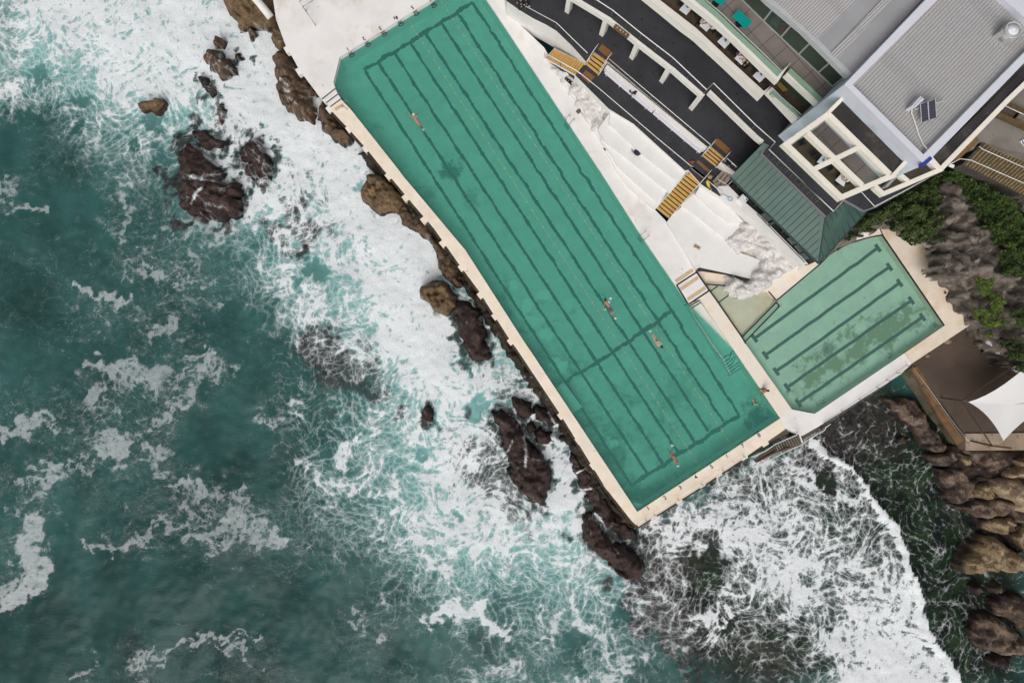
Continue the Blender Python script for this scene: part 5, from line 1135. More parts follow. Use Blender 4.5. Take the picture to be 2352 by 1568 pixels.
for lb, p, z, cc in (('pair of dark flip flops on the wide white deck near lane four', t('L', (1795, 165))[0], .6, (.02, .03, .05)),):
    th_ = thing('flip_flops', lb, 'flip flops', W(p, z))
    for e in (-.1, .12):
        q = W(p, z) + Vector((e, e * .3, .015)); m = MB(); m.box(q, (.10, .26, .03), .4); m.build('sole', FAB('rubber_sole', cc), th_)
m = MB(); m.box(W(t('C', (502, 225))[0], .66), (.1, .26, .08), .6); m.box(W(t('C', (502, 225))[0], .71), (.07, .15, .03), .6); tag(m.build('radio', BLACK), 'little black object standing at the left end of the terraces', 'radio')
# brown board hung on the elevated walkway
# ------------------------------------------------------------------ elevated walkway
Z3 = 6.5
wk = thing('elevated_walkway', 'charcoal elevated walkway with white edge beam on six white columns', 'walkway', W((1600, 200), 3.0))
EDGE = t('A', (-300, -610), (200, -300), (690, 0), (1000, 186), (1290, 420), (1590, 650), (1866, 892))
EDGE2 = t('A', (1915, 846), (2351, 1266)) + t('C', (1950, 165))
E3 = t('C', (1995, 205), (1940, 260)) + t('D', (530, 845), (700, 690), (880, 792), (985, 752), (1480, 480)) + [(2150, 400)]
SL = EDGE + EDGE2 + E3 + [(2110, 330), (1960, 200), (1600, -80), (1380, -230)]
m = MB(); m.prism([W2(p, Z3) for p in SL], Z3 - .35, Z3); m.build('deck_slab', ASPH, wk)
def inset(pts, dist):
    """shift a 3D polyline to its left by dist"""
    out = []
    for i, p in enumerate(pts):
        a, c = pts[max(i - 1, 0)], pts[min(i + 1, len(pts) - 1)]; d = (c - a); n = Vector((-d.y, d.x, 0)).normalized(); out.append(p + n * dist)
    return out
BEAM = pm('cream_white_beam', (.74, .71, .66), .7, .05, .8, bump=.1)
for pl in (EDGE, EDGE2):
    P_ = [W(p, Z3 + .012) for p in pl]
    m = MB(); m.ribbon(inset(P_, .12), .26, .62); m.build('edge_beam', BEAM, wk)
TRIMG = pm('grey_lilac_trim', (.20, .18, .20), .6, .1, 3., bump=0)
for pl in (t('C', (1950, 168), (1995, 207), (1940, 262)) + t('D', (530, 842)), t('D', (700, 690), (880, 792)), t('D', (880, 792), (985, 755), (1480, 483))):
    m = MB(); m.ribbon([W(p, Z3 + .02) for p in pl], .12, .2); m.build('edge_trim', TRIMG, wk)
for p, a_ in zip(t('A', (628, 95), (945, 305), (1222, 520), (1497, 735), (1768, 985)), (-32, -36, -39, -40, -41)):
    q = W(p, 3.0); m = MB(); m.box((q.x, q.y, 4.55), (.42, .62, 3.1), R(a_)); m.build('column', BEAM, wk)
q = W(t('A', (320, -130))[0], 3.0); m = MB(); m.box((q.x, q.y, 4.55), (.42, .62, 3.1), R(-32)); m.build('column', BEAM, wk)
rail_run('walkway_railing', 'white topped railing with brass posts along the elevated walkway beneath the balconies', t('A', (500, -240), (880, -5), (1035, 95), (1300, 310), (1590, 532), (1900, 826), (1962, 764), (2351, 1150)) + t('C', (2070, 160), (2012, 226), (2351, 552)) + t('D', (330, 535), (602, 792), (702, 684)), Z3, 1.0, 1.9, .045)
rail_run('walkway_railing', 'white topped railing at the lower right end of the elevated walkway above the bushes', t('D', (855, 612), (980, 748), (1240, 612), (1480, 482)), Z3, 1.0, 1.6, .04)
# board with hooks
bd = thing('hook_board', 'brown board with white lettering marks hung on the walkway edge', 'sign board', W(t('A', (1115, 285))[0], 6.4))
pa, pb = t('A', (1050, 240), (1180, 340)); A_, B_ = W(pa, 6.62), W(pb, 6.62); dd = (B_ - A_).normalized(); ss = Vector((-dd.y, dd.x, 0))
m = MB(); m.bar(A_, B_, .42, .05); m.build('board', pm('brown_board', (.135, .075, .035), .6, .15), bd)
for i, f in enumerate((.2, .42, .6, .8)):
    q = A_.lerp(B_, f) + Vector((0, 0, .032)); m = MB(); m.box(q, (.14 if i % 2 else .09, .05, .012), R(-38)); m.box(q + ss * .07, (.05, .1, .012), R(-38)); m.build('mark', pm('chalk_mark', (.55, .53, .48), .8), bd)

# ------------------------------------------------------------------ green roofed pavilion
pv = thing('pavilion', 'pavilion with dark green ribbed metal roof and dark open front', 'pavilion', W((1800, 480), 3.0))
GR = pm('green_metal_roof', (.052, .105, .088), .5, .15, .7, stain=((.075, .12, .085), .5, .5, .75), bump=.05, metal=.1)
GRD = pm('green_roof_rib', (.022, .048, .042), .5, .1, 3., bump=0)
ZE, ZT = 4.95, 6.25
e0, e1, e2 = [W(p, ZE) for p in t('C', (1655, 480)) + t('D', (465, 1272), (905, 797))]
t0, t1 = [W(p, ZT + .1) for p in t('C', (1952, 172)) + t('D', (528, 838))]
k1, k2 = [W(p, ZT) for p in t('C', (1995, 205), (1940, 262))]
m = MB()
def sheet(pts, th=.08):
    b = len(m.v); n = len(pts)
    m.v += [tuple(p) for p in pts] + [tuple(p - Vector((0, 0, th))) for p in pts]
    m.face(range(b, b + n)); m.face(range(b + 2 * n - 1, b + n - 1, -1))
    for i in range(n): j = (i + 1) % n; m.face((b + i, b + n + i, b + n + j, b + j))
# keep the main slope planar: project the upper points on the eave plane
nrm_ = (e1 - e0).cross(t1 - e0).normalized()
def onplane(p): return Vector((p.x, p.y, e0.z - (nrm_.x * (p.x - e0.x) + nrm_.y * (p.y - e0.y)) / nrm_.z))
T0 = onplane(t0)
sheet([e0, e1, t1, onplane(k2), onplane(k1), T0]); T2 = W(t('D', (905, 797))[0], ZE); 
tt2 = W(t('D', (770, 655))[0], ZT + .1)
sheet([e1, e2, tt2, t1]); m.build('roof', GR, pv)
m = MB(); n_ = 21
for i in range(1, n_):
    f = i / n_
    a = e0.lerp(e1, f); dirv = (T0 - e0)
    # ribs run square to the eave and stop at the upper edge or hip
    up_ = Vector((dirv.x, dirv.y, dirv.z)); L = 1.0
    if f > .62: L = max(0.04, (1 - f) / .38)
    b = onplane(a + up_ * L); m.bar(a + Vector((0, 0, .03)), b + Vector((0, 0, .03)), .05, .06)
for i in range(1, 9):
    f = i / 9; a = e1.lerp(e2, f); b0_ = t1.lerp(tt2, max(0, (f - .35) / .65)) if f > .35 else e1.lerp(t1, f / .35)
    m.bar(a + Vector((0, 0, .03)), b0_ + Vector((0, 0, .04)), .05, .06)
m.bar(e1 + Vector((0, 0, .05)), t1 + Vector((0, 0, .05)), .12, .08)
m.build('rib', GRD, pv)
m = MB(); m.bar(e0 - Vector((0, 0, .04)), e1 - Vector((0, 0, .04)), .12, .14); m.bar(e1 - Vector((0, 0, .04)), e2 - Vector((0, 0, .04)), .12, .14); m.build('gutter', GRD, pv)
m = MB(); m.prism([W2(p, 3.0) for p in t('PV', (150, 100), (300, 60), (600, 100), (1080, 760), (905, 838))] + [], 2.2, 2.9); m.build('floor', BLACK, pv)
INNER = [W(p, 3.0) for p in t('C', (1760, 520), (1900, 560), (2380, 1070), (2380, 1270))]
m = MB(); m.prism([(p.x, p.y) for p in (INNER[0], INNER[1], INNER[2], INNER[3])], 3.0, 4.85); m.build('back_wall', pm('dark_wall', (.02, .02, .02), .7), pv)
FR = pm('dark_green_frame', (.03, .05, .045), .5, .1)
for i in range(9):
    f = i / 8; a = W(t('C', (1690, 600))[0], 3.1).lerp(W(t('C', (2340, 1255))[0], 3.1), f) + Vector((.25, .22, 0)); m = MB(); m.box((a.x, a.y, 3.95), (.1, .1, 1.8), R(-42)); m.build('post', FR, pv)
m = MB(); pa, pb = W(t('C', (1900, 815))[0], 4.2), W(t('C', (2340, 1260))[0], 4.2)
m.bar(pa, pb, .05, .08); m.build('window_bar', FR, pv)
for qd in (((445, 372), (497, 348), (562, 418), (512, 440)), ((520, 462), (570, 435), (590, 445), (540, 478)), ((700, 592), (737, 580), (792, 640), (752, 652)), ((770, 662), (800, 648), (857, 710), (820, 724)), ((818, 742), (868, 718), (925, 780), (872, 794))):
    m = MB(); m.prism([W2(p, 3.7) for p in t('PV', *qd)], 3.55, 3.7); m.build('window_panel', pm('dull_window_panel', (.10, .12, .115), .4, .15), pv)
GLS = None
sk = thing('sink_unit', 'white box sink under the green roof edge', 'sink', W(t('C', (1780, 680))[0], 3.0))
m = MB(); m.prism([W2(p, 3.75) for p in t('PV', (252, 214), (285, 178), (337, 228), (302, 266))], 3.0, 3.75); m.build('cabinet', WHT, sk)
m = MB(); q = W(t('PV', (320, 230))[0], 3.755); m.cyl(q, .07, .02, 10); m.build('drain', BLACK, sk)

# ------------------------------------------------------------------ club building
cb = thing('club_building', 'white and pale blue club building with balconies and ribbed grey roofs', 'building', W((1950, 150), 3.0))
BLUEW = pm('pale_blue_render', (.60, .67, .75), .75, .05, .5, stain=((.40, .45, .50), .4, .5, .8), bump=.1)
PARA = pm('lilac_white_parapet', (.60, .61, .68), .7, .04, .7, stain=((.50, .49, .52), .5, .6, .85), bump=.1)
CRE = pm('cream_concrete_frame', (.76, .71, .62), .7, .05, .8, bump=.1)
CREW = pm('cream_white_band', (.76, .72, .66), .7, .05, .6, stain=((.72, .62, .52), .5, .6, .8), bump=.1)
DARKR = pm('dark_weathered_canopy', (.032, .028, .026), .85, .35, .5, stain=((.16, .13, .10), .35, .50, .72), bump=.3)
MEMB = pm('grey_roof_membrane', (.30, .30, .315), .8, .08, .4, spot=((.24, .235, .22), 1.5, .66), bump=.1)
def ribbed(name, rot, light, dark, freq=4.2):
    k = NT(name); p = k.pos(); q = k.vmap(p, (1, 1, 1), (0, 0, rot)); x = k.xyz(q)
    w_ = k.math('SINE', k.math('MULTIPLY', x[0], 6.2832 * freq / 1.))
    n = k.noise(k.vmap(q, (1, .12, 1)), 1.1, 6, .65); n2 = k.noise(q, .5, 5, .6)
    c = k.mix(k.sstep(w_, -.9, .2), dark, light)
    c = k.mix(k.math('MULTIPLY', k.sstep(n, .48, .74), .20), c, tuple(v * .62 for v in light))
    c = k.mix(k.math('MULTIPLY', k.sstep(n2, .5, .75), .35), c, (light[0] * .95, light[1] * .86, light[2] * .74))
    rows = k.noise(k.vmap(q, (.03, .55, 1)), 1., 2, .5)
    c = k.mix(k.math('MULTIPLY', k.sstep(rows, .56, .66), .22), c, tuple(v * .6 for v in light))
    nr = k.bump(w_, .5, .05)
    return k.done(k.bsdf(c, .6, nr, .0, .3))
RIBT = ribbed('ribbed_tower_roof', R(44), (.40, .395, .395), (.31, .305, .305), 4.6)
RIBW = ribbed('ribbed_wing_roof', R(46), (.44, .43, .43), (.32, .315, .32), 5.2)
GLASS = NT('green_tinted_glass')
_tr = GLASS.n('ShaderNodeBsdfTransparent'); GLASS.put(_tr.inputs[0], (.76, .87, .81))
_gl = GLASS.n('ShaderNodeBsdfGlossy'); GLASS.put(_gl.inputs['Roughness'], .03)
_df = GLASS.n('ShaderNodeBsdfDiffuse'); GLASS.put(_df.inputs[0], (.38, .46, .42))
_m = GLASS.n('ShaderNodeMixShader'); _m.inputs[0].default_value = .05; GLASS.nt.links.new(_tr.outputs[0], _m.inputs[1]); GLASS.nt.links.new(_gl.outputs[0], _m.inputs[2])
_m2 = GLASS.n('ShaderNodeMixShader'); _m2.inputs[0].default_value = .06; GLASS.nt.links.new(_m.outputs[0], _m2.inputs[1]); GLASS.nt.links.new(_df.outputs[0], _m2.inputs[2])
GLASS = GLASS.done(_m2.outputs[0])
def tiled(name, c1, c2, rot, s=1.1):
    k = NT(name); p = k.vmap(k.pos(), (1, 1, 1), (0, 0, rot)); b = k.n('ShaderNodeTexBrick', offset=0.)
    k.put(b.inputs['Vector'], p); k.put(b.inputs['Scale'], 1.); b.inputs['Brick Width'].default_value = s; b.inputs['Row Height'].default_value = s; b.inputs['Mortar Size'].default_value = .025
    k.put(b.inputs['Color1'], c1); k.put(b.inputs['Color2'], c2); k.put(b.inputs['Mortar'], tuple(x * .35 for x in c1))
    c = k.mix(k.sstep(k.noise(p, 1.3, 6, .6), .3, .7), k.mix(.15, b.outputs[0], (.03, .03, .03)), b.outputs[0])
    return k.done(k.bsdf(c, .7, spec=.3))
TILE = tiled('brown_terrace_tiles', (.25, .205, .19), (.22, .18, .17), R(-42), 1.3)
WOODF = pm('dark_timber_floor', (.085, .058, .036), .7, .25, 2.)
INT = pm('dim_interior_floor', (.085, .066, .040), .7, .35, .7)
MULL = pm('pale_aluminium', (.42, .43, .44), .5, .06, 3., bump=0)

def poly_part(name, pts, z, th, mat, parent=cb):
    m = MB(); m.prism([W2(p, z) for p in pts], z - th, z); return m.build(name, mat, parent)
def band(name, pts, z, w, h, mat, parent=cb):
    m = MB(); m.ribbon([W(p, z) for p in pts], w, h); return m.build(name, mat, parent)

# wing: roof, core, glass front
ZR = 17.
WROOF = [(1690, -75), (1765, 0), (1800, 29), (1843.7, 65.4), (1953.6, 176), (2118, 0), (2230, -120), (1900, -260)]
poly_part('wing_roof', WROOF, ZR, .35, MEMB)
band('roof_edge', [(1694, -75), (1768, 0), (1803, 29), (1846, 65.4), (1953, 173)], ZR + .06, .35, .5, MULL)
for pl in (t('B', (165, 5), (545, 345), (900, 0), (1080, -180), (700, -440)), t('B', (655, 470), (722, 520), (1190, 0), (1340, -160), (1270, -170))):
    poly_part('ribbed_roof_sheet', pl, ZR + .12, .1, RIBW)
GLN = t('BA', (700, -520), (1240, 0), (1580, 335), (1850, 590), (2130, 858)) + t('B', (545, 640), (670, 762))
FLZ, LOZ = 13.0, 9.6
G_ = [W(p, FLZ) for p in GLN]
core = inset(G_, 2.6)
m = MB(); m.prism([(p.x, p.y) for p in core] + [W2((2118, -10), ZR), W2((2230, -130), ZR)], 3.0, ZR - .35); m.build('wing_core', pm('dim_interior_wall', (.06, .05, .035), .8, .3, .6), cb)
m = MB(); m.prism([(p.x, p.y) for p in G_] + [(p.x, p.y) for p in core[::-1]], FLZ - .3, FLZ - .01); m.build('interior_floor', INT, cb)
for i in range(len(G_) - 1):
    a, b = G_[i], G_[i + 1]
    m = MB(); m.bar(a + Vector((0, 0, 1.75)), b + Vector((0, 0, 1.75)), .02, 3.5); gp = m.build('glass_panel', GLASS, cb)
    m = MB(); m.bar(a + Vector((0, 0, .05)), b + Vector((0, 0, .05)), .08, .08); m.build('frame', MULL, gp)
    m = MB(); m.bar(b + Vector((0, 0, 0)), b + Vector((0.001, 0, 3.5)), .10, .10); m.tube([b, b + Vector((0, 0, 3.5))], .06, 4); m.build('mullion', MULL, gp)
# upper balcony of the wing
UPO = t('BA', (-100, -420), (490, 75), (700, 240), (850, 370), (1110, 600), (1550, 1040), (1810, 1285))
UPI = t('BA', (1990, 1000), (1860, 1140), (1110, 440), (900, 230), (650, 10), (50, -520))
floor_up = t('BA', (50, -520), (650, 10), (900, 230), (1110, 440), (1860, 1140)) + t('B', (300, 590), (590, 880), (672, 765)) + GLN[::-1][1:]
poly_part('upper_balcony_floor', floor_up, FLZ, .3, TILE)
P_ = [W(p, FLZ + .25) for p in UPO]; Pi = [W(p, FLZ + .25) for p in UPI]
m = MB(); m.prism([(p.x, p.y) for p in P_] + [(p.x, p.y) for p in Pi], FLZ - .45, FLZ + .25); m.build('balcony_band', CREW, cb)
gl = t('BA', (180, -390), (735, 50), (960, 245), (1150, 430), (1500, 760), (1870, 1125), (2010, 990))
G2 = [W(p, FLZ + 1.15) for p in gl]
for a, b in zip(G2[:-1], G2[1:]):
    m = MB(); m.bar(a - Vector((0, 0, .45)), b - Vector((0, 0, .45)), .03, .9); gp = m.build('balustrade_glass', GLASS, cb)
    m = MB(); m.bar(a, b, .045, .03); m.build('cap_rail', pm('pale_green_glass_edge', (.50, .56, .50), .4, .05, bump=0), gp)
# set-back bands between wing balconies and tower
m = MB(); m.prism([W2(p, FLZ + .2) for p in t('B', (262, 652), (305, 600), (592, 872), (545, 915))], FLZ - .45, FLZ + .2); m.build('balcony_band', CREW, cb)
G3 = [W(p, FLZ + 1.1) for p in t('B', (318, 590), (600, 860))]
m = MB(); m.bar(G3[0] - Vector((0, 0, .45)), G3[1] - Vector((0, 0, .45)), .03, .9); m.build('balustrade_glass', GLASS, cb)
# lower balcony of the wing
LOO = t('BA', (-300, -90), (0, 150), (290, 390), (520, 560), (1000, 1000), (1550, 1525))
LOI = t('BA', (1705, 1345), (1590, 1430), (1100, 980), (530, 445), (0, 35), (-250, -150))
poly_part('lower_balcony_floor', LOI[::-1] + t('B', (100, 800), (380, 1060), (560, 880)) + t('BA', (2300, 1300), (1500, 500), (900, -100), (100, -500)), LOZ, .3, WOODF)
P_ = [W(p, LOZ + .55) for p in LOO]; Pi = [W(p, LOZ + .55) for p in LOI]
m = MB(); m.prism([(p.x, p.y) for p in P_] + [(p.x, p.y) for p in Pi], LOZ - .4, LOZ + .55); m.build('balcony_band', CREW, cb)
m = MB(); m.prism([W2(p, LOZ + .5) for p in t('B', (108, 792), (142, 765), (398, 1030), (362, 1062))], LOZ - .4, LOZ + .5); m.build('balcony_band', CREW, cb)
for a, b in (((150, 790), (400, 1010)), ((235, 665), (490, 915))):
    A_, B_ = [W(p, LOZ + 1.1) for p in t('B', a, b)]; m = MB(); m.bar(A_ - Vector((0, 0, .45)), B_ - Vector((0, 0, .45)), .03, .9); gp = m.build('balustrade_glass', GLASS, cb)
    m = MB(); m.bar(A_, B_, .06, .04); m.build('cap_rail', MULL, gp)
# grey service rail under the balcony
for off in (0, 1):
    pts = [W(p, 8.7) for p in t('BA', (-250, 20), (0, 195), (250, 395), (390, 510), (530, 622))]
m = MB(); m.ribbon(pts, .12, .12); m.build('service_rail', MULL, cb)
for a, b in (((110, 300), (150, 240)), ((245, 400), (275, 350)), ((375, 505), (405, 455)), ((525, 618), (545, 575))):
    m = MB(); m.bar(*[W(p, 8.7) for p in t('BA', a, b)], .12, .1); m.build('service_bracket', MULL, cb)
# lower storeys below the balconies
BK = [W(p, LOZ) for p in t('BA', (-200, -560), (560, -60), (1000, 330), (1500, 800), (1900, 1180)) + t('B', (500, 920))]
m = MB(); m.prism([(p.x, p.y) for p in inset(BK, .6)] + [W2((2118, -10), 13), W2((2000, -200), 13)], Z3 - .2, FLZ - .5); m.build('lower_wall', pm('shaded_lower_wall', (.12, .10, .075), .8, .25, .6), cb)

# tower
ZP = 18.
PO = t('B', (776, 742), (1480, 1446), (1546, 1384), (2352, 556)) + [(2440, 60), (2222, -100)]
PI_ = t('B', (850, 745), (1470, 1357), (2352, 462)) + [(2398, 80), (2226, -72)]
m = MB(); m.prism([W2(p, ZP) for p in PO], 3.0, ZP - .9); m.build('tower_wall', BLUEW, cb)
po = [W(p, ZP) for p in t('B', (776, 742), (1480, 1446), (1546, 1384), (2352, 556)) + [(2440, 60), (2222, -100)]]
pi = [W(p, ZP) for p in t('B', (850, 745), (1470, 1357), (1470, 1357), (2352, 462)) + [(2398, 80), (2226, -72)]]
m = MB()
for i in range(6):
    j = (i + 1) % 6
    q = [po[i], po[j], pi[j], pi[i]]
    q = [q[k_] for k_ in range(4) if k_ == 0 or (q[k_] - q[k_ - 1]).length > 1e-4]
    m.prism([(p.x, p.y) for p in q], ZP - .9, ZP)
m.build('parapet', PARA, cb)
m = MB(); m.prism([(p.x, p.y) for p in [pi[0], pi[1], pi[3], pi[4], pi[5]]], ZP - .8, ZP - .5); m.build('tower_roof', RIBT, cb)
m = MB()
for a, b in ((pi[0], pi[1]), (pi[5], pi[0])): m.bar(a.lerp(b, .01) + Vector((0, 0, -.06)), a.lerp(b, .99) + Vector((0, 0, -.06)), .06, .05)
m.build('rust_flashing', pm('rust_pink_flashing', (.42, .24, .18), .8, .2), cb)
# canopy and cream balcony frame
ZC = 16.5
poly_part('canopy', t('BB', (872, 405), (1075, 200), (2070, 1118), (1842, 1362)), ZC, .3, DARKR)
for a, b in (((832, 402), (1062, 172)), ((1842, 1392), (2072, 1142))):
    band('canopy_fin', t('BB', a, b), ZC + .2, .26, .6, CRE)
fo_ = t('BB', (178, 890), (838, 420), (1830, 1388)) + t('D', (675, 665))
P4 = [W(p, ZC + .05) for p in fo_]
m = MB(); m.ribbon(P4, .38, .55, True); m.build('balcony_frame', CRE, cb)
for a, b in ((t('BB', (515, 705))[0], t('D', (868, 552))[0]), (t('D', (432, 402))[0], t('D', (838, 205))[0])):
    band('frame_beam', [a, b], ZC + (.046 if a[1] < 320 else .042), .34, .5, CRE)
# balcony floors inside the frame
def balcony(pts, z, fl, front, th=.4):
    m = MB(); m.prism([W2(p, z) for p in pts], z - th, z - .02); b_ = m.build('balcony_slab', CRE, cb)
    m = MB(); c0 = sum((W(p, z) for p in pts), Vector()) / len(pts)
    m.prism([((W(p, z) - c0) * .96 + c0).to_tuple()[:2] for p in pts], z - .02, z + .012); m.build('floor_tiles', fl, b_)
    for a, b in front:
        A_, B_ = W(a, z + 1.05), W(b, z + 1.05); m = MB(); m.bar(A_ - Vector((0, 0, .48)), B_ - Vector((0, 0, .48)), .03, 1.0); m.build('balustrade_glass', GLASS, b_)
balcony([(1856, 305), (1905, 266), (2047, 404), (1990, 428)], FLZ, TILE, [((1865, 312), (1984, 424)), ((1994, 421), (2040, 402)), ((1866, 306), (1890, 287))])
balcony([(1806, 338), (1868, 296), (2000, 422), (1934, 452)], LOZ, WOODF, [((1820, 341), (1930, 444)), ((1940, 443), (1985, 421)), ((1822, 334), (1850, 314))])
for p in ((1838, 316), (1880, 287), (1960, 440), (2018, 414)):
    q = W(p, LOZ); m = MB(); m.tube([Vector((q.x, q.y, LOZ)), Vector((q.x, q.y, ZC - .2))], .06, 6); m.build('slim_post', MULL, cb)
# right hand ledge and its frame
ZL2 = 13.0
poly_part('side_ledge', t('B', (1546, 1390), (2352, 562)) + [(2420, 90), (2420, 140)] + t('BD', (2045, 0), (770, 1290), (598, 1080)), ZL2, .4, DARKR)
band('ledge_trim', [(2420, 130)] + t('BD', (2045, 5), (1000, 1080), (772, 1312)), ZL2 + .15, .36, .6, CRE)
band('ledge_trim', t('BD', (590, 1100), (772, 1312)), ZL2 + .14, .3, .5, CRE)
FR2 = t('D', (985, 562), (1062, 632), (1580, 412), (1500, 325))
band('side_frame', FR2, ZL2 + .1, .34, .5, CRE); band('side_frame', t('D', (1218, 455), (1290, 515)), ZL2 + .09, .30, .45, CRE)
poly_part('side_balcony_floor', [(2006, 424), (2034, 450), (2165, 396), (2135, 350), (2060, 385)], LOZ, .3, WOODF)
A_, B_ = W((2036, 446), LOZ + 1.05), W((2160, 392), LOZ + 1.05); m = MB(); m.bar(A_ - Vector((0, 0, .5)), B_ - Vector((0, 0, .5)), .03, 1.); m.build('balustrade_glass', GLASS, cb)
pp = t('D', (1200, 470), (1100, 570), (1075, 565), (1160, 470)); poly_part('side_panel', pp, LOZ + .7, .6, pm('lilac_grey_panel', (.35, .34, .36), .7))
tp = MB(); tp.ribbon([W(p, ZP + .04) for p in t('BD', (400, 1235), (460, 1210), (595, 1092))], .24, .3); o = tp.build('tarp', pm('blue_tarpaulin', (.02, .05, .34), .5, .15, 4., bump=.5)); tag(o, 'strip of blue tarpaulin over the tower parapet corner', 'tarpaulin')

# roof plant
sp = thing('solar_panel', 'two framed dark solar modules tilted on a stand on the tower roof', 'solar panel', W(t('B', (1515, 970))[0], 17.5))
QP = t('B', (1440, 912), (1578, 868), (1588, 1030), (1452, 1075)); zz = (18.35, 18.35, 17.95, 17.95)
Pq = [W(p, z) for p, z in zip(QP, zz)]
PVM = NT('solar_cells'); _p = PVM.vmap(PVM.pos(), (1, 1, 1), (0, 0, R(-8))); _b = PVM.n('ShaderNodeTexBrick', offset=0.); PVM.put(_b.inputs['Vector'], _p); _b.inputs['Brick Width'].default_value = .16; _b.inputs['Row Height'].default_value = .16; _b.inputs['Mortar Size'].default_value = .008; PVM.put(_b.inputs['Scale'], 1.)
PVM.put(_b.inputs['Color1'], (.030, .028, .05)); PVM.put(_b.inputs['Color2'], (.034, .032, .056)); PVM.put(_b.inputs['Mortar'], (.10, .10, .13)); PVM = PVM.done(PVM.bsdf(_b.outputs[0], .25))
for f0, f1 in ((.02, .49), (.51, .98)):
    a, b, c, d = Pq[0].lerp(Pq[1], f0), Pq[0].lerp(Pq[1], f1), Pq[3].lerp(Pq[2], f1), Pq[3].lerp(Pq[2], f0)
    m = MB(); b0 = 0; th = Vector((0, 0, -.04)); m.v += [tuple(x) for x in (a, b, c, d)] + [tuple(x + th) for x in (a, b, c, d)]
    m.face((3, 2, 1, 0)); m.face((4, 5, 6, 7)); [m.face((i, (i + 1) % 4, 4 + (i + 1) % 4, 4 + i)) for i in range(4)]
    md = m.build('module', PVM, sp)
    m = MB(); m.tube([a, b, c, d, a], .028, 4); m.build('module_frame', MULL, md)
m = MB(); m.tube([W(t('B', (1385, 965))[0], 17.9), W(t('B', (1650, 885))[0], 17.9)], .06, 6)
for p in ((1400, 962), (1600, 900)): q = W(t('B', p)[0], 17.9); m.tube([q, q - Vector((0, 0, .4))], .05, 6)
m.build('stand', MULL, sp)
cbx = thing('roof_cabinet', 'pale blue grey cabinet box beside the solar panel', 'cabinet', W(t('B', (1420, 900))[0], 17.5))
m = MB(); m.prism([W2(p, 18.3) for p in t('B', (1368, 930), (1445, 845), (1478, 872), (1400, 945))], 17.5, 18.3); m.build('cabinet', PARA, cbx); m = MB(); pa, pb = t('B', (1385, 938), (1458, 858)); m.bar(W(pa, 18.32), W(pb, 18.32), .05, .03); m.build('lid_seam', MULL, cbx)
cabl = MB(); cabl.tube([W(p, z) for p, z in zip(t('B', (1372, 935), (1366, 990), (1400, 1090), (1432, 1190), (1470, 1270), (1530, 1345), (1535, 1370)), (18.1, 17.6, 17.6, 17.6, 17.6, 18.05, 18.03))], .04, 6)
o = cabl.build('cable', WPIPE, None, True); tag(o, 'white cable snaking from the cabinet to the tower parapet corner', 'cable')
du = thing('air_duct', 'long grey metal duct on the tower roof ending in a round vent', 'duct', W(t('B', (2050, 120))[0], 17.5))
DUCT = pm('grey_duct_metal', (.40, .40, .385), .6, .1, 1.5, stain=((.26, .20, .15), 1.2, .62, .82))
for i, (a, b) in enumerate((((1780, -90), (2010, 120)), ((2012, 122), (2180, 268)))):
    pa, pb = t('B', a, b); m = MB(); m.bar(W(pa, 15.2), W(pb, 15.2), .95, .9); m.build('duct_section', DUCT, du)
m = MB(); q = W(t('B', (2205, 290))[0], 17.9); m.box(q, (1.0, 1.1, .85), R(-42)); m.build('duct_elbow', DUCT, du)
q = W(t('B', (2258, 262))[0], 18.5)
m = MB(); m.cyl(q - Vector((0, 0, .8)), .52, .8, 20); m.tube([q + Vector((.52 * math.cos(a), .52 * math.sin(a), 0)) for a in np.linspace(0, 2 * math.pi, 21)], .06, 6); m.build('vent_ring', MULL, du, True)
m = MB(); m.cyl(q + Vector((0, 0, -.1)), .34, .16, 20); m.build('vent_cap', WHT, du, True)
m = MB(); q2 = W(t('B', (2225, 235))[0], 18.5); m.tube([q2 + Vector((.16 * math.cos(a), .24 * math.sin(a), 0)) for a in np.linspace(0, 2 * math.pi, 12)], .03, 5); m.build('handle', MULL, du)
for lb, p in (('small black wall lamp on the pale blue tower wall', t('BB', (318, 660))[0]),):
    q = W(p, 7.8); m = MB(); m.ball(q, .16, 8); m.box(q + Vector((.15, .1, .0)), (.3, .08, .08), .6); o = m.build('wall_lamp', BLACK, None, True); tag(o, lb, 'lamp')

# ------------------------------------------------------------------ furniture on the balconies
TW = pm('white_table_top', (.70, .69, .72), .4, .03, bump=0); TEALT = pm('teal_table_top', (.0, .28, .25), .4, .05, bump=0); DKM = pm('black_metal', (.014, .015, .018), .5, .1, bump=0)
BLUB = pm('blue_glass', (.05, .22, .30), .2, .2, 8., bump=0)
def table(label, quad, z, mat, group, leaf=True):
    zt = z + .75; P_ = [W(p, zt) for p in quad]; c = sum(P_, Vector()) / 4
    tb = thing('dining_table', label, 'table', Vector((c.x, c.y, z)), group)
    m = MB(); m.prism([(p.x, p.y) for p in P_], zt - .04, zt); m.build('tabletop', mat, tb)
    m = MB(); m.tube([Vector((c.x, c.y, z)), Vector((c.x, c.y, zt - .03))], .05, 8); m.cyl(Vector((c.x, c.y, z)), .28, .03, 12); m.build('pedestal', DKM, tb)
    return tb, c
def holder(label, c, z):
    m = MB(); m.box(c + Vector((.02, .0, .08)), (.12, .2, .14), .5); m.box(c + Vector((.03, .05, .17)), (.08, .1, .06), .5)
    o = m.build('table_caddy', [BLUB]); tag(o, label, 'caddy', 'blue table caddies')
ZB = LOZ
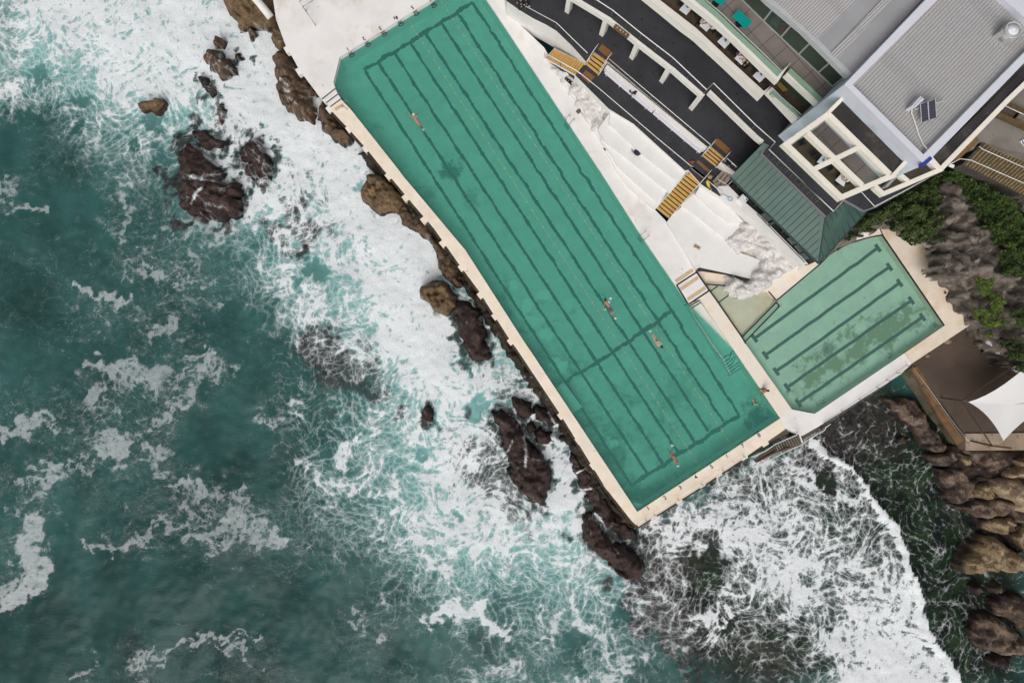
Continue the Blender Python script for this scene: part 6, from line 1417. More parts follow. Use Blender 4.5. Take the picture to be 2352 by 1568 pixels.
TB = [('empty white table at the upper left end of the lower balcony', t('BA', (395, -5), (510, 78), (375, 240), (262, 155)), True),
      ('white table with three diners on the lower balcony', t('BA', (640, 330), (860, 250), (705, 500), (575, 390)), False),
      ('empty white table in the middle of the lower balcony', t('BA', (985, 520), (1105, 630), (975, 765), (860, 655)), True),
      ('white table covered with plates on the lower balcony', t('BA', (1265, 775), (1385, 885), (1240, 1020), (1130, 915)), False),
      ('empty white table near the lower right end of the lower balcony', t('BA', (1550, 1055), (1665, 1165), (1525, 1295), (1415, 1190)), True)]
TC = []
for lb, qd, cad in TB:
    if 'three' in lb:
        qd = t('BA', (730, 240), (835, 345), (690, 500), (580, 400))
    tb, c = table(lb, qd, ZB, TW, 'white balcony tables'); TC.append(c)
    if cad: holder('blue caddy on the ' + lb.replace('empty white table', 'table').replace(' of the lower balcony', '').replace('near ', ''), c, ZB)
holder_tables = []
tb, c6 = table('white table with a caddy in the left bay of the cream balcony frame', t('BB', (745, 1062), (842, 1135), (750, 1215), (655, 1170)), ZB, TW, 'white balcony tables'); holder('small dark caddy on the table in the left bay of the frame', c6, ZB)
tb, c7 = table('white table with one diner in the right bay of the cream balcony frame', t('BB', (1042, 1352), (1125, 1430), (1080, 1555), (945, 1455)), ZB, TW, 'white balcony tables')
table('teal square table on the upper balcony beside the glass', t('BA', (1190, 150), (1408, 345), (1310, 458), (1092, 262)), FLZ, TEALT, 'teal balcony tables')
table('teal table cut by the top edge on the upper balcony', t('BA', (830, -110), (1000, 0), (925, 95), (745, -40)), FLZ, TEALT, 'teal balcony tables')
def chair(label, p, z, rz, mat=DKM, group='dark balcony chairs'):
    q = W(p, z + .45); q.z = z
    ch = thing('chair', label, 'chair', q, group, 0)
    rt = Matrix.Rotation(rz, 3, 'Z')
    m = MB(); m.box(q + Vector((0, 0, .45)), (.44, .44, .05), rz); m.build('seat', mat, ch)
    m = MB(); m.box(q + rt @ Vector((0, -.22, .70)), (.44, .05, .45), rz); m.build('backrest', mat, ch)
    for dx in (-.19, .19):
        for dy in (-.19, .19):
            o_ = q + rt @ Vector((dx, dy, 0)); m = MB(); m.tube([o_, o_ + Vector((0, 0, .44))], .018, 5); m.build('leg', mat, ch)
    return ch
for lb, p, a_ in (('dark chair above the first empty table of the lower balcony', t('BA', (300, 60))[0], -40), ('dark chair below the first empty table of the lower balcony', t('BA', (520, 190))[0], 140),
                  ('dark chair between the diners and the middle empty table', t('BA', (900, 560))[0], -40), ('dark chair just after the middle empty table', t('BA', (1080, 770))[0], 140),
                  ('dark chair before the last empty table of the lower balcony', t('BA', (1470, 1100))[0], -40), ('dark chair after the last empty table by the glass end', t('BA', (1640, 1300))[0], 140),
                  ('black chair alone at the left of the frame bay', t('BB', (410, 860))[0], 20), ('black chair in the middle of the left frame bay', t('BB', (590, 1030))[0], 30),
                  ('black chair next to the table in the left frame bay', t('BB', (670, 1110))[0], -140), ('black chair at the rear of the right frame bay', t('BB', (850, 1250))[0], 40)):
    chair(lb, p, ZB, R(a_))
YW = pm('yellow_wood', (.22, .15, .03), .6, .2)
bt = thing('slatted_bench', 'yellow brown slatted seat behind glass between balcony and tower', 'bench', W(t('BA', (1850, 1370))[0], ZB))
for i in range(5):
    pa, pb = t('BA', (1780 + i * 14, 1300 + i * -6 + 10), (1905 + i * 14, 1440 + i * -6)); m = MB(); m.bar(W(pa, ZB + .5), W(pb, ZB + .5), .06, .04); m.build('slat', YW, bt)
for p in ((1810, 1320), (1930, 1440)):
    q = W(t('BA', p)[0], ZB + .45); m = MB(); m.tube([Vector((q.x, q.y, ZB)), q], .03, 5); m.build('leg', DKM, bt)
# furniture seen through the upper glass
ac = thing('armchair', 'red upholstered armchair behind the upper glass front', 'armchair', W(t('BA', (1910, 470))[0], FLZ))
RU = pm('red_upholstery', (.22, .02, .02), .8, .2, 4.); q = W(t('BA', (1910, 465))[0], FLZ + .4); q.z = FLZ
m = MB(); m.ball(q + Vector((0, 0, .3)), .42, 10, (1, .9, .55)); m.build('seat', RU, ac, True); m = MB(); m.ball(q + Vector((.12, .32, .6)), .36, 10, (1.1, .5, .8)); m.build('backrest', RU, ac, True)
ac = thing('armchair', 'grey blue armchair behind the upper glass front', 'armchair', W(t('BA', (1790, 330))[0], FLZ))
GU = pm('grey_blue_upholstery', (.05, .075, .08), .8, .2, 4.); q = W(t('BA', (1790, 330))[0], FLZ + .4); q.z = FLZ
m = MB(); m.ball(q + Vector((0, 0, .3)), .5, 10, (1, .9, .55)); m.build('seat', GU, ac, True); m = MB(); m.ball(q + Vector((.2, .3, .6)), .4, 10, (1.1, .5, .8)); m.build('backrest', GU, ac, True)
# ------------------------------------------------------------------ hillside, paths, platform, sail, shrubs
CLIFF = NT('layered_cliff_rock'); _p = CLIFF.pos()
_q = CLIFF.vmap(_p, (.35, 2.2, 1.6), (0, 0, R(52)))
_n = CLIFF.noise(_q, .55, 9, .66, .6); _m1 = CLIFF.noise(_p, .35, 7, .65); _f = CLIFF.noise(_p, 4., 7, .7)
_c = CLIFF.mix(CLIFF.sstep(_n, .34, .62), (.055, .046, .040), (.22, .185, .155))
_c = CLIFF.mix(CLIFF.math('MULTIPLY', CLIFF.sstep(_m1, .53, .68), .8), _c, (.030, .026, .023))
_c = CLIFF.mix(CLIFF.math('MULTIPLY', CLIFF.sstep(CLIFF.noise(_p, .8, 5, .6), .58, .68), .8), _c, (.36, .30, .245))
_c = CLIFF.mix(CLIFF.math('MULTIPLY', CLIFF.sstep(_f, .55, .68), .5), _c, (.07, .055, .045))
CLIFF = CLIFF.done(CLIFF.bsdf(_c, .85, CLIFF.bump(CLIFF.math('ADD', _n, CLIFF.math('MULTIPLY', _f, .6)), .9, .3), spec=.25))
def ledges(X, Y):
    u = X * .62 - Y * .79
    g = (u + samp(RN[2.4], X, Y) * .5) * .42; fr_ = g - np.floor(g)
    return (np.clip((fr_ - .55) / .25, 0, 1) - fr_) * .55 + samp(RN[1.1], X, Y) * .10
hs_out = [(1905, 585), (1940, 565), (2019, 522), (2064, 524), (2100, 535), (2162, 560), (2167, 600), (2174, 640), (2192, 664), (2188, 680), (2201, 698), (2216, 710), (2240, 742), (2262, 775), (2290, 800), (2310, 830), (2352, 850), (2600, 900), (2700, 300), (2600, -150), (2330, -60), (2240, 120), (2120, 330), (1960, 440), (1850, 500)]
rock('hillside', 'layered dark sandstone hillside rising behind the shallow pool', None, None, hs_out, 2.5, CLIFF, flat=5.5, base=.1, res=.22, rough=.25, rag=.22, zmap=1.2, kind='structure', bump_h=ledges, facet=.2, facet_n=.12)
rock('cliff_outcrop', 'grey brown layered cliff face between the two shrub masses', 'cliff', 'BF', [(930, 150), (1000, 90), (1350, 60), (1420, 150), (1480, 290), (1620, 400), (1740, 660), (1810, 800), (1960, 1000), (2050, 1200), (2080, 1420), (2160, 1560), (2300, 1700), (2200, 1800), (1700, 1700), (1300, 1640), (1090, 1560), (1040, 1460), (1085, 1370), (1065, 1090), (1050, 1010), (1100, 880), (1060, 700), (1080, 580), (1020, 300)], 1.6, CLIFF, flat=.9, base=2.2, res=.15, rough=.18, rag=.2, zmap=3.5, bump_h=ledges, facet=.25, facet_n=.25)
rock('cliff_outcrop', 'dark rounded rock snout overhanging the beige pool deck', 'cliff', 'BF', [(1040, 1440), (1080, 1365), (1200, 1330), (1420, 1420), (1500, 1600), (1500, 1800), (1300, 1790), (1190, 1690), (1085, 1560)], 1.2, CLIFF, flat=.7, base=.6, rough=.3, zmap=1.5)
rock('cliff_outcrop', 'dark rock slope beside the white kerb above the brown platform', 'cliff', 'BG', [(1340, 60), (1500, 100), (1800, 300), (2000, 500), (2200, 700), (2350, 1000), (2300, 990), (2150, 880), (2000, 800), (1880, 700), (1800, 560), (1730, 540), (1640, 430), (1540, 330), (1440, 180)], 1.6, CLIFF, flat=.6, base=.1, rough=.3, rag=.12, zmap=1.2)

# concrete path and the two public stairs on the right
PATH = pm('grey_concrete_path', (.20, .18, .155), .85, .2, .6, spot=((.09, .08, .07), 1.2, .64), stain=((.30, .28, .25), .4, .55, .8), bump=.2)
m = MB(); m.prism([W2(p, 6.6) for p in t('BD', (1440, 660), (1280, 850), (1380, 950), (1500, 790), (1600, 800), (2000, 940), (2420, 1020)) + [(2700, 400), (2700, 60), (2330, 190)]], 2.0, 6.6); o = m.build('hill_path', PATH); tag(o, 'worn grey concrete path above the timber edged stair', 'path', kind='structure')
OCH = pm('ochre_landing', (.20, .11, .04), .8, .15, 2.)
m = MB(); m.prism([W2(p, 6.63) for p in t('BD', (1430, 680), (1510, 760), (1320, 940), (1250, 860))], 6.4, 6.63); m.m = 0; m.prism([W2(p, 6.5) for p in t('BD', (1240, 890), (1310, 950), (1110, 1130), (1040, 1080))], 6.0, 6.5); tag(m.build('landing', OCH), 'ochre landing plates between building and public stair', 'landing')
def nose_stair(label, a0, a1, b0, b1, n, z0, z1, mat, nose, nm='public_stair', parent=None):
    """a0-a1 first tread line, b0-b1 last tread line (picture points)"""
    A0, A1, B0, B1 = W(a0, z0), W(a1, z0), W(b0, z1), W(b1, z1)
    st = thing(nm, label, 'stairs', (A0 + A1) / 2)
    for i in range(n):
        f0, f1 = i / n, (i + 1) / n; z = z0 + (z1 - z0) * f0
        p, q, r_, s_ = A0.lerp(B0, f0), A1.lerp(B1, f0), A1.lerp(B1, f1), A0.lerp(B0, f1)
        m = MB(); m.prism([(v.x, v.y) for v in (p, q, r_, s_)], z - 1.4, z); tr = m.build('tread', mat, st)
        m = MB(); e0, e1 = s_.lerp(p, .10), r_.lerp(q, .10); m.bar(Vector((e0.x, e0.y, z + .012)), Vector((e1.x, e1.y, z + .012)), .085, .02); m.build('nosing', nose, tr)
    return st
DKC = pm('dark_stair_concrete', (.072, .062, .052), .85, .3, 1.5, spot=((.03, .025, .02), 2.5, .6))
YN = pm('worn_yellow_nosing', (.33, .21, .06), .8, .3, 3., spot=((.12, .08, .04), 4., .58))
nose_stair('wide dark stair with yellow edged treads going down the hill on the right', t('BD', (1580, 790))[0], t('BD', (1180, 1220))[0], t('BD', (2900, 1300))[0], t('BD', (2300, 1800))[0], 20, 6.5, 3.6, DKC, YN)
rail_run('stair_railing', 'thin white railing down the middle of the wide dark stair', t('BD', (1500, 880), (1560, 930), (2420, 1310)), 6.2, 1.0, 2.2)
rail_run('stair_railing', 'thin white railing along the shrub side of the wide dark stair', t('BD', (940, 1220), (1140, 1115), (1345, 1140), (2420, 1610)), 6.2, 1.0, 2.2)
TIM = pm('brown_timber_edge', (.105, .065, .028), .85, .3, 3.)
nose_stair('second public stair with brown timber side beams beside the building ledge', t('BD', (1985, 115))[0], t('BD', (1830, 260))[0], t('BD', (2700, 420))[0], t('BD', (2560, 600))[0], 12, 6.9, 6.0, DKC, TIM)
m = MB(); m.bar(W(t('BD', (1995, 80))[0], 7.), W(t('BD', (2700, 380))[0], 6.9), .35, .3); o = m.build('timber_beam', TIM); tag(o, 'upper brown timber side beam of the second public stair', 'beam', 'timber side beams')
m = MB(); m.bar(W(t('BD', (1820, 265))[0], 7.), W(t('BD', (2560, 610))[0], 6.9), .4, .3); o = m.build('timber_beam', TIM); tag(o, 'lower brown timber side beam of the second public stair', 'beam', 'timber side beams')
rail_run('stair_railing', 'thin grey railing above the second public stair at the right edge', t('BD', (1985, 110), (2420, 310)), 6.9, .9, 2.2)
sg = thing('path_sign', 'white and purple sign cut by the right edge on the concrete path', 'sign', W(t('BD', (2340, 810))[0], 6.6))
m = MB(); m.prism([W2(p, 6.72) for p in t('BD', (2282, 780), (2345, 745), (2440, 830), (2380, 890))], 6.6, 6.72); m.build('board', WHT, sg)
m = MB(); m.ribbon([W(p, 6.735) for p in t('BD', (2315, 772), (2332, 785), (2325, 805), (2350, 820), (2344, 838))], .08, .01); m.build('purple_mark', pm('purple_print', (.10, .05, .28), .6), sg)
m = MB(); m.bar(*[W(p, 6.9) for p in t('BD', (925, 1228), (1020, 1265))], .25, .12); tag(m.build('pale_plank', WHT), 'short pale plank lying below the ledge corner among the shrubs', 'plank')

# brown wet platform with its stained wall
PLAT = pm('wet_brown_concrete', (.074, .051, .037), .6, .2, .5, spot=((.13, .10, .08), .9, .66), stain=((.085, .065, .050), .22, .50, .68), bump=.15)
ORG = pm('rust_orange_coping', (.17, .088, .036), .85, .35, .8, stain=((.10, .07, .045), .6, .45, .7), bump=.3)
MOSS = pm('mossy_grey_wall', (.105, .088, .062), .9, .3, .6, spot=((.05, .055, .022), .8, .55), stain=((.16, .13, .10), .3, .5, .75), bump=.3)
ptf = thing('platform', 'wet brown concrete platform with orange stained coping beside the cove', 'platform', W((2220, 900), -2))
m = MB(); m.prism([W2(p, -.45) for p in t('G', (1320, 815), (1900, 430), (2030, 560), (2090, 690), (2250, 830), (2420, 910)) + [(2500, 1000)] + t('M', (2420, 325), (1820, 330))], -2.6, -.45); m.build('slab', PLAT, ptf)
m = MB(); m.ribbon([W(p, -.35) for p in t('G', (1345, 850), (1440, 1010), (1590, 1260), (1770, 1540))], [.6, .7, .75, .8], .3); m.build('coping', ORG, ptf)
SLB = [W(p, z) for p, z in zip(t('G', (1330, 850), (1730, 1540), (1700, 1560), (1450, 1260), (1370, 1130), (1215, 900)), (-.5, -.6, -1.9, -1.9, -1.9, -1.9))]
m = MB(); m.prism([(p.x, p.y) for p in SLB], -3., [p.z for p in SLB]); m.build('sloping_wall', MOSS, ptf)
m = MB(); m.ribbon([W(p, -.3) for p in t('M', (1815, 385), (2420, 380))], 1.6, 2.2); m.build('front_wall', pm('buff_stained_wall', (.30, .22, .16), .85, .2, .8, spot=((.15, .09, .05), 1.5, .6), stain=((.42, .34, .27), .5, .5, .75)), ptf)
m = MB(); m.tube([W(p, z) for p, z in zip(t('M', (1880, 378), (2040, 420), (2240, 445)), (-.2, -.2, -.2))], .05, 6); m.build('crack_pipe', RUST, ptf)
rail_run('platform_cable', 'thin double cable on the orange stained platform coping', t('G', (1325, 840), (1470, 1030), (1600, 1210), (1730, 1390), (1850, 1535)), -.35, .8, 3.0, .012, 1, RUST)
for lb, p, r_ in (('orange stone on the platform under the beige deck edge', (905, 535), .34), ('small orange stone on the platform near the joint in the deck', (525, 812), .2)):
    q = t('BG', p)[0]; rock('loose_stone', lb, 'stone', None, [(q[0] + 8 * r_ / .3 * math.cos(a) * (1 + .2 * math.sin(3 * a)), q[1] + 7 * r_ / .3 * math.sin(a)) for a in np.linspace(0, 6.0, 9)], .3, RM['tan'], .2, base=-.5, rough=.04, rag=.02, res=.06, zmap=-.4)
# white sprayed kerb along the rock
kb = thing('white_kerb', 'curved white painted kerb between brown platform and dark rock', 'kerb', W(t('BG', (1900, 720))[0], -.4))
m = MB(); m.prism([W2(p, .5) for p in t('BG', (1650, 440), (1715, 450), (1750, 560), (1810, 570), (1830, 640), (1950, 770), (2080, 850), (2180, 905), (2290, 1000), (2420, 1060), (2420, 1130), (2330, 1140), (2200, 1030), (2080, 990), (1950, 850), (1780, 690), (1680, 560))], -.5, .5); m.build('kerb', TERR, kb)

# shade sail with its posts and beams
sa = thing('shade_sail', 'white shade sail with curved edges stretched over the brown platform', 'shade sail', W((2300, 930), -.4))
SAILM = pm('white_sail_cloth', (.74, .72, .71), .8, .03, .4, bump=.05)
def curve(a, c, b, n=9): return [((1 - u) ** 2 * a[0] + 2 * u * (1 - u) * c[0] + u * u * b[0], (1 - u) ** 2 * a[1] + 2 * u * (1 - u) * c[1] + u * u * b[1]) for u in np.linspace(0, 1, n)]
TIP, TOP, BOT, FAR = t('G', (1840, 1165))[0], t('G', (2560, 660))[0], t('G', (2165, 1522))[0], (2560, 900)
out = curve(TIP, t('G', (2150, 1085))[0], TOP)[:-1] + curve(TOP, (2450, 850), FAR)[:-1] + curve(FAR, (2400, 900), BOT, 11)[:-1] + curve(BOT, t('G', (2040, 1260))[0], TIP)[:-1]
cen = W((2330, 930), 3.0); m = MB(); P_ = [W(p, 3.0) for p in out]; n = len(P_); rings = 6
for k_ in range(rings + 1):
    f = k_ / rings
    for p in P_:
        q = p.lerp(cen, f); m.v.append((q.x, q.y, 3.0 - .18 * (1 - (1 - f) ** 2)))
for k_ in range(rings):
    for i in range(n):
        j = (i + 1) % n; m.face((k_ * n + i, k_ * n + j, (k_ + 1) * n + j, (k_ + 1) * n + i))
nv = len(m.v); m.v += [(x, y, z - .012) for x, y, z in m.v]; m.f += [tuple(k_ + nv for k_ in f)[::-1] for f in m.f]; m.mi = [0] * len(m.f)
m.build('cloth', SAILM, sa, True)
BRB = pm('brown_steel_beam', (.055, .03, .02), .6, .2, 2., bump=0)
for a, b, za, zb in ((t('G', (1785, 1150))[0], t('G', (2260, 835))[0], 2.6, 2.6), (t('G', (1785, 1160))[0], t('M', (2060, 420))[0], 2.6, 2.4), (t('BG', (2100, 985))[0], (2420, 850), 2.7, 2.7), (t('BG', (2215, 1015))[0], t('BG', (2340, 1160))[0], 2.7, 2.7)):
    m = MB(); m.bar(W(a, za), W(b, zb), .07, .1); m.build('beam', BRB, sa)
for p in (t('G', (1785, 1152))[0], t('G', (2262, 833))[0], t('M', (2062, 418))[0]):
    q = W(p, 2.6); m = MB(); m.tube([Vector((q.x, q.y, -.5)), q], .06, 8); m.build('post', BRB, sa)
m = MB(); m.tube([W(t('G', (1785, 1152))[0], 2.62), W(TIP, 3.0)], .02, 5); m.build('cable', STEEL, sa); m = MB(); m.tube([W(t('M', (2062, 418))[0], 2.5), W(BOT, 3.0)], .02, 5); m.build('cable', STEEL, sa)

# stair to the sea at the junction
ss_ = thing('sea_stair', 'rusty grated stair with white handrails going down into the surf', 'stairs', W(t('BE', (1300, 560))[0], -2))
a0, a1 = t('BE', (1500, 420), (1620, 640)); b0, b1 = t('BE', (940, 690), (1020, 850))
A0, A1, B0, B1 = W(a0, .0), W(a1, .0), W(b0, -1.2), W(b1, -1.2)
GRT = NT('brown_grating'); _g = GRT.vmap(GRT.pos(), (1, 1, 1), (0, 0, R(-28))); _x = GRT.xyz(_g); _s = GRT.math('SINE', GRT.math('MULTIPLY', _x[0], 60.)); GRT = GRT.done(GRT.bsdf(GRT.mix(GRT.sstep(_s, -.2, .4), (.02, .015, .01), (.16, .115, .08)), .8))
for i in range(10):
    f0, f1 = i / 10, (i + .88) / 10
    m = MB(); m.prism([(v.x, v.y) for v in (A0.lerp(B0, f0), A1.lerp(B1, f0), A1.lerp(B1, f1), A0.lerp(B0, f1))], A0.lerp(B0, f0).z - .04, A0.lerp(B0, f0).z); tr = m.build('tread', GRT, ss_)
    m = MB(); m.bar(A0.lerp(B0, f1) + Vector((0, 0, .06)), A1.lerp(B1, f1) + Vector((0, 0, .06)), .035, .02); m.build('nosing', MULL, tr)
L0, L1 = t('BE', (440, 1040), (480, 1105))
m = MB(); m.prism([W2(p, -1.3) for p in t('BE', (940, 690), (1020, 850), (740, 990), (480, 1105), (435, 1045), (700, 860), (800, 790))], -1.36, -1.3); m.build('landing', GRT, ss_)
for pts, z0 in ((t('BE', (960, 860), (740, 985), (490, 1105)), -1.25), (t('BE', (1620, 640), (1020, 850)), -.6)):
    m = MB(); m.bar(W(pts[0], z0 + .1), W(pts[-1], z0 - .1), .12, .2); m.build('side_beam', RUST, ss_)
for pts in (t('BE', (1340, 300), (1440, 320), (1490, 400), (1440, 470), (1130, 600), (930, 690), (700, 850), (390, 980)), t('BE', (1600, 650), (1520, 720), (1250, 830), (900, 1010), (680, 1120), (420, 1215)), t('BE', (2250, 205), (2130, 290), (2110, 350), (1900, 470), (1600, 660))):
    P_ = [W(p, .9 - 1.3 * i / len(pts)) for i, p in enumerate(pts)]
    m = MB(); m.tube(P_, .04, 6); m.build('handrail', WPIPE, ss_, True)
    for q in P_[2::2]: m = MB(); m.tube([q, q - Vector((0, 0, 1.2))], .03, 6); m.build('post', RUST, ss_)
m = MB(); q = W(t('BE', (1550, 550))[0], .9); m.box(q, (.12, .75, .05), R(20)); m.build('white_bar', WPIPE, ss_)
for pts in (t('BE', (750, 610), (1200, 320), (1280, 420), (780, 650)), t('BE', (255, 935), (660, 670), (690, 720), (290, 975)), t('BE', (1575, 505), (1970, 250), (2000, 310), (1600, 580)), t('BE', (-50, 1130), (150, 1005), (170, 1050), (-20, 1180))):
    m = MB(); m.prism([W2(p, -.08) for p in pts], -1.2, -.08); m.build('side_grating', GRT, ss_)
# concrete pipe at the top edge
pp = thing('outfall_pipe', 'thick white concrete pipe running down to the rocks at the top edge', 'pipe', W(t('L', (600, 90))[0], -1.5))
m = MB(); m.tube([W(p, z) for p, z in zip(t('L', (440, -80), (520, 0), (590, 85), (650, 162)), (.9, .6, .3, .0))], .36, 12); m.build('pipe', WALLW, pp, True)

# ------------------------------------------------------------------ shrubs: thousands of small leaves over bent twigs
def leaf_mat(name, a, b, c):
    k = NT(name); p = k.pos(); v = k.attr('tone')
    n = k.noise(p, .9, 5, .6)
    cc = k.mix(k.sstep(v, 0., .6), a, b); cc = k.mix(k.math('MULTIPLY', k.sstep(k.math('ADD', v, k.math('MULTIPLY', k.math('SUBTRACT', n, .5), .8)), .70, 1.0), .8), cc, c)
    return k.done(k.bsdf(cc, .6, spec=.25))
LEAF = {'dark': leaf_mat('dark_shrub_leaf', (.012, .022, .006), (.050, .075, .018), (.085, .085, .022)), 'bright': leaf_mat('bright_shrub_leaf', (.010, .022, .005), (.045, .078, .014), (.12, .13, .02)),
        'moss': leaf_mat('yellow_green_tuft_leaf', (.035, .06, .008), (.10, .15, .02), (.16, .20, .04))}
TWIG = pm('twig_bark', (.06, .045, .03), .9, .2, 5.)
def shrub(label, tl, pts, zb, h, n, kind, seed=1, size=.16, zmap=None, round_=1.1, cat='shrub'):
    rng = np.random.RandomState(seed)
    zm = zb + h * .7 if zmap is None else zmap
    P = [W2(q, zm) for q in (t(tl, *pts) if tl else pts)]
    xs, ys = np.array([p[0] for p in P]), np.array([p[1] for p in P])
    X = rng.uniform(xs.min() - .4, xs.max() + .4, n * 6); Y = rng.uniform(ys.min() - .4, ys.max() + .4, n * 6)
    Xr = X + samp(RN[1.1], X, Y) * .28 + samp(RN[.55], X, Y) * .16; Yr = Y + samp(RN[1.1], Y, X) * .28 + samp(RN[.55], Y, X) * .16
    ok = inside(P, Xr, Yr); d = pdist(P + [P[0]], X, Y)
    cl = samp(RN[1.1], X + 3, Y - 2) * .5 + samp(RN[.55], X, Y) * .35 + samp(RN[2.4], X, Y) * .4
    ok &= rng.uniform(0, 1, len(X)) < np.clip(.78 + cl * .34, .12, 1)
    X, Y, d, cl = X[ok][:n], Y[ok][:n], d[ok][:n], cl[ok][:n]
    top = h * np.sqrt(np.clip(1 - (1 - np.clip(d / round_, 0, 1)) ** 2, .05, 1)) * (1 + .28 * np.tanh(cl * 1.3))
    Z = zb + top * rng.uniform(.45, 1.02, len(X)) ** .6
    a = rng.uniform(0, 2 * math.pi, len(X)); tilt = rng.uniform(-.9, .9, len(X)); s = size * rng.uniform(.6, 1.3, len(X))
    tone = np.clip(.38 + .22 * cl + rng.normal(0, .16, len(X)), 0, 1)
    ca, sa_ = np.cos(a), np.sin(a)
    u = np.stack([ca, sa_, tilt * .6], -1) * s[:, None]; v = np.stack([-sa_ * .55, ca * .55, rng.uniform(-.5, .5, len(X))], -1) * s[:, None]
    C_ = np.stack([X, Y, Z], -1)
    V = np.stack([C_ - u, C_ + v * .8, C_ + u, C_ - v * .8], 1).reshape(-1, 3)
    c0 = np.array([X.mean(), Y.mean(), zb])
    r_ = thing('shrub', label, cat, c0.tolist())
    me = bpy.data.meshes.new('foliage'); me.from_pydata(V.tolist(), [], np.arange(len(V)).reshape(-1, 4).tolist())
    set_attr(me, 'tone', np.repeat(tone, 4)); me.materials.append(LEAF[kind])
    o = bpy.data.objects.new('foliage', me); col.objects.link(o); o.parent = r_; o.matrix_parent_inverse = parent_world(r_).inverted()
    m = MB()
    for i in range(min(60, max(6, n // 120))):
        j = rng.randint(len(X)); g = np.array([X[j], Y[j]]) + rng.uniform(-.5, .5, 2)
        m.tube([Vector((g[0], g[1], zb - .3)), Vector(((g[0] + X[j]) / 2 + .1, (g[1] + Y[j]) / 2, zb + .4 * (Z[j] - zb))), Vector((X[j], Y[j], Z[j]))], [.03, .02, .008], 4)
    m.build('twigs', TWIG, r_)
    return r_
BIG = t('D', (1600, 425), (1300, 560), (985, 750), (905, 800), (790, 930), (770, 990), (850, 990), (1000, 920), (1060, 890), (1200, 870), (1200, 940), (1260, 1000), (1350, 1040), (1400, 1085), (1470, 1040), (1600, 1020), (1610, 880), (1590, 740), (1560, 600), (1520, 540), (1700, 440))
shrub('large dark green shrub spilling over the white rock behind the shallow pool', None, BIG, 2.3, 2.4, 12000, 'dark', 1, .135)
shrub('bright green shrub bank between the wide dark stair and the cliff face', 'D', [(1640, 420), (1780, 380), (1830, 420), (1960, 500), (2150, 590), (2230, 640), (2300, 720), (2420, 800), (2420, 1420), (2200, 1340), (2180, 1200), (2130, 1050), (2030, 960), (2000, 850), (1910, 680), (1850, 620), (1780, 500)], 3.4, 1.6, 9500, 'bright', 2, .13)
shrub('narrow dark shrub strip below the ledge trim beside the frame', 'D', [(1500, 480), (1590, 440), (1700, 390), (1790, 400), (1780, 470), (1600, 470), (1520, 530)], 3.2, 1.2, 1500, 'dark', 3, .13)
shrub('dark green shrub at the right edge above the white kerb', 'G', [(2200, 650), (2280, 600), (2420, 700), (2420, 860), (2330, 820), (2240, 740)], 2.6, 1.2, 1500, 'dark', 4, .13)
shrub('green shrub at the right edge beside the cliff foot', 'G', [(2260, 380), (2420, 300), (2420, 480), (2330, 470)], 3.4, 1.0, 900, 'bright', 5, .13)
shrub('yellow green tuft growing on the dark rock, upper of three', 'G', [(1925, 20), (2000, 0), (2080, 60), (2090, 160), (2060, 210), (1990, 180), (1950, 110)], 3.2, .7, 900, 'moss', 6, .10, round_=.5)
shrub('yellow green tuft growing on the dark rock, right of three', 'G', [(2060, 210), (2120, 180), (2175, 300), (2140, 340), (2090, 320)], 3.0, .6, 550, 'moss', 7, .10, round_=.5)
shrub('long yellow green tuft on the rock nearest the beige deck', 'G', [(1905, 300), (1960, 280), (2100, 350), (2180, 420), (2160, 490), (2070, 480), (1940, 400)], 2.6, .6, 1100, 'moss', 8, .10, round_=.5)
shrub('small round yellow green tuft at the corner of the brown platform', 'G', [(1985, 470), (2030, 450), (2070, 490), (2050, 525), (2000, 515)], 1.8, .5, 350, 'moss', 9, .09, round_=.4)
shrub('low green creeper on the rock slope above the white kerb', 'BG', [(1980, 500), (2150, 500), (2420, 800), (2420, 950), (2250, 850), (2080, 700)], 2.4, .5, 1100, 'dark', 10, .11)
# ------------------------------------------------------------------ people
SKIN = pm('sunburnt_skin', (.46, .20, .125), .55, .08, 6., bump=0); SKIN2 = pm('tanned_skin', (.33, .15, .085), .55, .08, 6., bump=0); SKIN3 = pm('pale_skin', (.50, .30, .21), .55, .06, 6., bump=0)
CL = lambda n, c: pm(n, c, .85, .15, 9., bump=.2)
C_BLACK = CL('black_fabric', (.012, .012, .014)); C_GREY = CL('grey_fabric', (.085, .085, .095)); C_WHITE = CL('white_fabric', (.68, .68, .70)); C_BLUE = CL('blue_white_fabric', (.20, .22, .52)); C_NAVY = CL('navy_fabric', (.025, .03, .06))
C_TEAL = CL('dark_teal_fabric', (.04, .075, .08)); HAIRB = pm('dark_hair', (.018, .012, .010), .6, .3, 12., bump=.3); HAIRR = pm('auburn_hair', (.22, .065, .025), .6, .3, 12., bump=.3); HAIRG = pm('fair_hair', (.34, .22, .12), .6, .3, 12., bump=.3)

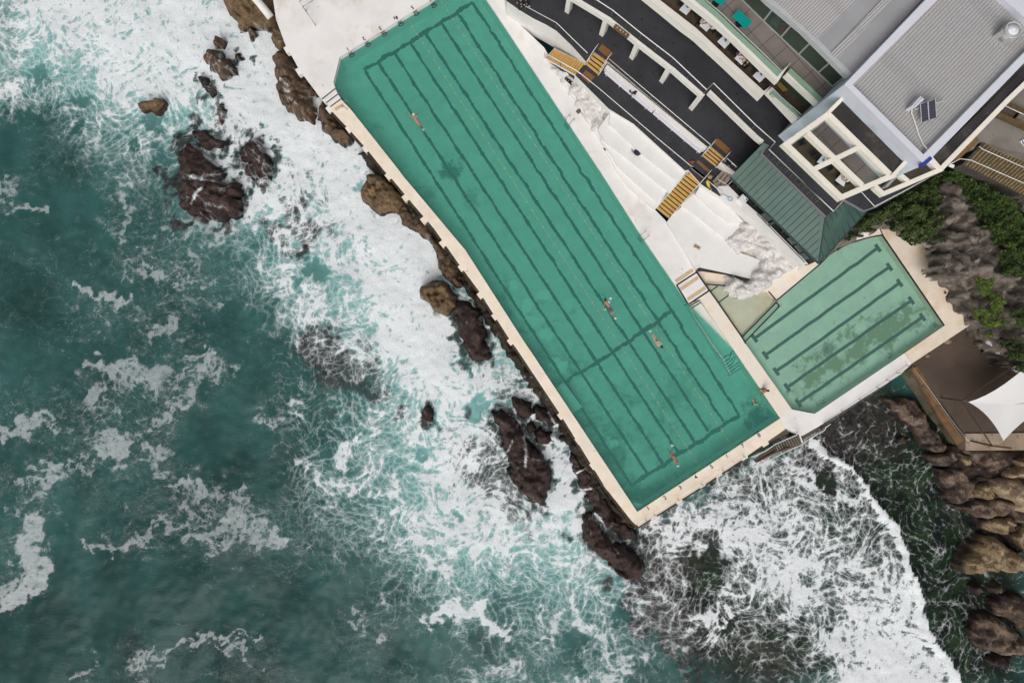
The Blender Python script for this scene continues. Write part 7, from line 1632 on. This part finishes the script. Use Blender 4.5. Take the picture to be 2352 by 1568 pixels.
def skin_mesh(name, chains, mat, parent, sub=2, root=0):
    """chains: lists of (key, Vector, radius); shared keys join.  One continuous surface grown with a Skin modifier."""
    idx = {}; V = []; Rr = []; E = []
    for ch in chains:
        prev = None
        for key, p, r in ch:
            if key not in idx: idx[key] = len(V); V.append(Vector(p)); Rr.append(r)
            if prev is not None and prev != idx[key]: E.append((prev, idx[key]))
            prev = idx[key]
    me = bpy.data.meshes.new(name); me.from_pydata([tuple(v) for v in V], E, [])
    o = bpy.data.objects.new(name, me); col.objects.link(o)
    sk = o.modifiers.new('skin', 'SKIN'); sk.use_smooth_shade = True
    for i, v in enumerate(me.skin_vertices[0].data):
        rr = Rr[i]; v.radius = (rr, rr) if not isinstance(rr, tuple) else rr
        v.use_root = (i == root)
    ss = o.modifiers.new('sub', 'SUBSURF'); ss.levels = sub; ss.render_levels = sub
    bpy.context.view_layer.update()
    dg = bpy.context.evaluated_depsgraph_get(); me2 = bpy.data.meshes.new_from_object(o.evaluated_get(dg))
    bpy.data.objects.remove(o); me2.name = name; me2.materials.clear(); me2.materials.append(mat)
    me2.polygons.foreach_set('use_smooth', [True] * len(me2.polygons))
    ob = bpy.data.objects.new(name, me2); col.objects.link(ob)
    ob.parent = parent; ob.matrix_parent_inverse = parent_world(parent).inverted()
    return ob

def hand(side, wrist, dirv, up, curl=.25):
    """palm and five fingers as chains hanging on the wrist joint"""
    d = dirv.normalized(); s = d.cross(up).normalized(); u = s.cross(d).normalized()
    palm = wrist + d * .075
    ch = [[(side + 'wr', wrist, .026), (side + 'pm', palm, (.036, .018))]]
    for i, (off, L) in enumerate(((-.030, .070), (-.010, .082), (.011, .076), (.030, .058))):
        b = palm + s * off + d * .018
        ch.append([(side + 'pm', palm, .03), (side + 'f%da' % i, b, .0095), (side + 'f%db' % i, b + d * L * .5 - u * L * curl * .3, .009), (side + 'f%dc' % i, b + d * L * .95 - u * L * curl, .0075)])
    sgn = 1 if side == 'l' else -1
    th = wrist + d * .035 + s * .035 * sgn
    ch.append([(side + 'wr', wrist, .026), (side + 'ta', th, .011), (side + 'tb', th + d * .03 + s * .016 * sgn, .0095), (side + 'tc', th + d * .058 + s * .020 * sgn, .008)])
    return ch

def person(label, J, skin, hair, garments, cat='person', k=1., face=True, hairsc=(1, 1, 1), base=None, group=None):
    """J: joints. pelvis, chest, neck, head, [lsh, lel, lwr], [r...], [lhip, lkn, lan, lto], [r...] as Vectors"""
    r_ = thing('person', label, cat, base if base is not None else J['pelvis'], group)
    P = J
    mid = P['pelvis'].lerp(P['chest'], .5)
    hd = (P['head'] - P['neck']).normalized()
    body = [[('pel', P['pelvis'], .125 * k), ('mid', mid, .115 * k), ('che', P['chest'], .135 * k), ('nek', P['neck'], .058 * k), ('hb', P['head'] - hd * .05, .082 * k), ('hd', P['head'], .098 * k), ('ht', P['head'] + hd * .07, .070 * k)]]
    fwd = P.get('face', Vector((0, 0, -1)))
    body.append([('hd', P['head'], .098 * k), ('nose', P['head'] + fwd * .112 - hd * .01, .014)])
    for s in 'lr':
        if s + 'sh' in P:
            body.append([('che', P['chest'], .135 * k), (s + 'sh', P[s + 'sh'], .066 * k), (s + 'ue', P[s + 'sh'].lerp(P[s + 'el'], .5), .052 * k), (s + 'el', P[s + 'el'], .042 * k), (s + 'fa', P[s + 'el'].lerp(P[s + 'wr'], .45), .038 * k), (s + 'wr', P[s + 'wr'], .026)])
            body += hand(s, P[s + 'wr'], P[s + 'wr'] - P[s + 'el'], P.get('up', Vector((0, 0, 1))))
        if s + 'hip' in P:
            body.append([('pel', P['pelvis'], .125 * k), (s + 'hip', P[s + 'hip'], .092 * k), (s + 'th', P[s + 'hip'].lerp(P[s + 'kn'], .5), .078 * k), (s + 'kn', P[s + 'kn'], .056 * k), (s + 'ca', P[s + 'kn'].lerp(P[s + 'an'], .4), .054 * k), (s + 'an', P[s + 'an'], .036 * k), (s + 'to', P[s + 'to'], .030 * k)])
    skin_mesh('body', body, skin, r_)
    if hair is not None:
        m = MB(); c = P['head'] + hd * .035 - fwd * .03
        m.ball((0, 0, 0), .122 * k, 12, hairsc)
        q = hd.to_track_quat('Z', 'Y').to_matrix()
        m.v = [tuple(q @ Vector((v[0], v[1], v[2] * 1.1)) + c) for v in m.v]
        m.build('hair' if hair not in (C_WHITE, ) else 'swim_cap', hair, r_, True)
    if face:
        sd = hd.cross(fwd).normalized()
        for e in (-1, 1):
            m = MB(); m.ball(P['head'] + fwd * .088 + sd * .036 * e - hd * .005, .012, 6); m.build('eye', C_BLACK, r_, True)
            m = MB(); m.ball(P['head'] + sd * .10 * e - hd * .01, .026, 6, (.6, .6, 1.)); m.build('ear', skin, r_, True)
    for nm, keys, mat in garments:
        ch = []
        if 'trunk' in keys: ch.append([('pel', P['pelvis'], .140 * k), ('mid', mid, .132 * k), ('che', P['chest'], .152 * k), ('nk', P['chest'].lerp(P['neck'], .75), .085 * k)])
        if 'hips' in keys: ch.append([('pel', P['pelvis'], .142 * k), ('mid', P['pelvis'].lerp(mid, .55), .132 * k)])
        for s in 'lr':
            if 'sleeves' in keys and s + 'sh' in P: ch.append([('che', P['chest'], .152 * k), (s + 'sh', P[s + 'sh'], .082 * k), (s + 'ue', P[s + 'sh'].lerp(P[s + 'el'], .8), .064 * k)])
            if 'long' in keys and s + 'sh' in P: ch.append([('che', P['chest'], .152 * k), (s + 'sh', P[s + 'sh'], .082 * k), (s + 'el', P[s + 'el'], .058 * k), (s + 'fa', P[s + 'el'].lerp(P[s + 'wr'], .9), .044 * k)])
            if s + 'hip' in P:
                if 'shorts' in keys: ch.append([('pel', P['pelvis'], .142 * k), (s + 'hip', P[s + 'hip'], .112 * k), (s + 'th', P[s + 'hip'].lerp(P[s + 'kn'], .75), .096 * k)])
                if 'brief' in keys: ch.append([('pel', P['pelvis'], .142 * k), (s + 'hip', P[s + 'hip'].lerp(P[s + 'kn'], .12), .104 * k)])
                if 'legs' in keys: ch.append([('pel', P['pelvis'], .142 * k), (s + 'hip', P[s + 'hip'], .112 * k), (s + 'kn', P[s + 'kn'], .082 * k), (s + 'an', P[s + 'kn'].lerp(P[s + 'an'], .93), .066 * k)])
        skin_mesh(nm, ch, mat, r_)
    return r_

def swim(tl, pts, z):
    names = ('head', 'neck', 'chest', 'pelvis', 'lsh', 'lel', 'lwr', 'rsh', 'rel', 'rwr', 'lhip', 'lkn', 'lan', 'lto', 'rhip', 'rkn', 'ran', 'rto')
    return {n: W(p, zz) for n, p, zz in zip(names, t(tl, *pts), z)}
Zs = [.06, .03, .02, .0, .03, 0., -.02, .03, -.05, -.12, -.01, -.03, -.06, -.09, -.01, -.03, -.06, -.09]
J = swim('SC', [(795, 560), (835, 645), (870, 700), (985, 960), (780, 680), (610, 640), (450, 515), (945, 640), (985, 580), (1055, 525), (965, 985), (1110, 1200), (1250, 1400), (1320, 1500), (1045, 955), (1190, 1150), (1350, 1340), (1395, 1425)], Zs)
J['face'] = Vector((-.45, .55, -.7)).normalized()
person('swimmer in white cap and blue white trunks, arms spread, upper part of the pool', J, SKIN, C_WHITE, [('trunks', ('hips', 'brief'), C_BLUE)])
J = swim('SA', [(718, 470), (745, 520), (790, 570), (915, 850), (690, 590), (650, 780), (680, 870), (820, 560), (735, 370), (610, 220), (870, 890), (1010, 1130), (1120, 1300), (1160, 1345), (980, 860), (1120, 1080), (1190, 1260), (1215, 1310)], [.06, .04, .03, .01, .05, .06, .04, 0, -.05, -.1, 0, -.03, -.06, -.08, 0, -.03, -.05, -.07])
J['face'] = Vector((-.5, .6, -.6)).normalized()
person('swimmer in grey shorts with black waistband mid stroke, near the pool middle', J, SKIN, HAIRB, [('shorts', ('hips', 'shorts'), C_GREY)])
J = swim('SD', [(1260, 1265), (1190, 1200), (1130, 1140), (950, 910), (1080, 1210), (920, 1060), (860, 990), (1200, 1110), (1340, 1290), (1420, 1480), (890, 900), (740, 640), (640, 460), (590, 390), (960, 840), (820, 590), (680, 450), (660, 400)], [.07, .04, .03, .01, .05, .05, .02, 0, -.05, -.1, 0, -.02, -.05, -.08, 0, -.02, -.05, -.08])
J['face'] = Vector((.5, -.5, -.7)).normalized()
person('swimmer with black cap and black and white briefs by the cross line', J, SKIN3, C_BLACK, [('briefs', ('hips', 'brief'), C_BLACK)])
J = swim('SE', [(985, 1140), (930, 1070), (890, 980), (740, 740), (950, 960), (900, 850), (820, 770), (850, 1060), (930, 1230), (960, 1330), (670, 740), (600, 560), (450, 330), (380, 290), (740, 680), (660, 480), (770, 330), (810, 230)], [.07, .05, .04, .0, .03, .03, 0, .02, -.03, -.08, -.02, -.06, -.08, -.1, -.02, -.06, -.06, -.08])
J['face'] = Vector((.3, -.6, -.7)).normalized()
person('swimmer frog kicking with legs apart at the numbered end of the pool', J, SKIN2, SKIN2, [('briefs', ('hips', 'brief'), C_TEAL)])
# woman standing in the water
J = dict(pelvis=W(t('SB', (370, 1340))[0], -.55), chest=W(t('SB', (400, 1290))[0], -.10), neck=W(t('SB', (460, 1290))[0], .05), head=W(t('SB', (500, 1310))[0], .24),
         lsh=W(t('SB', (400, 1235))[0], .0), lel=W(t('SB', (325, 1130))[0], -.03), lwr=W(t('SB', (480, 1110))[0], -.04), rsh=W(t('SB', (480, 1370))[0], .0), rel=W(t('SB', (610, 1400))[0], -.03), rwr=W(t('SB', (645, 1260))[0], -.04),
         lhip=W(t('SB', (350, 1310))[0], -.65), lkn=W(t('SB', (380, 1330))[0], -1.1), lan=W(t('SB', (360, 1360))[0], -1.55), lto=W(t('SB', (400, 1360))[0], -1.65), rhip=W(t('SB', (370, 1380))[0], -.65), rkn=W(t('SB', (400, 1400))[0], -1.1), ran=W(t('SB', (380, 1420))[0], -1.55), rto=W(t('SB', (420, 1420))[0], -1.65))
J['face'] = Vector((.8, .1, -.3)).normalized()
person('auburn haired bather in dark swimsuit standing in the pool with arms out', J, SKIN3, HAIRR, [('swimsuit', ('trunk', 'brief'), C_TEAL)])
# man sitting on the edge
J = dict(pelvis=W(t('SB', (850, 720))[0], .28), chest=W(t('SB', (960, 690))[0], .62), neck=W(t('SB', (1020, 700))[0], .78), head=W(t('SB', (1065, 720))[0], .93),
         lsh=W(t('SB', (960, 620))[0], .68), lel=W(t('SB', (880, 600))[0], .45), lwr=W(t('SB', (830, 620))[0], .22), rsh=W(t('SB', (1010, 780))[0], .68), rel=W(t('SB', (960, 790))[0], .45), rwr=W(t('SB', (890, 790))[0], .24),
         lhip=W(t('SB', (820, 680))[0], .26), lkn=W(t('SB', (690, 670))[0], .18), lan=W(t('SB', (600, 680))[0], -.25), lto=W(t('SB', (520, 700))[0], -.32), rhip=W(t('SB', (890, 790))[0], .26), rkn=W(t('SB', (850, 880))[0], .16), ran=W(t('SB', (750, 900))[0], -.28), rto=W(t('SB', (700, 960))[0], -.36))
J['face'] = Vector((-.75, .1, -.5)).normalized()
person('tanned bather in black swimwear sitting on the walkway edge with legs in the pool', J, SKIN2, HAIRB, [('briefs', ('hips', 'brief'), C_BLACK)])
# two walkers cut by the top edge, only their dark trousers show
def walker(label, p, z, dirv, top):
    b = W(p, z); d = Vector(dirv).normalized(); s = Vector((-d.y, d.x, 0))
    H = lambda f, a, h: b + d * f + s * a + Vector((0, 0, h))
    J = dict(pelvis=H(0, 0, .95), chest=H(.02, 0, 1.35), neck=H(.03, 0, 1.52), head=H(.06, 0, 1.68), lsh=H(0, .2, 1.42), lel=H(-.08, .24, 1.12), lwr=H(.06, .24, .88), rsh=H(0, -.2, 1.42), rel=H(.05, -.24, 1.12), rwr=H(.2, -.22, .9),
             lhip=H(0, .1, .9), lkn=H(.18, .1, .5), lan=H(.22, .1, .07), lto=H(.38, .1, .04), rhip=H(0, -.1, .9), rkn=H(.0, -.1, .5), ran=H(-.22, -.1, .1), rto=H(-.08, -.1, .04), face=d)
    g = person(label, J, SKIN3, HAIRB, [('top', ('trunk', 'long'), top), ('trousers', ('hips', 'legs'), C_BLACK)], base=b)
    for a, q in (('lan', 'lto'), ('ran', 'rto')):
        m = MB(); m.tube([J[a] - Vector((0, 0, .02)), J[q], J[q] + (J[q] - J[a]) * .2], [.05, .045, .03], 8); m.build('shoe', C_WHITE, g, True)
walker('walker in black trousers and white shoes, left of two cut by the top edge', t('SF', (500, 400))[0], 3.0, (-.8, -.5, 0), C_BLACK)
walker('walker in black trousers and white shoes, right of two cut by the top edge', t('SF', (750, 250))[0], 3.0, (.7, -.6, 0), C_NAVY)
# diners
def diner(label, p, z, ang, shirt, hair, skin=SKIN3):
    q = W(p, z + .8); b = Vector((q.x, q.y, z)); d = Vector((math.cos(ang), math.sin(ang), 0)); s = Vector((-d.y, d.x, 0))
    H = lambda f, a, h: b + d * f + s * a + Vector((0, 0, h))
    J = dict(pelvis=H(0, 0, .55), chest=H(.04, 0, .95), neck=H(.07, 0, 1.12), head=H(.12, 0, 1.27), lsh=H(.04, .19, 1.02), lel=H(.16, .26, .80), lwr=H(.38, .14, .82), rsh=H(.04, -.19, 1.02), rel=H(.16, -.26, .80), rwr=H(.38, -.12, .82),
             lhip=H(.08, .1, .52), lkn=H(.44, .12, .52), lan=H(.40, .12, .08), lto=H(.54, .12, .04), rhip=H(.08, -.1, .52), rkn=H(.44, -.12, .52), ran=H(.40, -.12, .08), rto=H(.54, -.12, .04), face=(d + Vector((0, 0, -.3))).normalized())
    person(label, J, skin, hair, [('shirt', ('trunk', 'sleeves'), shirt), ('trousers', ('hips', 'legs'), C_NAVY)], base=b, group='diners on the balcony')
    cq = b - d * .02
    ch = thing('chair', 'dark chair under the ' + ' '.join(label.split()[:9]), 'chair', b, 'dark balcony chairs')
    m = MB(); m.box(b + Vector((0, 0, .43)), (.44, .44, .05), ang); m.build('seat', DKM, ch); m = MB(); m.box(b - d * .24 + Vector((0, 0, .68)), (.05, .42, .45), ang); m.build('backrest', DKM, ch)
    for e in (-.18, .18):
        for f in (-.18, .18): m = MB(); m.tube([b + d * e + s * f, b + d * e + s * f + Vector((0, 0, .42))], .018, 5); m.build('leg', DKM, ch)
diner('diner in pale shirt on the left side of the busy table', t('BA', (610, 320))[0], LOZ, R(-25), CL('cream_shirt', (.42, .40, .33)), HAIRB)
diner('diner in black at the far side of the busy table', t('BA', (690, 262))[0], LOZ, R(-50), C_BLACK, HAIRB, SKIN)
diner('diner in white shirt on the right side of the busy table', t('BA', (815, 430))[0], LOZ, R(140), C_WHITE, HAIRB)
diner('diner in dark top on the left of the plate covered table', t('BA', (1185, 810))[0], LOZ, R(-40), C_NAVY, HAIRB, SKIN)
diner('diner in black leaning at the right of the plate covered table', t('BA', (1320, 1000))[0], LOZ, R(130), C_BLACK, HAIRB)
diner('fair haired diner in white shirt inside the right bay of the frame', t('BB', (1155, 1440))[0], LOZ, R(160), C_WHITE, HAIRG)
diner('diner in navy at the back of the table in the right frame bay', t('BB', (1090, 1330))[0], LOZ, R(-110), C_NAVY, HAIRB)
# dishes
PLT = pm('white_china', (.72, .72, .70), .3, .03, bump=0); FOOD = pm('food', (.36, .20, .06), .7, .4, 20.); GLS2 = pm('dark_glass_bottle', (.02, .03, .02), .2)
def dish(label, c, off, r=.12, food=True):
    q = c + Vector((off[0], off[1], .0)); d_ = thing('plate', label, 'plate', q, 'plates on balcony tables')
    m = MB(); m.cyl(q, r, .018, 14); m.build('plate', PLT, d_)
    if food: m = MB(); m.ball(q + Vector((0, 0, .03)), r * .62, 8, (1, .9, .4)); m.build('food', FOOD, d_, True)
nm = ('near the balcony edge', 'beside the dark diner', 'in the middle', 'at the far corner', 'next to the bottle')
for i, (dx, dy) in enumerate(((-.22, -.15), (.02, -.18), (.05, .08), (.22, .02), (-.1, .2))): dish('round plate of food on the plate covered table, ' + nm[i], TC[3], (dx, dy), .11)
for i, (dx, dy) in enumerate(((-.15, .05), (.15, -.02))): dish(('round plate on the busy table by the pale shirt', 'round plate on the busy table by the white shirt')[i], TC[1], (dx, dy), .12, i == 0)
dish('round dark dish on the table in the right frame bay', c7, (.0, .06), .1); dish('small red dish on the table in the right frame bay', c7, (.12, -.1), .07)
def bottle(label, c, off):
    q = c + Vector((off[0], off[1], 0)); m = MB(); m.tube([q, q + Vector((0, 0, .18)), q + Vector((0, 0, .22)), q + Vector((0, 0, .3))], [.04, .04, .015, .015], 8); tag(m.build('bottle', GLS2, None, True), label, 'bottle')
bottle('dark bottle standing on the plate covered table', TC[3], (.15, .25)); bottle('dark bottle standing on the busy table of three diners', TC[1], (.1, .2))

# churned water beside the swimmers
SPL = pm('white_spray', (.78, .82, .82), .6, .05, 9., bump=0)
def splash(label, tl, spots, seed, n=26):
    rg = random.Random(seed); m = MB()
    for (x, y, r) in spots:
        for _ in range(n):
            a = rg.uniform(0, 6.28); d = r * rg.random() ** .7
            q = W(t(tl, (x + d * math.cos(a), y + d * .7 * math.sin(a)))[0], .012)
            m.ball(q, rg.uniform(.012, .05), 6, (rg.uniform(.7, 1.6), rg.uniform(.6, 1.2), .35))
    tag(m.build('water_splash', SPL, None, True), label, 'splash', kind='stuff')
splash('white splash around the swimmer in grey shorts', 'SA', [(860, 560, 90), (960, 400, 70), (720, 900, 60), (1190, 1330, 70)], 1)
splash('faint splash at the feet of the swimmer in the white cap', 'SC', [(1350, 1440, 90), (980, 700, 60)], 2, 16)
splash('white splash along the side of the black capped swimmer', 'SD', [(1120, 1010, 90), (1250, 1110, 80), (600, 380, 80)], 3, 18)
splash('small splash at the feet and head of the frog kicking swimmer', 'SE', [(720, 170, 90), (1040, 1360, 90), (700, 690, 60)], 4, 18)
# ------------------------------------------------------------------ camera, sky, sun
cam = bpy.data.cameras.new('camera'); co = bpy.data.objects.new('camera', cam); col.objects.link(co)
co.location = (0, 0, HC); co.rotation_euler = (0, 0, 0)
cam.sensor_width = 36.; cam.lens = 18. * FP / 1176.; cam.clip_start = .5; cam.clip_end = 6000.
scene.camera = co
w = bpy.data.worlds.new('World'); scene.world = w; w.use_nodes = True
nt = w.node_tree; nt.nodes.clear()
wo = nt.nodes.new('ShaderNodeOutputWorld'); bg = nt.nodes.new('ShaderNodeBackground'); sky = nt.nodes.new('ShaderNodeTexSky')
sky.sky_type = 'NISHITA'; sky.sun_disc = False; sky.sun_elevation = R(52); sky.sun_rotation = R(193)
sky.air_density = 1.; sky.dust_density = 6.; sky.ozone_density = 1.
hs = nt.nodes.new('ShaderNodeHueSaturation'); hs.inputs['Saturation'].default_value = .22
nt.links.new(sky.outputs[0], hs.inputs['Color']); nt.links.new(hs.outputs[0], bg.inputs[0]); bg.inputs[1].default_value = .108
nt.links.new(bg.outputs[0], wo.inputs[0])
sun = bpy.data.lights.new('sun', 'SUN'); so = bpy.data.objects.new('sun', sun); col.objects.link(so)
sun.energy = 1.1; sun.angle = R(45); sun.color = (1., .965, .92)
# sun stands high behind the cloud on the sea side: light comes from azimuth 193 deg clockwise of +Y
el, az = R(52), R(193)
d = Vector((-math.sin(az) * math.cos(el), -math.cos(az) * math.cos(el), -math.sin(el)))
so.rotation_euler = d.to_track_quat('-Z', 'Y').to_euler(); so.location = (-20, -80, 95)
scene.view_settings.view_transform = 'Standard'; scene.view_settings.look = 'None'
scene.view_settings.exposure = 0.; scene.view_settings.gamma = 1.
scene.cycles.max_bounces = 8; scene.cycles.transparent_max_bounces = 12
